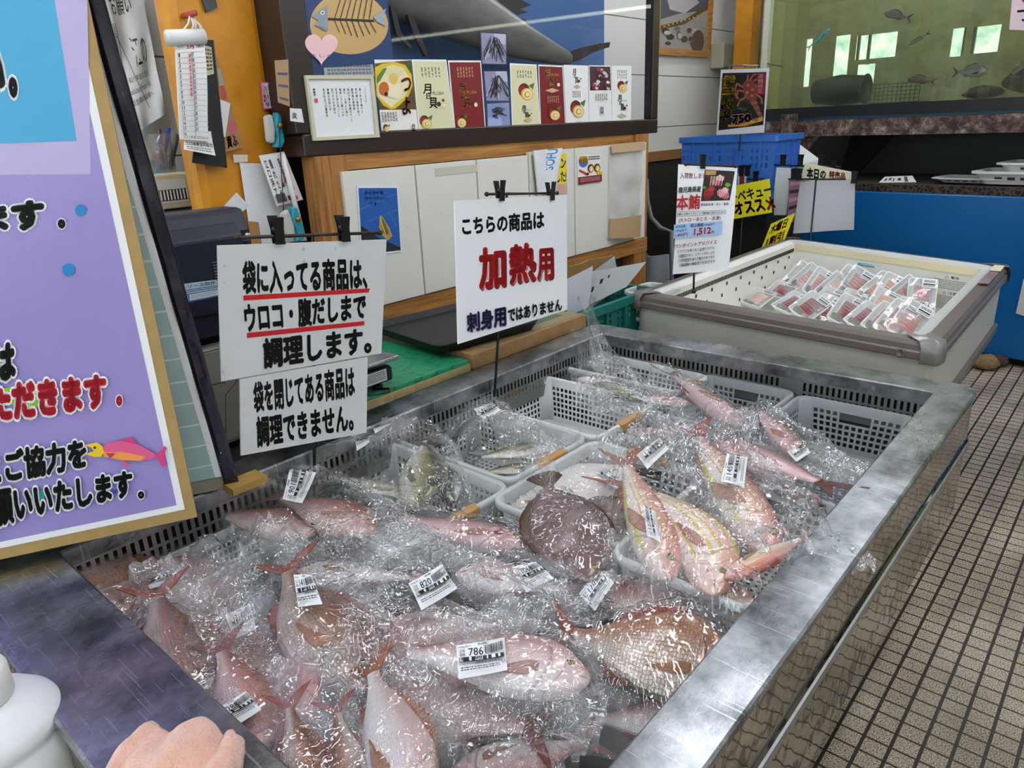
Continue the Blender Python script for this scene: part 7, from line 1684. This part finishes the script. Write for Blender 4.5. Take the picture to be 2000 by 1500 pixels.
bag('clear bag with label 786 over a pale bream facing right', (680, 1250), (1140, 1330), .135, .705, .04,
    [f('bream', 'pale', (1135, 1325), (740, 1265), .73, .735, 1, 'pale pink bream facing right under label 786', roll=.12, fat=.88)],
    [(((891, 1262), (985, 1243), (991, 1306), (896, 1328)), '786')], -1, 28)
bag('clear bag with label 1418 over a golden headed bream', (470, 1060), (690, 1345), .14, .69, .065,
    [f('bream', 'pale', (545, 1490), (555, 1180), .69, .70, 1, 'white bellied bream standing along the left of the 1418 bag', roll=.7), f('bream', 'gold', (690, 1345), (530, 1090), .72, .755, 1, 'golden headed bream facing down under label 1418', bend=.2)],
    [(((573, 1121), (608, 1124), (630, 1182), (582, 1184)), '1418')], -1, 29)
bag('clear bag with label 1216', (420, 1130), (520, 1400), .10, .69, .04,
    [f('bream', 'gold', (515, 1400), (410, 1140), .70, .705, 1, 'brownish bream under label 1216', fat=.9)],
    [(((440, 1203), (487, 1178), (500, 1225), (458, 1250)), '1216')], -1, 30)
bag('clear bag over the scaly bream with fanned tail near the rim', (275, 1145), (365, 1420), .105, .69, .04,
    [f('bream', 'gold', (362, 1415), (300, 1130), .715, .765, 1, 'scaly pink gold bream with fanned red tail near the near rim', fat=1.0)], (), -1, 31)
bag('clear bag with label 1288 beside the peach towel', (400, 1260), (510, 1510), .12, .695, .045,
    [f('bream', 'gold', (455, 1560), (380, 1360), .69, .69, -1, 'golden bream beside the peach towel'), f('bream', 'pink', (525, 1490), (420, 1240), .715, .76, 1, 'rosy bream with upright red tail under the lower label 1288')],
    [(((410, 1395), (480, 1348), (510, 1383), (455, 1425)), '1288')], -1, 32)
bag('clear bag of two red tailed bream at the bottom centre', (560, 1330), (670, 1580), .12, .70, .03,
    [f('bream', 'gold', (610, 1620), (560, 1345), .72, .775, 1, 'bream cut by the bottom edge, red forked tail pointing up', fat=.85), f('bream', 'gold', (705, 1610), (650, 1360), .72, .77, -1, 'bream right of the forked tail one, its red tail also up', fat=.85)], (), -1, 33)
bag('clear bag of a white bream with red tail at the bottom', (715, 1290), (790, 1560), .10, .71, .03,
    [f('bream', 'white', (800, 1600), (718, 1275), .735, .75, 1, 'white bream with an upright red tail at the bottom centre', fat=.8, roll=.3)], (), -1, 34)
bag('flattened empty end of a clear bag lying against the near rim', (262, 1330), (400, 1450), .085, .715, .03, (), (), 0, 35)
# red cut on the pink fish is part of that fish
for o in list(bpy.data.objects):
    if o.get('label') == 'brown tailed pink fish with a red cut left of the flounders':
        w_ = MB(); w_.ball((.80, -.02, .082), .022, 10, 0, (1.6, .6, .3)); c_ = w_.build('cut', wound, o, local=True); c_['label'] = 'fresh red cut'
# twisted neck of the far bag
def neck():
    t = next(o for o in bpy.data.objects if o.get('label', '').startswith('clear bag with a twisted neck'))
    base = wloc(t); P = [onf(*p, onz(1180, 700, .74)) for p in ((1190, 720), (1178, 690), (1166, 655), (1155, 622), (1146, 600), (1142, 580))]; R_ = [.06, .035, .020, .014, .016, .028]
    rs = []
    for i in range(24):
        q = i / 23 * (len(P) - 1); k = min(int(q), len(P) - 2); p = P[k].lerp(P[k + 1], q - k); r = R_[k] + (R_[k + 1] - R_[k]) * (q - k)
        rs.append([p - base + V((cr.x, cr.y, 0)) * (r * math.cos(a) * (1 + .35 * math.sin(a * 5 + i * .7))) + V((cf.x, cf.y, 0)) * (r * math.sin(a) * (1 + .3 * math.sin(a * 7 + i))) for a in [2 * PI * j / 36 for j in range(36)]])
    m = MB(); m.rings(rs, sm=True); m.build('twisted_neck', film_m, t, local=True)
    q = [onf(*p, onz(1180, 700, .74)) - base for p in ((1112, 640), (1172, 628), (1180, 760), (1136, 780))]
    m = MB(); m.grid(lambda u, v: q[0].lerp(q[1], u).lerp(q[3].lerp(q[2], u), v) + NF * (.012 * math.sin(u * 7 + v * 3) + .006 * math.sin(u * 19 - v * 8)), 24, 30); m.build('loose_flap', film_m, t, local=True)
neck()

# ================================================================== SASHIMI PACKS IN THE FREEZER
foam = mat('white foam tray', '#ececea', .6); wrap = pane('stretch wrap', (.96, .97, .97), .22, '#ffffff', .05, .06).m
leafm = mat('green shiso leaf', '#2c5a2a', .5, var=.3); wasabi = mat('wasabi dab', '#8a9a3c', .6)
meats = {k: mat('sashimi ' + k, c, .35, var=.18, vscale=60, coat=.5) for k, c in (('pink', '#dcb4ac'), ('orange', '#e0aa8c'), ('red', '#8a2c30'), ('rose', '#c48a86'), ('pale', '#e0c0b0'))}
def pack_meshes(kind, r):
    L, W, H = .17, .115, .020
    R_ = lambda d, z: rrect(-L / 2 + d, -W / 2 + d, L / 2 - d, W / 2 - d, .012, z, 3)
    tr = MB(); tr.rings([R_(.012, 0), R_(.003, H), R_(0, H + .002), R_(.005, H + .003), R_(.018, .005)], cap0=True, cap1=True)
    out = [('foam_tray', tr.mesh('pack_tray', foam))]
    Rn = random.Random(r)
    for k in range(6):
        m = MB(); x = -.045 + k * .016
        m.grid(lambda u, v: V((x + .022 * (u - .5) + .01 * v, -.03 + .062 * v, .008 + .012 * math.sin(PI * u) + .006 * k / 6 + .004 * math.sin(PI * v))), 4, 6, 0, True)
        out.append(('fish_slice', m.mesh('slice', meats[kind])))
    m = MB(); m.grid(lambda u, v: V((.03 + .045 * u, -.045 + .05 * v * (1 - .5 * abs(u - .5)), .010 + .004 * math.sin(u * 5))), 5, 5); out.append(('shiso_leaf', m.mesh('leaf', leafm)))
    m = MB(); m.ball((.062, .03, .012), .008, 8); out.append(('wasabi', m.mesh('wasabi', wasabi)))
    m = MB(); m.grid(lambda u, v: V(((u - .5) * (L - .004), (v - .5) * (W - .004), H + .004 + .002 * math.sin(u * 11) * math.sin(v * 7))), 10, 8); out.append(('stretch_wrap', m.mesh('wrap', wrap)))
    S = Sheet([V((-.078, .050, H + .007)), V((-.078, -.005, H + .007)), V((-.040, -.005, H + .007)), V((-.040, .050, H + .007))], .0003, lab_paper, face=(0, 0, 1))
    S.rect(.08, .50, .92, .66, '#222'); S.lines((.1, .1, .9, .4), 2, '#333', r, .6); S.lines((.1, .74, .9, .92), 2, '#444', r, .5); out.append(('price_label', S.mb.mesh('pack_label', S.cols)))
    return out
PK = {k: pack_meshes(k, i) for i, k in enumerate(meats)}
def z4b(x, y): return 1400 + x / 4, 500 + y / 4
packs = [  # px, py of centre (crop), height, heading, tilt, kind, label
 (640, 185, .60, 2.35, .95, 'pale', 'sashimi pack leaning at the left end of the back row'), (700, 200, .60, 2.3, .95, 'pink', 'sashimi pack second from the left end of the back row'), (800, 235, .61, 2.2, .8, 'rose', 'rosy sashimi pack third from the left in the back row'),
 (900, 270, .60, 2.5, .9, 'pale', 'pale sashimi pack just in front of the central pair'), (1000, 225, .62, 2.6, 1.0, 'pink', 'left one of the tall central pair of sashimi packs'), (1075, 235, .62, 2.6, 1.0, 'rose', 'right one of the tall central pair of sashimi packs'),
 (1255, 275, .61, 2.4, .9, 'orange', 'pale orange sashimi pack left in the right hand cluster'), (1345, 290, .61, 2.4, .85, 'orange', 'orange sashimi pack second in the right hand cluster'), (1455, 310, .61, 2.5, .9, 'rose', 'rosy sashimi pack third in the right hand cluster'), (1590, 330, .61, 2.95, .95, 'rose', 'sashimi pack standing at the right wall of the freezer'),
 (1130, 300, .57, 2.4, .3, 'rose', 'flat sashimi pack between the central pair and the right cluster'), (500, 290, .55, 2.2, .25, 'red', 'flat pack with a long green leaf at the left'), (700, 320, .55, 2.2, .3, 'pale', 'leafy pack in the second row left of centre'), (870, 360, .565, 2.3, .35, 'orange', 'orange sashimi pack in the middle of the heap'),
 (1040, 370, .56, 2.3, .3, 'pale', 'pale pack in the middle right of the orange one'), (1290, 395, .585, 2.45, .6, 'orange', 'large bright orange sashimi pack at the right of the heap'), (320, 350, .55, 2.1, .25, 'pale', 'film covered pack nearest the left wall'), (590, 390, .555, 2.2, .3, 'red', 'dark pack half hidden by the front rim on the left'),
 (720, 415, .575, 2.3, .55, 'red', 'red tuna pack in the front row left of centre'), (860, 440, .56, 2.4, .5, 'red', 'small red pack in the front row centre'), (1010, 450, .585, 2.3, .6, 'red', 'deep red tuna pack with green leaf in the front row'), (1160, 500, .57, 2.3, .45, 'red', 'leafy pack in the front row right of the deep red one'),
 (1300, 520, .58, 2.3, .6, 'rose', 'dark pack in the front right, left of the last two'), (1400, 515, .59, 2.5, .8, 'rose', 'second last dark pack at the front right'), (1500, 520, .59, 2.6, .85, 'rose', 'last dark pack at the front right corner'), (1490, 440, .57, 2.4, .3, 'pale', 'pale pack behind the front right dark packs'), (1730, 350, .56, 2.9, .9, 'pale', 'pack pressed against the right liner wall')]
for px, py, z, hd, tilt, kind, lab in packs:
    P = onz(*z4b(px, py), z + .035)
    Rn = random.Random(px); D = NF.copy(); up = V((0, 0, 1)); tl = tilt * 1.0 + .05
    N = (up * math.cos(tl) + (D + V((cr.x, cr.y, 0)) * Rn.uniform(-.35, .1)).normalized() * math.sin(tl)).normalized()
    U = V((cr.x, cr.y, 0)); U = (U - N * U.dot(N)).normalized(); W = N.cross(U); ph = .75 + Rn.uniform(-.15, .15) + (.5 if hd > 2.8 else 0)
    Lx = -(U * math.cos(ph) + W * math.sin(ph)); Ly = N.cross(Lx); k = 1.1
    M = Matrix(((Lx.x * k, Ly.x * k, N.x * k, P.x), (Lx.y * k, Ly.y * k, N.y * k, P.y), (Lx.z * k, Ly.z * k, N.z * k, P.z), (0, 0, 0, 1)))
    t = thing('sashimi_pack', lab, 'sashimi pack', group='sashimi packs in the freezer', mw=M)
    for nm, me in PK[kind]: o = bpy.data.objects.new(nm, me); COL.objects.link(o); o.parent = t

# ================================================================== LIVE FISH IN THE AQUARIUM
def swim(kind, skin, hp, tp, off, lab, **kw):
    H, T = bpn(*hp, -off), bpn(*tp, -off)
    K = KIND[kind]; L = (H - T).length / (1 + K['tail'] * .92); X = (H - T).normalized(); Z = BN.copy(); Y = Z.cross(X)
    if Y.z < 0: Y, Z = -Y, -Z
    B = T + X * (K['tail'] * .92 * L)
    r = fish(kind, skin, (0, 0), (0, 0), 0, 0, 1, lab, world=(H, T), **kw)
    r.matrix_world = Matrix(((X.x * L, Y.x * L, Z.x * L, B.x), (X.y * L, Y.y * L, Z.y * L, B.y), (X.z * L, Y.z * L, Z.z * L, B.z), (0, 0, 0, 1)))
    return r
swim('bream', 'rockfish', (1726, 26), (1783, 36), .16, 'brown fish near the top of the aquarium', fat=.8)
swim('slim', 'banded', (1775, 88), (1818, 62), .30, 'slender grey fish rising in the middle of the aquarium')
swim('bream', 'rockfish', (1772, 154), (1830, 160), .16, 'brown fish above the low middle rock', fat=.8)
swim('bream', 'banded', (1928, 138), (1858, 142), .20, 'deep bodied banded fish right of the middle rock', fat=1.15)
swim('bream', 'banded', (1975, 140), (2060, 130), .20, 'banded fish cut off by the right edge of the view', fat=1.2)
tq = SK['turq'] = (fish_mat('teal fish skin', '#3f9c96', '#2c8a88', '#23706e', None, metal=0., edge=.1), fin_mat('teal fin', '#2a8080', '#3f9c98'))
swim('slim', 'turq', (1622, 55), (1574, 98), .20, 'teal coloured fish in the left part of the aquarium', fat=.9)
